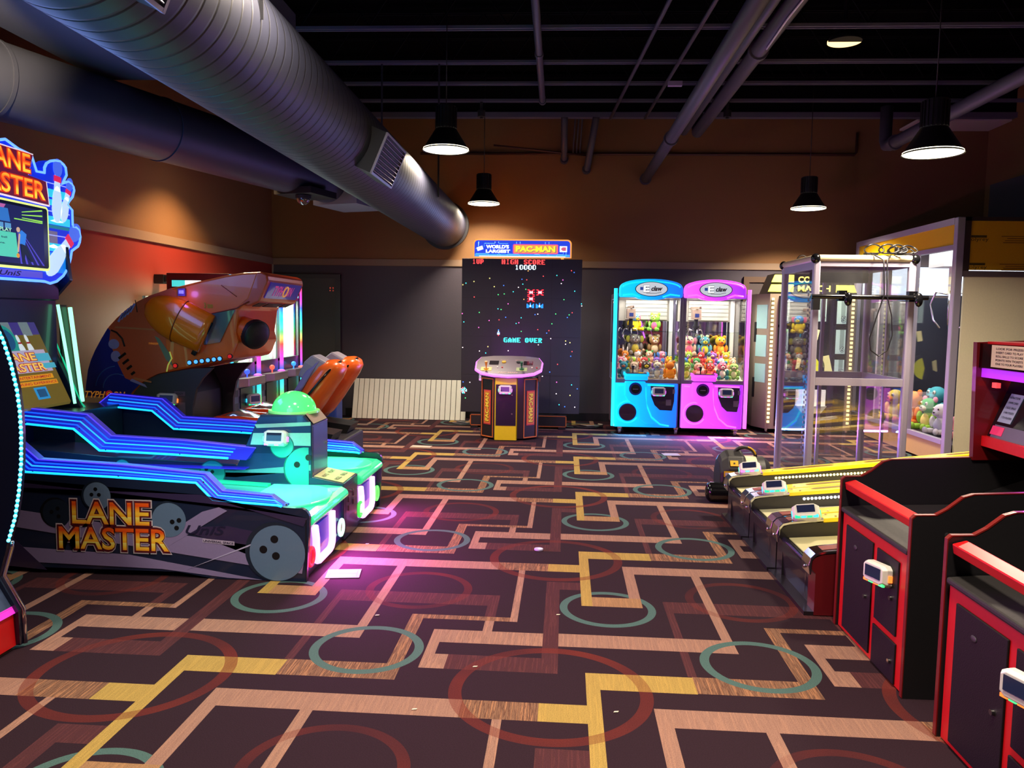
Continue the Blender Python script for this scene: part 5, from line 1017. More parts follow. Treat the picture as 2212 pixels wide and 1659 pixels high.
    for s, x, jc, pc in ((0, -.90, 'D08A20', 'D0A828'), (1, -.45, '18603A', '90A068')):
        m = MB(); m.obox(P(x, 9.88, .002), U, V_, N, .068, .055, .002); pl = m.build('joystick_plate', mat('plate_'+pc, pc, .4), dk)
        m = MB(); m.cyl(P(x, 9.88, .002), P(x, 9.88, .015), .03, 16); m.cyl(P(x, 9.88, .01), P(x, 9.88, .07), .007, 8); m.cone(P(x, 9.88, .05), P(x, 9.88, .105), .012, .019, 12); m.build('joystick', mat('stick_'+jc, jc, .3), pl)
        m = MB(); m.obox(P(x+(.085 if s == 0 else .075), 10.07, .002), U, V_, N, .06, .06, .003); m.build('small_screen', mat('mini_screen', '201820', .15, coat=.5), dk)
        bx = (-.69, -.50)[s]; m = MB(); m.cyl(P(bx, 10.09, 0), P(bx, 10.09, .014), .028, 18); m.build('start_button', mat('btn_y', 'D8B020', .3) if s == 0 else mat('btn_k', '182020', .3), dk)
        for q, c_ in ((-.04, 'E0D8D0'), (.02, 'C02828')): xx = (-.72, -.28)[s]+q; m = MB(); m.cyl(P(xx, 9.93, 0), P(xx, 9.93, .010), .011, 10); m.build('small_button', mat('sb_'+c_, c_, .3), dk)
    m = MB(); text(m, 'PAC-MAN', P(-.62, 9.785), U, V_, .24, .03, .002, bold=.04); text(m, 'SELECT', P(-.69, 10.16), U, V_, .10, .016, .002); text(m, 'SELECT', P(-.50, 10.16), U, V_, .10, .016, .002); m.build('deck_lettering', mat('deck_ink', 'C89890', .4), dk)
console()
for k, (pts, lab) in enumerate([([(.35, 11.3, .015), (.45, 11.1, .03), (.58, 11.2, .02), (.68, 11.35, .015), (.6, 11.45, .015)], 'pale power cord lying on the carpet right of the video wall'), ([(.25, 11.1, .012), (.5, 11.02, .012), (.65, 11.12, .012), (.66, 11.3, .012)], 'dark power cord lying on the carpet right of the video wall'), ([(-1.5, 11.2, .012), (-1.35, 11.0, .03), (-1.25, 11.15, .02), (-1.45, 11.3, .02), (-1.3, 11.35, .012)], 'tangled clear cord on the carpet at the foot of the slatted panel')]):
    m = MB(); P = []
    for i in range(len(pts)-1):
        for f in range(5): P.append(v3(pts[i]).lerp(v3(pts[i+1]), f/5))
    m.tube(P, .009, 6); tag(m.build('power_cord', (mat('cord_pale', 'B0A898', .5), BLK, mat('cord_grey', '6A6A70', .4))[k]), lab, 'cord')
# ================================================================== PLUSH TOYS
def fur(c): return mat('plush_'+c, c, .85, bump=.5, bscale=260, var=.12)
def plush(label, pos, face, s, body, belly, head, ear, muz, ears='round', tilt=0, detail=True, group='plush toys', name='plush_toy', nose='20181A', cat='plush toy'):
    """sitting soft toy about 0.30*s tall, facing angle face (0 = towards -Y)"""
    cf, sf = math.cos(face), math.sin(face); T_ = Matrix.Rotation(tilt, 3, 'Y') if tilt else None; p0 = v3(pos)
    def W(x, y, z):
        q = v3((x*s, y*s, z*s))
        if T_: q = T_ @ (q-v3((0, 0, .09*s)))+v3((0, 0, .09*s))
        return p0+v3((q.x*cf-q.y*sf, q.x*sf+q.y*cf, q.z))
    def E(m, x, y, z, a, b, c, n=14, k=8):
        rt_ = Matrix.Rotation(face, 3, 'Z')
        if T_: rt_ = rt_ @ T_
        m.ell(W(x, y, z), a*s, b*s, c*s, n, k, rot=rt_)
    def torso(m):
        E(m, 0, 0, .09, .075, .065, .09)
        for sx in (-1, 1):
            E(m, sx*.065, -.07, .03, .032, .065, .03, 10, 6); E(m, sx*.085, -.03, .115, .026, .03, .055, 10, 6); E(m, sx*.068, -.125, .038, .03, .02, .034, 10, 6)
    def earz(m):
        for sx in (-1, 1):
            if ears == 'round': E(m, sx*.062, 0, .285, .028, .014, .028, 10, 6)
            elif ears == 'long': E(m, sx*.045, .01, .32, .017, .012, .06, 10, 6)
            elif ears == 'flop': E(m, sx*.095, 0, .225, .034, .014, .05, 10, 6)
            elif ears == 'eyes': E(m, sx*.036, -.02, .29, .028, .028, .028, 10, 6)
            elif ears == 'horn': E(m, sx*.03, 0, .30, .012, .012, .03, 8, 5)
    if not detail:
        m = MB(); m.m = 0; torso(m); m.m = 1; E(m, 0, -.045, .09, .05, .03, .06, 12, 6); m.m = 2; E(m, 0, -.01, .225, .075, .068, .068); m.m = 3; earz(m); m.m = 4; E(m, 0, -.072, .21, .035, .022, .024, 10, 6); m.m = 5
        for sx in (-1, 1): E(m, sx*.03, -.068, .243, .008, .006, .009, 8, 4)
        E(m, 0, -.093, .218, .010, .007, .007, 8, 4)
        o = m.build(name, [fur(body), fur(belly), fur(head), fur(ear), fur(muz), mat('plush_eye', nose, .2)]); return tag(o, label, cat, group)
    t = thing(name, label, cat, pos, group)
    m = MB(); torso(m); b = m.build('body', fur(body), t)
    m = MB(); E(m, 0, -.032, .09, .055, .045, .068, 14, 8); m.build('belly_patch', fur(belly), b)
    m = MB(); E(m, 0, -.01, .225, .078, .07, .07, 18, 12); h = m.build('head', fur(head), t)
    for sx in (-1, 1):
        m = MB(); v_ = MB(); earz(m); half = len(m.v)//2; nf = len(m.f)//2
        e = MB(); sl = (m.v[:half], [f for f in m.f[:nf]]) if sx < 0 else (m.v[half:], [[i-half for i in f] for f in m.f[nf:]])
        e.smooth = True; e.add(*sl); e.build('ear', fur(ear), h)
        m = MB(); m.m = 0; E(m, sx*.03, -.066, .247, .015, .010, .018, 10, 6); m.m = 1; E(m, sx*.03, -.076, .245, .008, .005, .010, 8, 5); m.build('eye', [mat('eye_white', 'F0F0E8', .3), mat('plush_eye2', '20181A', .2)], h)
    m = MB(); m.m = 0; E(m, 0, -.075, .205, .036, .025, .026, 12, 8); m.m = 1; E(m, 0, -.098, .214, .013, .008, .009, 8, 5); m.build('muzzle', [fur(muz), mat('plush_nose_'+nose, nose, .3)], h)
    return t
# ================================================================== CLAW MACHINES
def claw_unit(k, x0, x1, col, label):
    YF, YK = 10.6, 11.5
    cn = ('blue', 'purple')[k]; xm = (x0+x1)/2
    body = ring_color('shell_'+cn, (['10D8FF', '08C0FF', '1090FF', '2068F0'], ['FF70FF', 'F050FF', 'C840FF', '9028F0'])[k], 0, 1/.98, .95, .5); bright = glow('shell_bright_'+cn, ('18E0FF', 'FF78FF')[k], 1.0)
    t = thing('claw_machine', label, 'claw machine', (xm, 11.05, 0), 'twin claw machines')
    G = mat('claw_grey', '7C7890', .35, .4)
    m = MB(); m.box(x0+.01, x1-.01, YF+.06, YK, .09, .70); m.build('lower_cabinet', G, t)
    m = MB(); m.prism([(x0+.02, .095), (x1-.035, .095), (x1-.03, .697), (x0+.02, .697)], 'y', YF, YF+.06); fr = m.build('front_shell', body, t, bevel=.012)
    # swooping raised pedestal
    a = x0+.155
    m = MB(); boot = [(a-.01, .72), (a+.27, .72), (a+.275, .52), (a+.30, .36), (a+.36, .22), (a+.43, .15), (a+.41, .125), (a+.28, .14), (a+.19, .20), (a+.18, .32), (a+.14, .41), (a+.05, .455), (a-.002, .53)]
    m.prism(boot, 'y', YF-.035, YF+.01); ped = m.build('pedestal', body, fr, bevel=.02)
    m = MB(); m.tube([(x, YF-.004, z) for x, z in arc(x0+.195, .30, .145, 75, 330, 20)], .012, 6); m.tube([(a+.27, YF-.006, .64), (a+.285, YF-.006, .42), (a+.36, YF-.006, .24), (a+.48, YF-.006, .14), (a+.60, YF-.006, .12)], .012, 6); m.tube([(x0+.05, YF-.006, .665), (a-.03, YF-.006, .66)], .012, 6); m.tube([(a+.30, YF-.006, .672), (x1-.08, YF-.006, .665)], .012, 6)
    m.build('lit_edge', bright, fr, sep=True)
    m = MB(); m.m = 0; m.disc((x0+.195, YF-.012, .30), 'y', .118, .03, 36); m.m = 1; m.disc((x0+.195, YF-.022, .30), 'y', .108, .012, 36); m.build('prize_hole', [mat('hole_rim_'+cn, ('1858A8', '6A2AA0')[k], .3), mat('hole_plum', '3A2844', .2, coat=.6)], fr)
    m = MB(); m.m = 0; m.disc((a+.135, YF-.038, .62), 'y', .086, .02, 32); m.m = 1; m.disc((a+.135, YF-.049, .62), 'y', .060, .012, 32); m.m = 2; m.box(a+.10, a+.17, YF-.058, YF-.054, .612, .622); m.build('coin_dial', [mat('dial_rim_'+cn, ('2848A0', '6828A0')[k], .25, .3), mat('dial_dark', '14141E', .15), G], ped)
    m = MB(); pn = [(a+.34, .665), (x1-.075, .665), (x1-.075, .46), (x1-.10, .33), (a+.47, .335), (a+.40, .40), (a+.35, .52)]; m.prism(pn, 'y', YF-.012, YF+.005); bp = m.build('door_panel', mat('panel_plum', '2C2440', .25, coat=.5), fr, bevel=.006)
    reader(bp, (a+.445, YF-.014, .585), (0, -1, .1), (0, .1, 1), 1.25, 2)
    m = MB(); m.box(x1-.10, x1-.07, YF-.016, YF-.010, .56, .62); m.box(a+.55, a+.62, YF-.015, YF-.011, .40, .48); m.build('bill_slot', G, bp, sep=True)
    # control shelf
    m = MB(); m.prism([(YF+.02, .745), (YF-.15, .745), (YF-.17, .80), (YF-.15, .83), (YF+.02, .83)], 'x', a-.015, a+.285); m.box(a-.03, a-.012, YF-.16, YF, .80, .85); m.box(a+.282, a+.30, YF-.16, YF, .80, .85); cs = m.build('control_shelf', body, t, bevel=.01)
    m = MB(); m.box(a+.0, a+.27, YF-.155, YF, .831, .838); m.build('shelf_mat', mat('shelf_plum', '3A2850', .3), cs)
    m = MB(); m.cyl((a+.09, YF-.08, .838), (a+.09, YF-.08, .90), .008, 8); m.cone((a+.09, YF-.08, .88), (a+.09, YF-.08, .935), .012, .018, 12); m.build('joystick', BLK, cs)
    m = MB(); m.m = 0; m.cyl((a+.20, YF-.08, .838), (a+.20, YF-.08, .845), .035, 16); m.m = 1; m.box(a+.17, a+.176, YF-.05, YF-.04, .838, 1.0); m.build('drop_button', [mat('btn_yellow', 'E8B820', .3, emit='E8B820', es=.3), BLK], cs)
    # window frame, posts, glass, mirror back
    m = MB(); m.box(x0, x1, YF, YF+.05, .697, .745); m.box(x0, x0+.045, YF, YF+.05, .745, 1.84); m.box(x1-.03, x1, YF, YF+.05, .745, 1.84); m.box(x0, x0+.03, YK-.04, YK, .70, 1.84); m.box(x1-.03, x1, YK-.04, YK, .70, 1.84); m.build('window_frame', G, t, sep=True)
    m = MB(); m.box(x0+.045, x1-.03, YF+.02, YF+.026, .745, 1.82); m.build('front_glass', GLASS, t)
    xe, xo = ((x0+.005, x0+.011), (x1-.011, x1-.005))[k]; m = MB(); m.box(xe, xo, YF+.05, YK-.04, .72, 1.82); m.build('side_glass', GLASS, t)
    m = MB(); m.box(x0+.03, x1-.03, YK-.03, YK-.02, .70, 1.84); m.build('mirror_back', MIRROR, t, label='mirrored back panel')
    m = MB(); m.prism([(YF+.055, .70), (YF+.055, .745), (YF+.23, .75), (YK-.34, .93), (YK-.04, .93), (YK-.04, .70)], 'x', x0+.01, x1-.01); m.build('prize_deck', mat('deck_white', 'C8C0B8', .5), t)
    # header with oval badge
    hx0, hx1 = (x0+.045, x1-.01) if k == 0 else (x0+.01, x1-.045); hc = (hx0+hx1)/2; hw = (hx1-hx0)/2
    top = [(hc+hw*math.cos(R(a_)), 1.965+.125*max(0, math.sin(R(a_)))**.8) for a_ in range(0, 181, 12)]
    m = MB(); m.prism([(hc+hw, 1.845)]+top+[(hc-hw, 1.845)]+[(hc+.2*math.cos(R(a_)), 1.845-.035*math.sin(R(-a_))*-1*-1) for a_ in (180, 210, 240, 270, 300, 330, 360)], 'y', YF-.05, YF+.10); hd = m.build('header_shell', body, t, bevel=.02)
    m = MB(); m.tube([(hc+hw*.92*math.cos(R(a_)), YF-.052, 1.955+.10*max(0, math.sin(R(a_)))**.8) for a_ in range(10, 171, 10)], .010, 6); m.tube([(hc-hw*.9, YF-.052, 1.87), (hc-.25, YF-.056, 1.885), (hc-.15, YF-.052, 1.85)], .012, 6); m.tube([(hc+hw*.9, YF-.052, 1.87), (hc+.25, YF-.056, 1.885), (hc+.15, YF-.052, 1.85)], .012, 6); m.build('lit_edge', bright, hd, sep=True)
    m = MB(); m.m = 0; m.disc((hc, YF-.055, 1.955), 'y', .215, .012, 44, ry=.098); m.m = 1; m.disc((hc, YF-.062, 1.955), 'y', .205, .008, 44, ry=.090); m.m = 2; m.box(hc-.15, hc-.11, YF-.068, YF-.066, 1.94, 1.98)
    m.m = 3; text(m, 'E', (hc-.065, YF-.067, 1.957), (1, 0, 0), (0, 0, 1), .085, .10, .001, bold=.06); m.m = 4; text(m, 'E', (hc-.065, YF-.067, 1.958), (1, 0, 0), (0, 0, 1), .078, .09, .002, bold=.02); m.m = 3; text(m, 'claw', (hc+.07, YF-.067, 1.962), (1, 0, 0), (0, 0, 1), .15, .065, .001, bold=.04, shear=.3); pass
    m.tube([(hc-.07, YF-.068, 1.90), (hc+.05, YF-.068, 1.898), (hc+.13, YF-.068, 1.915)], .003, 5)
    m.build('oval_badge', [mat('badge_rim', '28304C', .3, .5), glow('badge_white', 'C8D4DC', .8), mat('badge_blue', '3A60C0', .4, emit='3A60C0', es=.4), mat('badge_ink', '4A3A48', .4), glow('badge_glow', 'FFFFFF', 1.5)], hd)
    m = MB(); m.box(x0, x1, YF+.05, YK, 1.84, 1.90); m.build('roof', G, t)
    xp = (x0-.004, x1+.004)[k]; m = MB(); m.cyl((xp, YF-.012, .11), (xp, YF-.012, 1.96), .024, 14); m.build('corner_light', glow(('corner_cyan', 'corner_magenta')[k], ('20D8FF', 'FF60F8')[k], 2.0), t)
    # gantry, claw, light box
    m = MB()
    for i in range(5): m.box(x0+.20, x1-.10, YK-.14, YK-.10, 1.55+i*.056, 1.60+i*.056)
    m.box(x0+.05, x1-.04, YK-.10, YK-.05, 1.53, 1.83); lb = m.build('light_box', mat('lightbox_white', 'B4B0A4', .5), t)
    m = MB(); m.box(x1-.07, x1-.02, YK-.16, YK-.10, .80, 1.83); m.build('white_post', WHITE, t)
    gx = x0+.24; m = MB(); m.box(gx-.06, gx+.06, YF+.30, YF+.44, 1.56, 1.70); m.box(gx-.015, gx+.015, YF+.06, YK-.1, 1.70, 1.74); ga = m.build('gantry_box', mat('gantry_taupe', 'A08878', .4), t, bevel=.006)
    m = MB(); m.box(gx-.028, gx+.028, YF+.297, YF+.30, 1.59, 1.64); m.build('gantry_label', mat('label_blue', '203070', .4), ga)
    m = MB(); m.m = 0; m.cyl((gx, YF+.36, 1.40), (gx, YF+.36, 1.56), .028, 14); m.cyl((gx, YF+.36, 1.44), (gx, YF+.36, 1.47), .045, 14); m.m = 1
    for q in range(3):
        an = 2*PI*q/3+.5; c, s_ = math.cos(an), math.sin(an); m.tube([(gx+c*r_, YF+.36+s_*r_, z) for r_, z in ((.03, 1.41), (.09, 1.42), (.125, 1.36), (.115, 1.30), (.07, 1.25))], .006, 6)
    m.build('claw', [BLK, CHR], ga)
    for z in (1.385, 1.045):
        m = MB(); m.box(x0+.03, x1-.03, YK-.34, YK-.06, z-.008, z); m.build('glass_shelf', glass('shelf_glass', 'E8F4F0', base=.12), t)
    light('claw_light_'+cn, 'AREA', (xm, 10.98, 1.83), 13, (1, .96, .88), .7, .7, to=(xm, 11.0, 0))
    light('claw_front_light_'+cn, 'AREA', (xm, YF+.06, 1.81), 4, (1, .96, .88), .75, .05, to=(xm, YF+.5, 1.0))
    for x in ((x0+.10, x1-.03) if k == 0 else (x1-.10,)):
        m = MB(); m.m = 0; m.box(x-.03, x+.03, YF+.05, YF+.12, .072, .095); m.box(x-.022, x-.017, YF+.06, YF+.11, .03, .075); m.box(x+.017, x+.022, YF+.06, YF+.11, .03, .075); m.m = 1; m.cyl((x-.014, YF+.08, .037), (x+.014, YF+.08, .037), .036, 20); m.build('caster', [CHR, mat('caster_grey', '9A98A8', .4)], t)
    m = MB(); m.cyl((x0+.1, YK-.1, 0), (x0+.1, YK-.1, .09), .03, 12); m.cyl((x1-.1, YK-.1, 0), (x1-.1, YK-.1, .09), .03, 12); m.build('rear_foot', DARK, t, sep=True)
    return t
claw_unit(0, .765, 1.655, None, 'blue-lit left half of the twin claw machines full of plush toys')
claw_unit(1, 1.660, 2.520, None, 'purple-lit right half of the twin claw machines full of plush toys')
SZ = 1.046; SU = 1.386
G1 = 'plush toys on the claw machine shelves'
plush('grey elephant plush with greenish ears on the middle shelf of the blue claw machine', (1.10, 11.27, SZ), 0, 1.0, '8A8078', 'C8B040', '8A8078', 'B8B040', '9A8E84', 'flop', group=G1)
plush('leopard-spotted plush cat sitting on the middle shelf of the blue claw machine', (1.37, 11.27, SZ), .15, .95, '9A7848', 'E0C8A0', 'B89058', 'D8C0A0', 'E8D4B8', 'round', group=G1, nose='402818')
plush('yellow, blue and pink plush dog sprawled on the top shelf of the blue claw machine', (1.09, 11.28, SU), .6, .85, 'F0D020', 'F0D020', '60A0E0', 'E87090', 'F0D840', 'flop', group=G1)
plush('lime green and pink plush bear lying on the top shelf of the blue claw machine', (1.38, 11.28, SU), -.5, .85, '80C040', 'F06090', '90D048', '90D048', 'A8D860', 'round', group=G1)
plush('pink plush pig with red snout on the middle shelf of the purple claw machine', (1.86, 11.27, SZ), 0, .95, 'F0C8A8', 'F06888', 'F4C8B0', 'F088A8', 'E03858', 'flop', group=G1, nose='E03050')
plush('blue and yellow plush frog between the pig and the orange bear', (2.08, 11.27, SZ), 0, .95, '60A0B0', 'E8C820', '58A0B0', 'F0F0C0', 'D8C838', 'eyes', group=G1)
plush('orange and yellow striped plush bear at the right of the purple machine\'s shelf', (2.30, 11.27, SZ), .1, .95, 'F09018', 'F8A828', 'F0C028', 'F0A020', 'F07020', 'round', group=G1)
def dz(y): return .752 if y < 10.84 else .752+(y-10.83)*.562+.02
G2 = 'plush toys piled in the claw machines'
front = [(1.05, 'tan long-eared plush rabbit at the front of the blue machine left of the penguin', 'D8B890', 'E8D0B0', 'E0C0A0', 'D8A890', 'F0D8C0', 'long'),
 (.91, 'teal plush bear at the front left corner of the blue machine', '2A8088', '60B0B8', '3890A0', '2A8088', 'C06040', 'round'),
 (1.21, 'brown and grey plush penguin with a yellow beak at the front of the blue machine', '8A8A98', 'D8C8B8', '4A3830', '4A3830', 'F0D020', 'none'),
 (1.37, 'grey-blue plush koala at the front of the blue machine, right of the penguin', '98A8C0', 'D0C8B8', 'D8C8A8', 'B8A088', '8890A8', 'round'),
 (1.53, 'large orange plush seen from behind at the right of the blue machine', 'F07818', 'F08828', 'F08828', 'F09838', 'F08020', 'round'),
 (1.76, 'lime plush dinosaur at the front left of the purple machine', 'A8D040', 'E8E060', 'B0D850', '70B030', 'C8E070', 'horn'),
 (1.92, 'pink plush lizard with a long body left of the control shelf of the purple machine', 'F09888', 'F8C0B0', 'F0A890', 'E88878', 'F8B8A8', 'none'),
 (2.08, 'red plush with a green cap at the front of the purple machine', 'C83838', 'E85858', 'D04040', '289048', 'E05050', 'horn'),
 (2.24, 'pink-faced plush bear with blue hair and teal coat at the front of the purple machine', '207878', 'F0E0D0', 'E06080', '3098C0', 'F8D0C8', 'round'),
 (2.4, 'green and white plush turtle at the front right corner of the purple machine', '88B858', 'D8D8A0', '98C868', '609048', 'D0B890', 'none')]
for i, (x, lab, *c) in enumerate(front):
    e = c.pop(); y = 10.785 if 'behind' not in lab else 10.73
    plush(lab, (x, y, dz(y)+.001), rnd.uniform(-.2, .2) if 'behind' not in lab else PI, .76 if i not in (2, 4, 8) else .80, *c, ears=e, detail=i in (2, 8, 3, 7), group=G2)
rowcols = [('pink', 'F090A8'), ('orange', 'F08830'), ('yellow', 'F0C830'), ('lime', 'A8D048'), ('white', 'F0E8E0'), ('blue', '5090D8'), ('red', 'E04848'), ('peach', 'F8C098'), ('green', '50A858'), ('purple', '9060C0')]
kinds = [('bear', 'round'), ('rabbit', 'long'), ('puppy', 'flop'), ('frog', 'eyes'), ('dragon', 'horn')]
n = 0
for row, (y, xs) in enumerate(((10.95, [.88, 1.045, 1.21, 1.375, 1.54, 1.76, 1.925, 2.09, 2.255, 2.41]), (11.09, [.95, 1.12, 1.29, 1.46, 1.84, 2.01, 2.18, 2.35]))):
    for i, x in enumerate(xs):
        a = rowcols[(n*3+row) % 10]; b = rowcols[(n*7+4) % 10]; kd = kinds[(n*2+row) % 5]; n += 1
        mach = 'blue' if x < 1.655 else 'purple'; place = ('second row', 'third row')[row]
        lab = 'small %s plush %s with %s belly, %s of the %s claw machine' % (a[0], kd[0], b[0], place, mach)
        plush(lab, (x, y, dz(y)+.001), rnd.uniform(-.6, .6), .66, a[1], b[1], a[1], b[1], 'F4E4D0', kd[1], detail=False, group=G2)
# ================================================================== COLOUR MATCH PRIZE MACHINE
def match_machine():
    t = thing('prize_tower', 'tall prize vending game with numbered windows, dotted light columns and yellow lit title', 'prize machine', (3.45, 11.3, 0))
    SH = mat('tower_putty', 'A09480', .4, .2); CYW = mat('window_cyan', 'A8D8D0', .3, emit='90D0C8', es=.12); Y = 11.0
    m = MB(); m.prism([(2.78, 11.28), (2.90, 11.0), (4.06, 11.0), (4.18, 11.28), (4.18, 11.75), (2.78, 11.75)], 'z', .06, 1.93); b = m.build('tower_body', SH, t)
    n_ = v3((-.28, -.12, 0)).normalized(); U = v3((.12, -.28, 0)).normalized(); c0 = v3((2.84, 11.14, 0))
    m = MB()
    for z0, z1 in ((1.45, 1.78), (1.06, 1.36), (.70, .96)): m.obox(c0+n_*.003+v3((0, 0, (z0+z1)/2)), U, n_, (0, 0, 1), .115, .003, (z1-z0)/2)
    m.build('side_window', CYW, b, sep=True)
    m = MB()
    for z in (1.40, .62): m.obox(c0-U*.13+n_*.006+v3((0, 0, z)), U, n_, (0, 0, 1), .02, .006, .14)
    m.build('side_vent', BLK, b, sep=True)
    for k, x in enumerate((2.94, 4.02)):
        m = MB()
        for i in range(30): m.box(x-.017, x+.017, Y-.012, Y, .145+i*.0585, .145+i*.0585+.032)
        m.build('light_column', glow('dots_cream', 'FFF4A0', 1.9), b)
    m = MB(); m.box(3.02, 3.96, Y-.006, Y, .10, 1.90); fp = m.build('front_panel', mat('tower_black', '1A1818', .2, coat=.5), b)
    def win(x0, x1, z0, z1, num, lit=True):
        m = MB(); m.m = 0; m.box(x0-.022, x1+.022, Y-.022, Y-.006, z0-.022, z1+.022); m.m = 1; m.box(x0, x1, Y-.024, Y-.022, z0, z1); m.m = 2; m.box(x0+(x1-x0)*.42, x1-(x1-x0)*.15, Y-.026, Y-.024, z0+.06, z1)
        if num: m.m = 3; text(m, num, (x1-(x1-x0)*.30, Y-.026, z0+.065), (1, 0, 0), (0, 0, 1), .062, .085, .002, bold=.06); m.m = 1; text(m, num, (x1-(x1-x0)*.30, Y-.026, z0+.065), (1, 0, 0), (0, 0, 1), .052, .072, .003, bold=-.005)
        m.build('prize_window', [BLK, mat('win_pale', 'B8D8D0', .3, emit='A8D0C8', es=.45), mat('win_shade', '8AA8A0', .3, emit='80A098', es=.3), mat('ink_black', '08080A', .4)], fp)
    for i, (nl, nr) in enumerate((('1', '5'), ('2', '6'), ('3', '7'))):
        z1 = 1.86-.41*i; win(3.80, 3.93, z1-.33 if i < 2 else .80, z1, nr); win(3.04, 3.16, z1-.33 if i < 2 else .80, z1, nl)
    win(3.51, 3.66, 1.56, 1.88, '4')
    m = MB(); m.m = 0; m.prism([(3.47, 1.03)]+arc(3.47, .93, .20, 80, -60, 12)+[(3.40, .80)], 'y', Y-.024, Y-.008); m.m = 1; m.prism(arc(3.45, .94, .15, 75, -80, 10)+[(3.45, .94)], 'y', Y-.028, Y-.024); m.m = 2; m.prism([(3.64, 1.08), (3.72, 1.10), (3.78, .86), (3.70, .82), (3.645, .95)], 'y', Y-.024, Y-.008)
    m.m = 2; m.prism([(3.30, 1.06), (3.35, 1.04), (3.33, .92), (3.28, .90)], 'y', Y-.024, Y-.008); m.m = 3; m.obox((3.54, Y-.015, 1.38), (.2, 0, 1), (0, 1, 0), (1, 0, -.2), .07, .01, .03)
    m.build('play_wheel', [BLK, glow('wheel_yellow', 'D0D820', .9), glow('wheel_cream', 'D8D890', .7), glow('wheel_spark', 'F8F0A0', 1.3)], fp)
    m = MB(); m.m = 0; m.box(3.30, 3.70, Y-.03, Y, .40, .62); m.m = 1; m.prism([(3.30, .40), (3.70, .40), (3.62, .30), (3.38, .30)], 'y', Y-.10, Y-.02); m.m = 2; m.disc((3.48, Y-.032, .47), 'y', .03, .01, 16); m.build('control_panel', [mat('ctl_white', 'D8D8D0', .4, emit='E8E8E0', es=.7), mat('ctl_grey', 'B0B8A8', .4, emit='B0B8A8', es=.25), glow('ctl_amber', 'F0C050', 1.0)], fp)
    m = MB(); m.box(3.10, 3.90, Y-.015, Y-.006, .12, .24); m.build('ticket_flap', mat('flap_dark', '241E1C', .3), fp)
    for x in (2.95, 3.5, 4.05): m = MB(); m.cyl((x, 11.12, 0), (x, 11.12, .06), .025, 12); m.build('foot', CHR, t, sep=True)
    # stacked yellow header
    m = MB(); m.prism([(2.87, 1.93), (4.09, 1.93), (3.98, 2.21), (2.98, 2.21)], 'y', 11.06, 11.5); hd = m.build('header_box', mat('header_black', '1C1A14', .4), t)
    m = MB()
    for z0, z1, i in ((1.96, 2.06, 0), (2.09, 2.19, 1)):
        a = .042*i
        m.prism([(2.88+a, z0), (3.22, z0), (3.22, z1), (2.92+a, z1)], 'y', 11.035, 11.06); m.prism([(3.80, z0), (4.07-a, z0), (4.03-a, z1), (3.80, z1)], 'y', 11.035, 11.06)
    m.build('lit_panel', glow('panel_yellow', 'F0F060', 1.25), hd, sep=True)
    m = MB(); m.m = 1; m.box(3.24, 3.78, 11.045, 11.06, 1.945, 2.20); m.m = 0; text(m, 'COLOR', (3.47, 11.044, 2.13), (1, 0, 0), (0, 0, 1), .38, .085, .002, bold=.03); text(m, 'MATCH', (3.50, 11.044, 2.01), (1, 0, 0), (0, 0, 1), .44, .085, .002, bold=.03); m.build('title_lettering', [glow('title_yellow', 'F0E868', 1.4), mat('title_black', '0C0C08', .3)], hd)
match_machine()
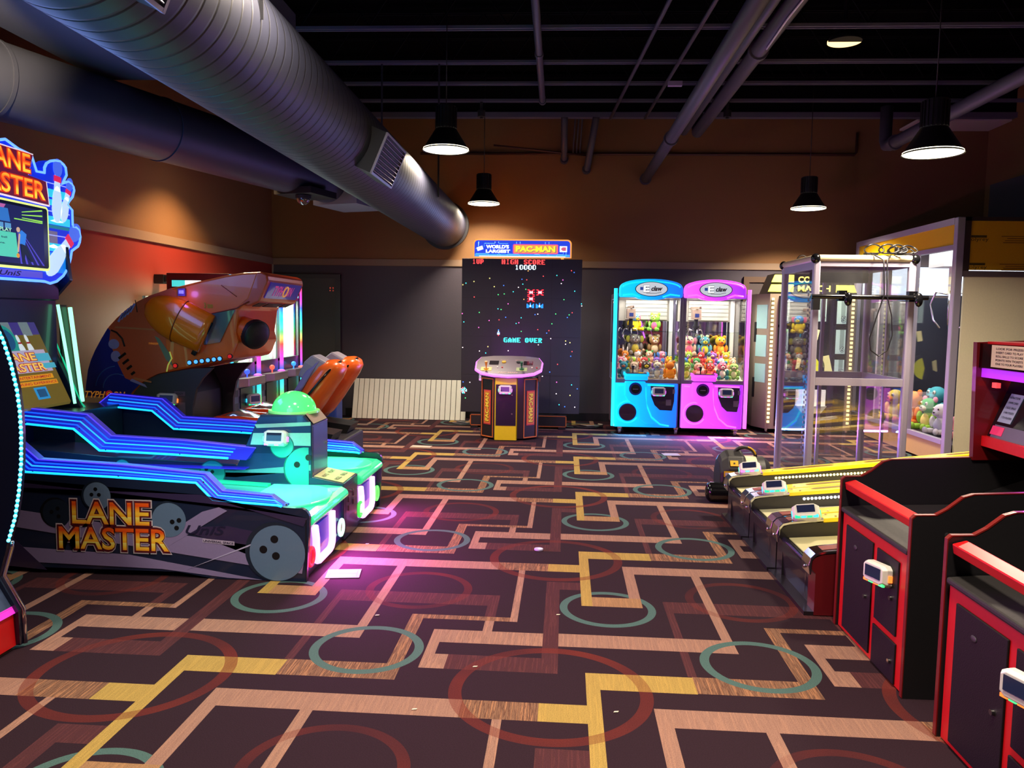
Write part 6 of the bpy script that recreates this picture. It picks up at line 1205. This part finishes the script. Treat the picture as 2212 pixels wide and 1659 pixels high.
# ================================================================== CASH CUBE BOOTH
BA = mat('booth_aluminium', 'B4AEC4', .35, .35, bump=.08, bscale=120)
def booth():
    x0, x1, y0, y1, h = 2.21, 3.08, 7.0, 8.0, 2.14
    t = thing('money_booth', 'clear acrylic booth with aluminium posts, black grab bar and a cable hanging in front', 'booth', ((x0+x1)/2, 7.5, 0))
    for x in (x0, x1-.06):
        for y in (y0, y1-.06): m = MB(); m.box(x, x+.06, y, y+.06, 0, h-.05); m.build('corner_post', BA, t, bevel=.014)
    m = MB(); m.box(x0+.40, x0+.43, y1-.045, y1-.01, 0, h-.05); m.box(x1-.035, x1-.01, y0+.48, y0+.51, .0, h-.05); m.build('middle_post', BA, t, sep=True)
    m = MB(); m.box(x0+.06, x1-.06, y0+.012, y0+.05, 1.0, 1.065); m.box(x0+.06, x1-.06, y1-.05, y1-.012, 1.0, 1.065); m.box(x1-.05, x1-.012, y0+.06, y1-.06, 1.0, 1.065); m.build('mid_rail', BA, t, sep=True)
    m = MB(); m.box(x0+.06, x1-.06, y0+.012, y0+.05, 0, .08); m.box(x0+.06, x1-.06, y1-.05, y1-.012, 0, .08); m.box(x0+.012, x0+.05, y0+.06, y1-.06, 0, .08); m.box(x1-.05, x1-.012, y0+.06, y1-.06, 0, .08); m.box(x0+.06, x1-.06, y0+.012, y0+.05, h-.10, h-.05); m.box(x0+.012, x0+.05, y0+.06, y1-.06, h-.12, h-.05); m.box(x1-.05, x1-.012, y0+.06, y1-.06, h-.10, h-.05); m.box(x0+.06, x1-.06, y1-.05, y1-.012, h-.10, h-.05); m.build('edge_rail', BA, t, sep=True)
    CRM = mat('roof_cream', 'C8BC98', .4)
    m = MB()
    for a, b in (((x0+.02, y0+.02), (x1-.02, y0+.02)), ((x0+.02, y0+.02), (x0+.02, y1-.02)), ((x1-.02, y0+.02), (x1-.02, y1-.02)), ((x0+.02, y1-.02), (x1-.02, y1-.02))): m.cyl((a[0], a[1], h-.03), (b[0], b[1], h-.03), .03, 14)
    rf = m.build('roof_rail', CRM, t)
    m = MB(); m.box(x0+.04, x1-.04, y0+.04, y1-.04, h-.03, h-.02); m.build('roof_panel', mat('roof_white', 'C0B4A0', .5), rf)
    m = MB()
    for x in (x0+.015, x1-.015):
        for y in (y0+.015, y1-.015): m.ell((x, y, h-.035), .042, .042, .045, 16, 10)
    m.build('corner_cap', BLKG, rf, sep=True)
    for nm, a in (('front_pane', (x0+.06, x1-.06, y0+.028, y0+.033)), ('rear_pane', (x0+.06, x1-.06, y1-.033, y1-.028)), ('left_pane', (x0+.028, x0+.033, y0+.06, y1-.06)), ('right_pane', (x1-.033, x1-.028, y0+.06, y1-.06))):
        m = MB(); m.box(*a, .08, h-.10); m.build(nm, ACR, t)
    m = MB(); m.box(x0+.25, x1-.06, y1-.10, y1-.06, 1.94, 2.04); m.build('control_box', mat('ctl_black', '181418', .4), t, bevel=.01, sep=True)
    # printed symbols on the side panes
    m = MB(); q = random.Random(11)
    for i in range(34): z = .35+i*.046; y = y0+.14+q.uniform(-.015, .015); m.obox((x0+.024, y, z), (0, 1, 0), (0, 0, 1), (1, 0, 0), .018, .010, .0005); m.obox((x0+.024, y+.06, z+.02), (0, 1, 0), (0, 0, 1), (1, 0, 0), .012, .012, .0005)
    m.build('side_print', mat('print_grey', '585060', .5), t)
    br = MB(); br.cyl((x0-.03, y0-.055, 1.775), (x1+.08, y0-.055, 1.775), .021, 14); bar = br.build('grab_bar', BLKG, t, label='black grab bar')
    for i, x in enumerate((x0+.24, x1-.04)):
        m = MB(); m.box(x-.035, x+.035, y0-.05, y0+.012, 1.74, 1.83); m.ell((x+.03, y0-.09, 1.755), .035, .03, .06, 14, 10); m.build('clamp_knob', BLKG, bar)
    m = MB(); m.box(x0-.02, x0+.04, y0-.08, y0-.03, 1.66, 1.76); m.build('latch', BLK, bar)
    c = MB(); P = []; xc = x0+.58
    lp = [(xc-.10, 2.155), (xc-.03, 2.09), (xc-.01, 1.80), (xc-.08, 1.55), (xc-.115, 1.42), (xc-.10, 1.32), (xc-.03, 1.27), (xc+.04, 1.32), (xc+.075, 1.45), (xc+.06, 1.62), (xc+.01, 1.80), (xc, 2.09), (xc+.08, 2.155)]
    for i in range(len(lp)-1):
        for f in range(4): yq = lambda z: y0-.09 if z < 2.1 else y0+.02; P.append(v3((lp[i][0], yq(lp[i][1]), lp[i][1])).lerp(v3((lp[i+1][0], yq(lp[i+1][1]), lp[i+1][1])), f/4))
    c.tube(P, .0055, 6); tag(c.build('hanging_cable', BLK), 'thin black cable looping down in front of the clear booth', 'cable')
    m = MB(); q = random.Random(2)
    for k in range(6):
        cx, cy_, r_ = xc+q.uniform(-.10, .22), y0-.02+q.uniform(-.02, .05), q.uniform(.04, .07); zc = h+.03
        m.tube([v3((cx+r_*1.3*math.cos(a), cy_+.03*math.sin(2*a), h+.012+r_*.8*(1+math.sin(a))*.8)) for a in [2*PI*i/20 for i in range(20)]], .007, 6, True)
    m.box(xc+.14, xc+.22, y0+.06, y0+.12, h+.001, h+.07); m.box(xc-.12, xc-.02, y0+.06, y0+.13, h+.001, h+.025)
    tag(m.build('cable_tangle', BLK), 'tangle of black cables and a plug lying on the roof of the clear booth', 'cable')
    m = MB(); m.tube([(x0+.12+.045*math.cos(a), y1-.25, h+.05*math.sin(a)) for a in [PI*i/10 for i in range(11)]], .009, 6); m.build('lifting_handle', mat('handle_brown', '2A1C18', .4), rf)
booth()
def blower():
    y = 6.93; t = thing('air_blower', 'black drum-shaped air blower with yellow stickers standing beside the clear booth', 'blower', (1.62, y, 0))
    K = mat('blower_black', '161418', .5, bump=.25, bscale=200)
    m = MB(); n = 14
    pr = [(-.17, .03), (-.17, .26), (-.10, .36), (.02, .40), (.12, .36), (.19, .24), (.19, .12), (.12, .03)]
    m.loft([[v3((1.43+dx, y+a*k, .02+(b)*k)) for a, b in pr] for dx, k in ((0, .80), (.02, .9), (.07, 1), (.20, 1), (.22, .95))]); hs = m.build('fan_housing', K, t, bevel=.015)
    m = MB(); m.cyl((1.63, y+.01, .20), (1.82, y+.01, .20), .168, 36); m.m = 0; m.cone((1.82, y+.01, .20), (1.87, y+.01, .20), .168, .13, 36); m.build('intake_drum', K, t)
    m = MB(); m.tube([v3((1.66+.10*math.cos(a), y, .355+.09*math.sin(a))) for a in [PI*i/12 for i in range(13)]], .016, 10); hn = m.build('carry_handle', K, t)
    m = MB(); m.tube([v3((1.66+.10*math.cos(a)+.001, y-.012, .362+.092*math.sin(a))) for a in [PI*i/12 for i in range(1, 6)]], .007, 6); m.build('yellow_stripe', mat('blower_yellow', 'D8B020', .4), hn)
    m = MB(); m.smooth = True; m.loft([[v3((1.705+dx, y+.01+.1705*math.cos(a), .20+.1705*math.sin(a))) for a in [PI*.38+PI*.72*i/14 for i in range(15)]] for dx in (-.045, .05)], close=False); lb = m.build('cream_label', mat('label_cream', 'D8CCA8', .4), t)
    m = MB(); m.obox((1.705, y-.158, .262), (1, 0, 0), (0, .36, .93), (0, -.93, .36), .032, .010, .001); m.obox((1.705, y-.163, .235), (1, 0, 0), (0, .2, .98), (0, -.98, .2), .036, .013, .001); m.obox((1.705, y-.135, .315), (1, 0, 0), (0, .6, .8), (0, -.8, .6), .026, .006, .001); m.build('label_print', BLK, lb)
    m = MB(); m.m = 0; m.obox((1.545, y-.145, .325), (1, 0, 0), (0, .55, .83), (0, -.83, .55), .034, .026, .003); m.obox((1.50, y-.171, .235), (1, 0, 0), (0, 0, 1), (0, -1, 0), .045, .024, .003); m.m = 1; m.obox((1.50, y-.175, .235), (1, 0, 0), (0, 0, 1), (0, -1, 0), .036, .013, .001); m.m = 2; m.obox((1.545, y-.149, .327), (1, 0, 0), (0, .55, .83), (0, -.83, .55), .007, .007, .001)
    m.build('warning_sticker', [mat('sticker_yellow', 'E0B018', .4), mat('sticker_pale', 'B8B0C0', .4), BLK], hs)
    m = MB(); m.cyl((1.33, y-.22, .088), (1.75, y-.22, .088), .086, 28); m.ell((1.335, y-.22, .088), .045, .084, .084, 24, 12); m.build('outlet_tube', BLKG, t, bevel=.02)
    m = MB(); m.box(1.46, 1.80, y-.16, y+.16, 0, .03); m.build('blower_base', K, t)
blower()
# ================================================================== GIANT CRANE BOOTH
def giant():
    x0, x1, y0, y1, h = 4.2, 5.72, 8.65, 11.5, 2.685
    t = thing('giant_prize_booth', 'huge glass prize booth with aluminium frame and yellow header at the right', 'booth', ((x0+x1)/2, (y0+y1)/2, 0))
    YE = mat('booth_yellow', 'F0BE10', .4); YF_ = mat('film_yellow', 'D8A414', .45); WH = mat('panel_cream', 'E8E0C0', .5); F = BA
    m = MB(); m.box(x0, x0+.08, y0, y0+.08, 0, h); m.build('corner_post', F, t, bevel=.008); m = MB(); m.box(x0, x0+.08, y1-.08, y1, 0, h); m.build('corner_post', F, t, bevel=.008)
    m = MB(); m.box(x0, x0+.06, y0+.08, y1-.08, h-.07, h); m.box(x0, x0+.06, y0+.08, y1-.08, 2.35, 2.40); m.box(x0, x0+.06, y0+.08, y1-.08, .24, .29); m.box(x0, x0+.06, y0+.95, y0+1.0, .29, 2.35); m.box(x0, x0+.06, y0+1.9, y0+1.95, .29, 2.35); m.build('side_frame', F, t, sep=True)
    m = MB(); m.box(x0+.02, x0+.04, y0+.08, y1-.08, 2.40, h-.07); m.build('side_header', YE, t)
    m = MB(); m.box(x0+.02, x0+.04, y0+.08, y1-.08, .02, .24); m.build('side_base', mat('base_tan', 'C8A868', .5), t)
    m = MB(); m.box(x0+.025, x0+.031, y0+.08, y1-.08, .29, 2.35); m.build('side_glass', GLASS, t)
    DK = mat('film_frame', '4A3C3A', .4, .5)
    m = MB(); m.box(x0+.08, x1, y0, y0+.05, h-.04, h); m.box(x0+.08, x0+.14, y0, y0+.05, 2.12, h); m.build('front_header_frame', DK, t)
    m = MB(); m.box(x0+.14, x1, y0+.015, y0+.03, 2.13, h-.04); fh = m.build('front_header', YF_, t)
    m = MB()
    for z in (2.46, 2.17):
        m.m = 0; m.box(x0+.15, x0+.31, y0+.012, y0+.015, z+.01, z+.035); m.m = 1; text(m, 'olyrey', (x0+.24, y0+.014, z-.012), (1, 0, 0), (0, 0, 1), .18, .05, .001, bold=.0)
        m.m = 2
        for k in range(4): m.box(x0+.46+.02*((k*3) % 4), x1, y0+.012, y0+.015, z+.022-k*.022, z+.028-k*.022)
    m.build('film_print', [mat('film_ink', '4A3C10', .5), mat('film_ink2', '3A3418', .5), mat('film_brown', '6A3A10', .5)], fh)
    m = MB(); m.box(x0+.08, x1, y0-.004, y0+.05, 2.06, 2.12); m.build('front_rail', mat('rail_mauve', '7C7074', .4, .5), t)
    m = MB(); m.box(x0+.11, x1, y0+.012, y0+.045, .02, 2.06); m.build('front_panel', WH, t)
    m = MB(); m.box(x0+.10, x1, y1-.04, y1-.01, .02, h); m.box(x1-.03, x1, y0+.06, y1-.04, .02, h-.02); m.box(x0+.05, x1-.03, y0+.05, y1-.04, .20, .24); m.build('inner_wall', mat('inner_white', '343642', .5), t)
    m = MB(); m.box(x1-.06, x1-.035, y0+.06, y1-.05, 1.95, 2.34); m.box(x0+.1, x1-.06, y1-.07, y1-.045, 1.95, 2.34); m.build('white_valance', mat('valance_white', 'E0E8F0', .4, emit='D8E8FF', es=.9), t)
    m = MB(); m.box(x0+.08, x1-.03, y0+.06, y1-.05, h-.09, h-.05); m.build('inner_ceiling', mat('inner_ceiling', 'C8D0D8', .5), t)
    m = MB(); m.box(x0+.2, x0+.26, y0+.2, y1-.3, h-.13, h-.10); m.box(x0+.7, x0+.76, y0+.2, y1-.3, h-.13, h-.10); m.build('light_tube', glow('booth_tube', 'E8F8FF', 2.5), t, sep=True)
    light('booth_light', 'AREA', (x0+.6, (y0+y1)/2, h-.15), 34, (.82, .93, 1), 1.0, 2.2, to=(x0+.6, (y0+y1)/2, 0))
    m = MB(); m.box(x0+.45, x0+.85, y0+1.2, y0+1.6, 2.25, 2.55); m.cyl((x0+.65, y0+1.4, 1.9), (x0+.65, y0+1.4, 2.25), .04); m.build('crane_box', WHITE, t)
    m = MB()
    for q in range(3):
        an = 2*PI*q/3; c, s_ = math.cos(an), math.sin(an); m.tube([(x0+.65+c*r_, y0+1.4+s_*r_, z) for r_, z in ((.04, 1.92), (.2, 1.95), (.27, 1.8), (.22, 1.6), (.12, 1.5))], .012, 6)
    m.build('crane_claw', CHR, t)
    return x0, y0
gx0, gy0 = giant()
G3 = 'large plush toys in the giant booth'; zz = .245
for lab, x, y, s, c in (('large pink plush starfish ball in the near corner of the giant booth', 4.62, 9.02, 1.55, ('E8A0A8', 'C04878', 'F0B0B0', 'E898A0', 'C04878', 'none')),
    ('large green and blue plush dragon behind the pink one in the giant booth', 5.15, 9.40, 1.75, ('28A048', '50C8D0', '38B050', '2890D8', '70D0B0', 'horn')),
    ('white spotted plush octopus on the floor of the giant booth beside the glass', 4.55, 9.46, 1.25, ('D8D8E0', 'B0B8C8', 'E0E0E8', 'E0E0E8', 'C8C8D8', 'none')),
    ('lime plush caterpillar with a flower in the giant booth', 4.58, 9.84, 1.35, ('98C840', 'F0E080', '40A860', 'F0A0B8', 'F0E8D0', 'round')),
    ('purple plush monster in the middle of the giant booth', 5.2, 10.0, 1.6, ('8048C0', 'C088E0', '9058D0', '8048C0', 'C088E0', 'horn')),
    ('orange plush tiger toward the back of the giant booth', 4.60, 10.32, 1.5, ('E88028', 'F8E0B0', 'F09038', 'E88028', 'F8E8C8', 'round')),
    ('teal plush elephant at the back of the giant booth', 5.1, 10.75, 1.6, ('3898A8', '80C8D0', '48A8B8', '60B8C8', '3898A8', 'flop')),
    ('yellow plush duck at the far back corner of the giant booth', 4.60, 10.85, 1.4, ('F0D030', 'F8E880', 'F0D840', 'F0D030', 'F08020', 'none'))):
    plush(lab, (x, y, zz), -PI/2+.3, s, *c[:5], ears=c[5], detail=True, group=G3, name='large_plush_toy')
# ================================================================== ALLEY ROLLER LANES
SY = mat('skee_yellow', 'F0C410', .3, emit='F0C410', es=.16, coat=.5); SCR = mat('skee_cream', 'D0C8A0', .35); SIDE = mat('skee_black', '18151C', .35, coat=.3)  # yellow covers carry a weak glow that makes them look brighter lit
def rz(x): return .335+(x-1.36)*.118
def skee(y0, y1, label, ledc, maroon=False):
    t = thing('ball_roll_lane', label, 'arcade game', (2.4, (y0+y1)/2, 0), 'ball rolling lanes')
    XE = 3.45
    m = MB(); m.prism([(1.40, .02), (1.385, .17), (1.385, .235), (1.43, .245), (XE, .40), (XE, .02)], 'y', y0+.115, y1-.115); fb = m.build('front_body', SIDE, t)
    m = MB(); m.prism([(1.42, .248), (XE, .404), (XE, .41), (1.42, .254)], 'y', y0+.12, y1-.12); m.build('play_field', SCR, t)
    m = MB(); m.cyl((1.395, y0+.10, .24), (1.395, y1-.10, .24), .018, 12); m.build('front_lip', mat('lip_dark', '3A3450', .15, .7), t)
    m = MB(); m.box(1.335, 1.42, y0+.01, y1-.01, .0, .022); m.build('toe_strip', SIDE, t)
    for s, (a, b) in enumerate(((y0, y0+.12), (y1-.12, y1))):
        m = MB(); m.prism([(1.385, .005), (1.385, .23), (1.36, .26), (1.37, .31), (1.42, .335), (XE, rz(XE)-.05), (XE, .02)], 'y', a+.004, b-.004); rl = m.build('side_rail', mat('skee_maroon', '5C1018', .35, coat=.3) if maroon and s == 0 else SIDE, t)
        m = MB(); m.prism([(1.350, .225), (1.345, .275), (1.355, .315), (1.38, .342), (1.42, .352), (1.62, rz(1.62)+.012), (1.62, rz(1.62)-.004), (1.42, .336), (1.385, .325), (1.365, .30), (1.362, .225)], 'y', a, b); cp = m.build('chrome_cap', CHR, rl, bevel=.003)
        m = MB(); m.ell((1.343, (a+b)/2, .255), .006, .010, .010, 10, 6); m.build('bolt', CHR, cp, sep=True)
        m = MB(); m.box(1.40, 1.56, a+.02, b-.02, .352, .353) if 0 else m.prism([(1.42, .3535), (1.57, rz(1.57)+.0135), (1.57, rz(1.57)+.0145), (1.42, .3545)], 'y', a+.025, b-.025); m.build('cap_sticker', mat('cap_sticker', '8A4038', .4, var=.4, bscale=90), cp)
        m = MB(); m.prism([(1.62, rz(1.62)-.02), (1.62, rz(1.62)+.012), (XE, rz(XE)+.012), (XE, rz(XE)-.02)], 'y', a+.004, b-.004); yc_ = m.build('yellow_cover', SY, rl, bevel=.004)
        m = MB()
        for i in range(3):
            xa = 1.78+i*.62; n = 10; ym = (a+b)/2
            pts = [(xa+.03-.03*math.cos(th), .022*math.sin(th)) for th in [PI/2-PI*j/n*-1 for j in range(0, n+1)]]
            m.loft([[v3((xa+q*.40, ym+sg*.022*math.sqrt(max(0, 1-(2*q-1)**8)), rz(xa+q*.40)+.0135)) for q in [k_/16 for k_ in range(17)]] for sg in (-1, 1)], close=False)
        m.build('cover_slot', mat('slot_amber', '6A4A08', .4), yc_, sep=True)
        m = MB()
        for x in (1.66, 1.70): m.cyl((x, (a+b)/2+(.03 if x == 1.66 else -.03), rz(x)+.012), (x, (a+b)/2+(.03 if x == 1.66 else -.03), rz(x)+.016), .008, 10)
        m.build('screw', CHR, yc_, sep=True)
        yi = b if s == 0 else a; sg = 1 if s == 0 else -1
        m = MB(); i = 0; x = 1.72
        while x < XE-.05: m.ell((x, yi+sg*.002, .33+(x-1.62)*.088), .010, .005, .010, 8, 5); x += .026
        m.build('led_strip', glow('skee_led_'+ledc, ledc, 2.4), rl)
    light('skee_light', 'AREA', (2.4, (y0+y1)/2, .60), 4.0, lin(ledc)[:3], 1.4, .2, to=(2.4, (y0+y1)/2, 0))
    m = MB(); m.box(1.384, 1.386, y0+.16, y0+.164, .05, .2); m.build('door_seam', CHR, fb)
    m = MB(); m.box(XE-.03, XE, y0, y1, .02, .62); m.build('end_board', SIDE, t)
    return t
s1 = skee(5.56, 6.25, 'farthest ball rolling lane with yellow side covers, next to the black blower', 'FFF0A0')
s2 = skee(4.86, 5.545, 'middle ball rolling lane with yellow side covers and white light strip', 'F8FCFF')
s3 = skee(4.12, 4.845, 'nearest ball rolling lane with yellow side covers, touching the red game', 'FFF080', True)
for s_, y in ((s1, 6.19), (s2, 5.485), (s3, 4.785)):
    reader(s_, (1.535, y, rz(1.53)+.014), (-.25, -.55, .8), (.1, .8, .6), 1.1, {6.19: 2, 5.485: 0, 4.785: 0}[y])
# ================================================================== RED GAMES
def red_game(y0, label, backbox):
    y1 = y0+.81
    t = thing('red_arcade_game', label, 'arcade game', (2.0, y0+.4, 0), 'red and black arcade games')
    prof = [(1.46, .0), (1.46, .76), (1.475, .775), (1.555, .778), (1.60, .805), (1.66, .855), (1.70, .868), (2.75, .925), (2.75, 0)]
    for s, y in enumerate((y0, y1-.02)):
        m = MB(); m.prism(prof, 'y', y, y+.02); sd = m.build('side_panel', BLK, t)
        m = MB(); m.loft([[v3((x, y-.001, z)), v3((x, y+.021, z)), v3((x-.004, y+.021, z+.004)), v3((x-.004, y-.001, z+.004))] for x, z in prof[:8]]); m.build('red_edge', mat('edge_red', '701410', .4, coat=.2), sd)
        m = MB(); m.cyl((1.60, y-.003 if s == 0 else y+.033, .70), (1.60, y, .70), .01, 10); m.build('bolt', DARK, sd, sep=True)
    m = MB(); m.box(1.47, 1.50, y0+.03, y1-.03, .005, .60); m.box(1.50, 2.7, y0+.03, y1-.03, .02, .59); fr = m.build('front_frame', RED, t, bevel=.004)
    def door(a, b, z0, z1, kn):
        m = MB(); m.box(1.462, 1.471, y0+a, y0+b, z0, z1); d = m.build('door', mat('red_door_black', '100E10', .6, spec=.25, bump=.3, bscale=300), fr, bevel=.003)
        m = MB(); m.cyl((1.462, y0+kn[0], kn[1]), (1.452, y0+kn[0], kn[1]), .010, 12); m.build('door_lock', CHR, d)
        return d
    d1 = door(.382, .712, .028, .55, (.435, .281)); d2 = door(.108, .334, .22, .545, (.16, .373)); d3 = door(.10, .342, .012, .19, (.14, .10))
    m = MB(); m.ell((1.461, y0+.58, .47), .003, .02, .012, 12, 6); m.build('door_badge', DARK, d1)
    reader(d2, (1.46, y0+.235, .455), (-1, -.35, .15), (0, 0, 1), .98, 1)
    m = MB(); m.prism([(1.455, .60), (1.455, .625), (1.56, .635), (2.2, .66), (2.2, .60)], 'y', y0+.03, y1-.03); m.build('padded_shelf', mat('pad_black', '1C1A1C', .6, bump=.3), t, bevel=.008, label='black padded shelf')
    m = MB(); m.prism([(1.475, .712), (1.468, .75), (1.52, .765), (1.53, .73)], 'y', y0+.03, y1-.03); m.build('red_crossbar', RED, t, bevel=.004)
    m = MB(); m.box(1.70, 1.715, y0+.03, y1-.03, .66, .80) if 0 else m.prism([(2.0, .66), (2.55, .86), (2.7, .86), (2.7, .60), (2.0, .60)], 'y', y0+.03, y1-.03); m.build('inner_ramp', BLK, t)
    if backbox:
        DR_ = mat('backbox_red', '640C10', .35, coat=.3)
        bb = thing
        m = MB(); m.prism([(2.085, .88), (2.07, 1.47), (2.72, 1.50), (2.72, .90)], 'y', y1-.035, y1); b = m.build('backbox_side', DR_, t); m = MB(); m.prism([(2.085, .88), (2.07, 1.47), (2.72, 1.50), (2.72, .90)], 'y', y0, y0+.035); m.build('backbox_side', DR_, t)
        m = MB(); m.box(2.12, 2.15, y0+.035, y1-.035, .955, 1.005); m.box(2.12, 2.72, y0+.035, y1-.035, 1.46, 1.475); m.box(2.55, 2.58, y0+.035, y1-.035, .90, 1.46); m.build('backbox_frame', RED, t, sep=True)
        m = MB(); m.box(2.10, 2.13, y0+.035, y1-.035, 1.298, 1.342); m.build('purple_light_bar', mat('bar_purple', 'A020D0', .3, emit='B030F0', es=.8), t)
        m = MB(); m.box(2.085, 2.09, y0+.035, y1-.035, 1.345, 1.465); m.build('clear_guard', glass('guard_acrylic', 'C8A0B8', base=.08), t)
        m = MB(); m.m = 0; m.box(2.080, 2.084, y0+.36, y0+.66, 1.355, 1.46); m.m = 1; U, V_ = (0, -1, 0), (0, 0, 1)
        for i, s_ in enumerate(('LOOK FOR PRIZES', 'INSERT CARD TO PLAY', 'ROLL BALLS TO SCORE', 'POINTS WIN TICKETS', 'ONE TO FOUR PLAYERS')): text(m, s_, (2.080, y0+.51, 1.444-i*.018), U, V_, .22, .010, .001, bold=.02)
        m.build('notice_card', [mat('card_cream', 'C8B898', .5), mat('card_ink', '402828', .5)], t)
        n_ = v3((-.94, 0, .34)).normalized(); up = v3((.34, 0, .94)).normalized()
        m = MB(); m.m = 0; m.obox((2.20, (y0+y1)/2, 1.135), (0, -1, 0), up, n_, (y1-y0)/2-.035, .15, .006); c0 = v3((2.20, (y0+y1)/2, 1.135))
        dp = m.build('score_display', mat('display_black', '100C18', .15, coat=.5), t)
        m = MB(); u_ = v3((0, -1, 0)); q = c0+n_*.007
        m.m = 0; m.obox(q-up*.11+n_*0, u_, up, n_, .34, .035, .001); m.m = 1; m.obox(q-u_*.27+up*.015+n_*.002, u_, up+u_*.12, n_, .055, .075, .001); m.m = 2; m.obox(q-u_*.30-up*.105+n_*.003, u_, up, n_, .05, .022, .001)
        m.m = 1; m.obox(q-u_*.14+up*.115+n_*.002, u_, up, n_, .05, .03, .001)
        m.m = 3
        for i in range(4): text(m, 'PLAYER %d' % (i+1), q+u_*.0+up*(.055-.045*i), u_, up, .16, .028, .004, bold=.03)
        m.m = 4
        for i, s_ in enumerate(('INSTRUCTIONS', '1 SWIPE CARD', '2 ROLL BALLS', '3 WIN TICKETS', '1 TO 4 PLAYERS')): text(m, s_, q-u_*.27+up*(.07-.026*i), u_, up, .085, .011, .0045, bold=.02)
        m.build('display_artwork', [mat('da_grey', '5A5068', .4, emit='5A5068', es=.2), mat('da_pale', '8890A8', .4, emit='8890A8', es=.2), mat('da_red', 'C83060', .4, emit='C83060', es=.4), mat('da_mauve', 'A88898', .4, emit='A88898', es=.25), mat('da_ink', '282838', .4)], dp)
        m = MB(); m.box(2.13, 2.15, y1-.12, y1-.08, 1.25, 1.275); m.build('exit_button', glow('btn_red', 'FF5050', 1.0), t)
        m = MB(); m.prism([(y0+.02, 1.475), (y0+.30, 1.475), (y0-.1, 1.95), (y0-.3, 1.95)], 'x', 2.20, 2.26); m.m = 1; m.box(2.196, 2.2, y0-.05, y0+.11, 1.56, 1.565); m.build('sign_brace', [RED, WHITE], t)
        light('backbox_purple', 'AREA', (2.06, y0+.4, 1.32), 1.6, (.75, .15, 1), .05, .7, to=(1.6, y0+.4, 1.2))
    return t
red_game(3.225, 'red and black arcade game with the scoring backbox, nearest the ball rolling lanes', True)
red_game(2.14, 'red and black arcade game cut off by the right edge of the picture', False)
m = MB(); m.box(2.0, 2.35, 2.97, 3.0, .12, .42); tag(m.build('white_card', mat('card_white', 'A8A098', .5)), 'pale card wedged low between the two red arcade games', 'card')
# ================================================================== LITTER ON THE CARPET
def paper(x, y, w_, d, a, label, c='A49CB0', name='paper_sheet', z=.004):
    m = MB(); ca, sa = math.cos(a), math.sin(a); m.m = 0
    m.obox((x, y, z), (ca, sa, 0), (-sa, ca, 0), (0, 0, 1), w_/2, d/2, .0012)
    m.m = 1; m.obox((x, y, z+.0014), (ca, sa, 0), (-sa, ca, 0), (0, 0, 1), w_/2*.8, d/2*.03, .0003)
    for s in (-1, 1): m.obox((x+s*ca*w_*.41, y+s*sa*w_*.41, z+.0014), (ca, sa, 0), (-sa, ca, 0), (0, 0, 1), w_*.008, d/2*.72, .0003)
    return tag(m.build(name, [mat('paper_'+c, c, .6), mat('paper_ink', '9088A0', .6)]), label, 'paper')
paper(-1.26, 4.53, .20, .155, .15, 'square sheet of paper on the carpet at the corner of the bowling game')
paper(1.33, 9.02, .19, .15, .1, 'pale leaflet lying on the carpet in front of the purple claw machine')
paper(-1.60, 9.15, .24, .12, -.1, 'beige paper lying on the carpet left of the game console', 'C0B0A0')
paper(-1.93, 7.15, .26, .12, .0, 'brownish paper lying on the carpet beyond the bowling game', 'A89880')
m = MB(); m.m = 0; m.cyl((-.10, 5.145, .003), (-.10, 5.145, .012), .03, 20); m.m = 1; m.ell((-.09, 5.14, .012), .018, .012, .004, 12, 6); tag(m.build('round_token', [mat('token_lilac', 'B8B0D8', .3), mat('token_white', 'F8F0F8', .3)]), 'small shiny round token on the carpet in the middle of the aisle', 'token')
for i, (x, y) in enumerate([(-1.28, 5.15), (-.92, 3.9), (-.35, 3.35), (-.55, 2.95), (.25, 3.0), (.02, 4.0)]):
    m = MB(); m.prism([(x, y), (x+.018, y+.004), (x+.022, y+.012), (x+.004, y+.009)], 'z', .002, .004); tag(m.build('paper_scrap', mat('scrap_cream', 'E0D8C0', .6)), 'tiny pale scrap of paper on the carpet', 'scrap', 'tiny paper scraps')
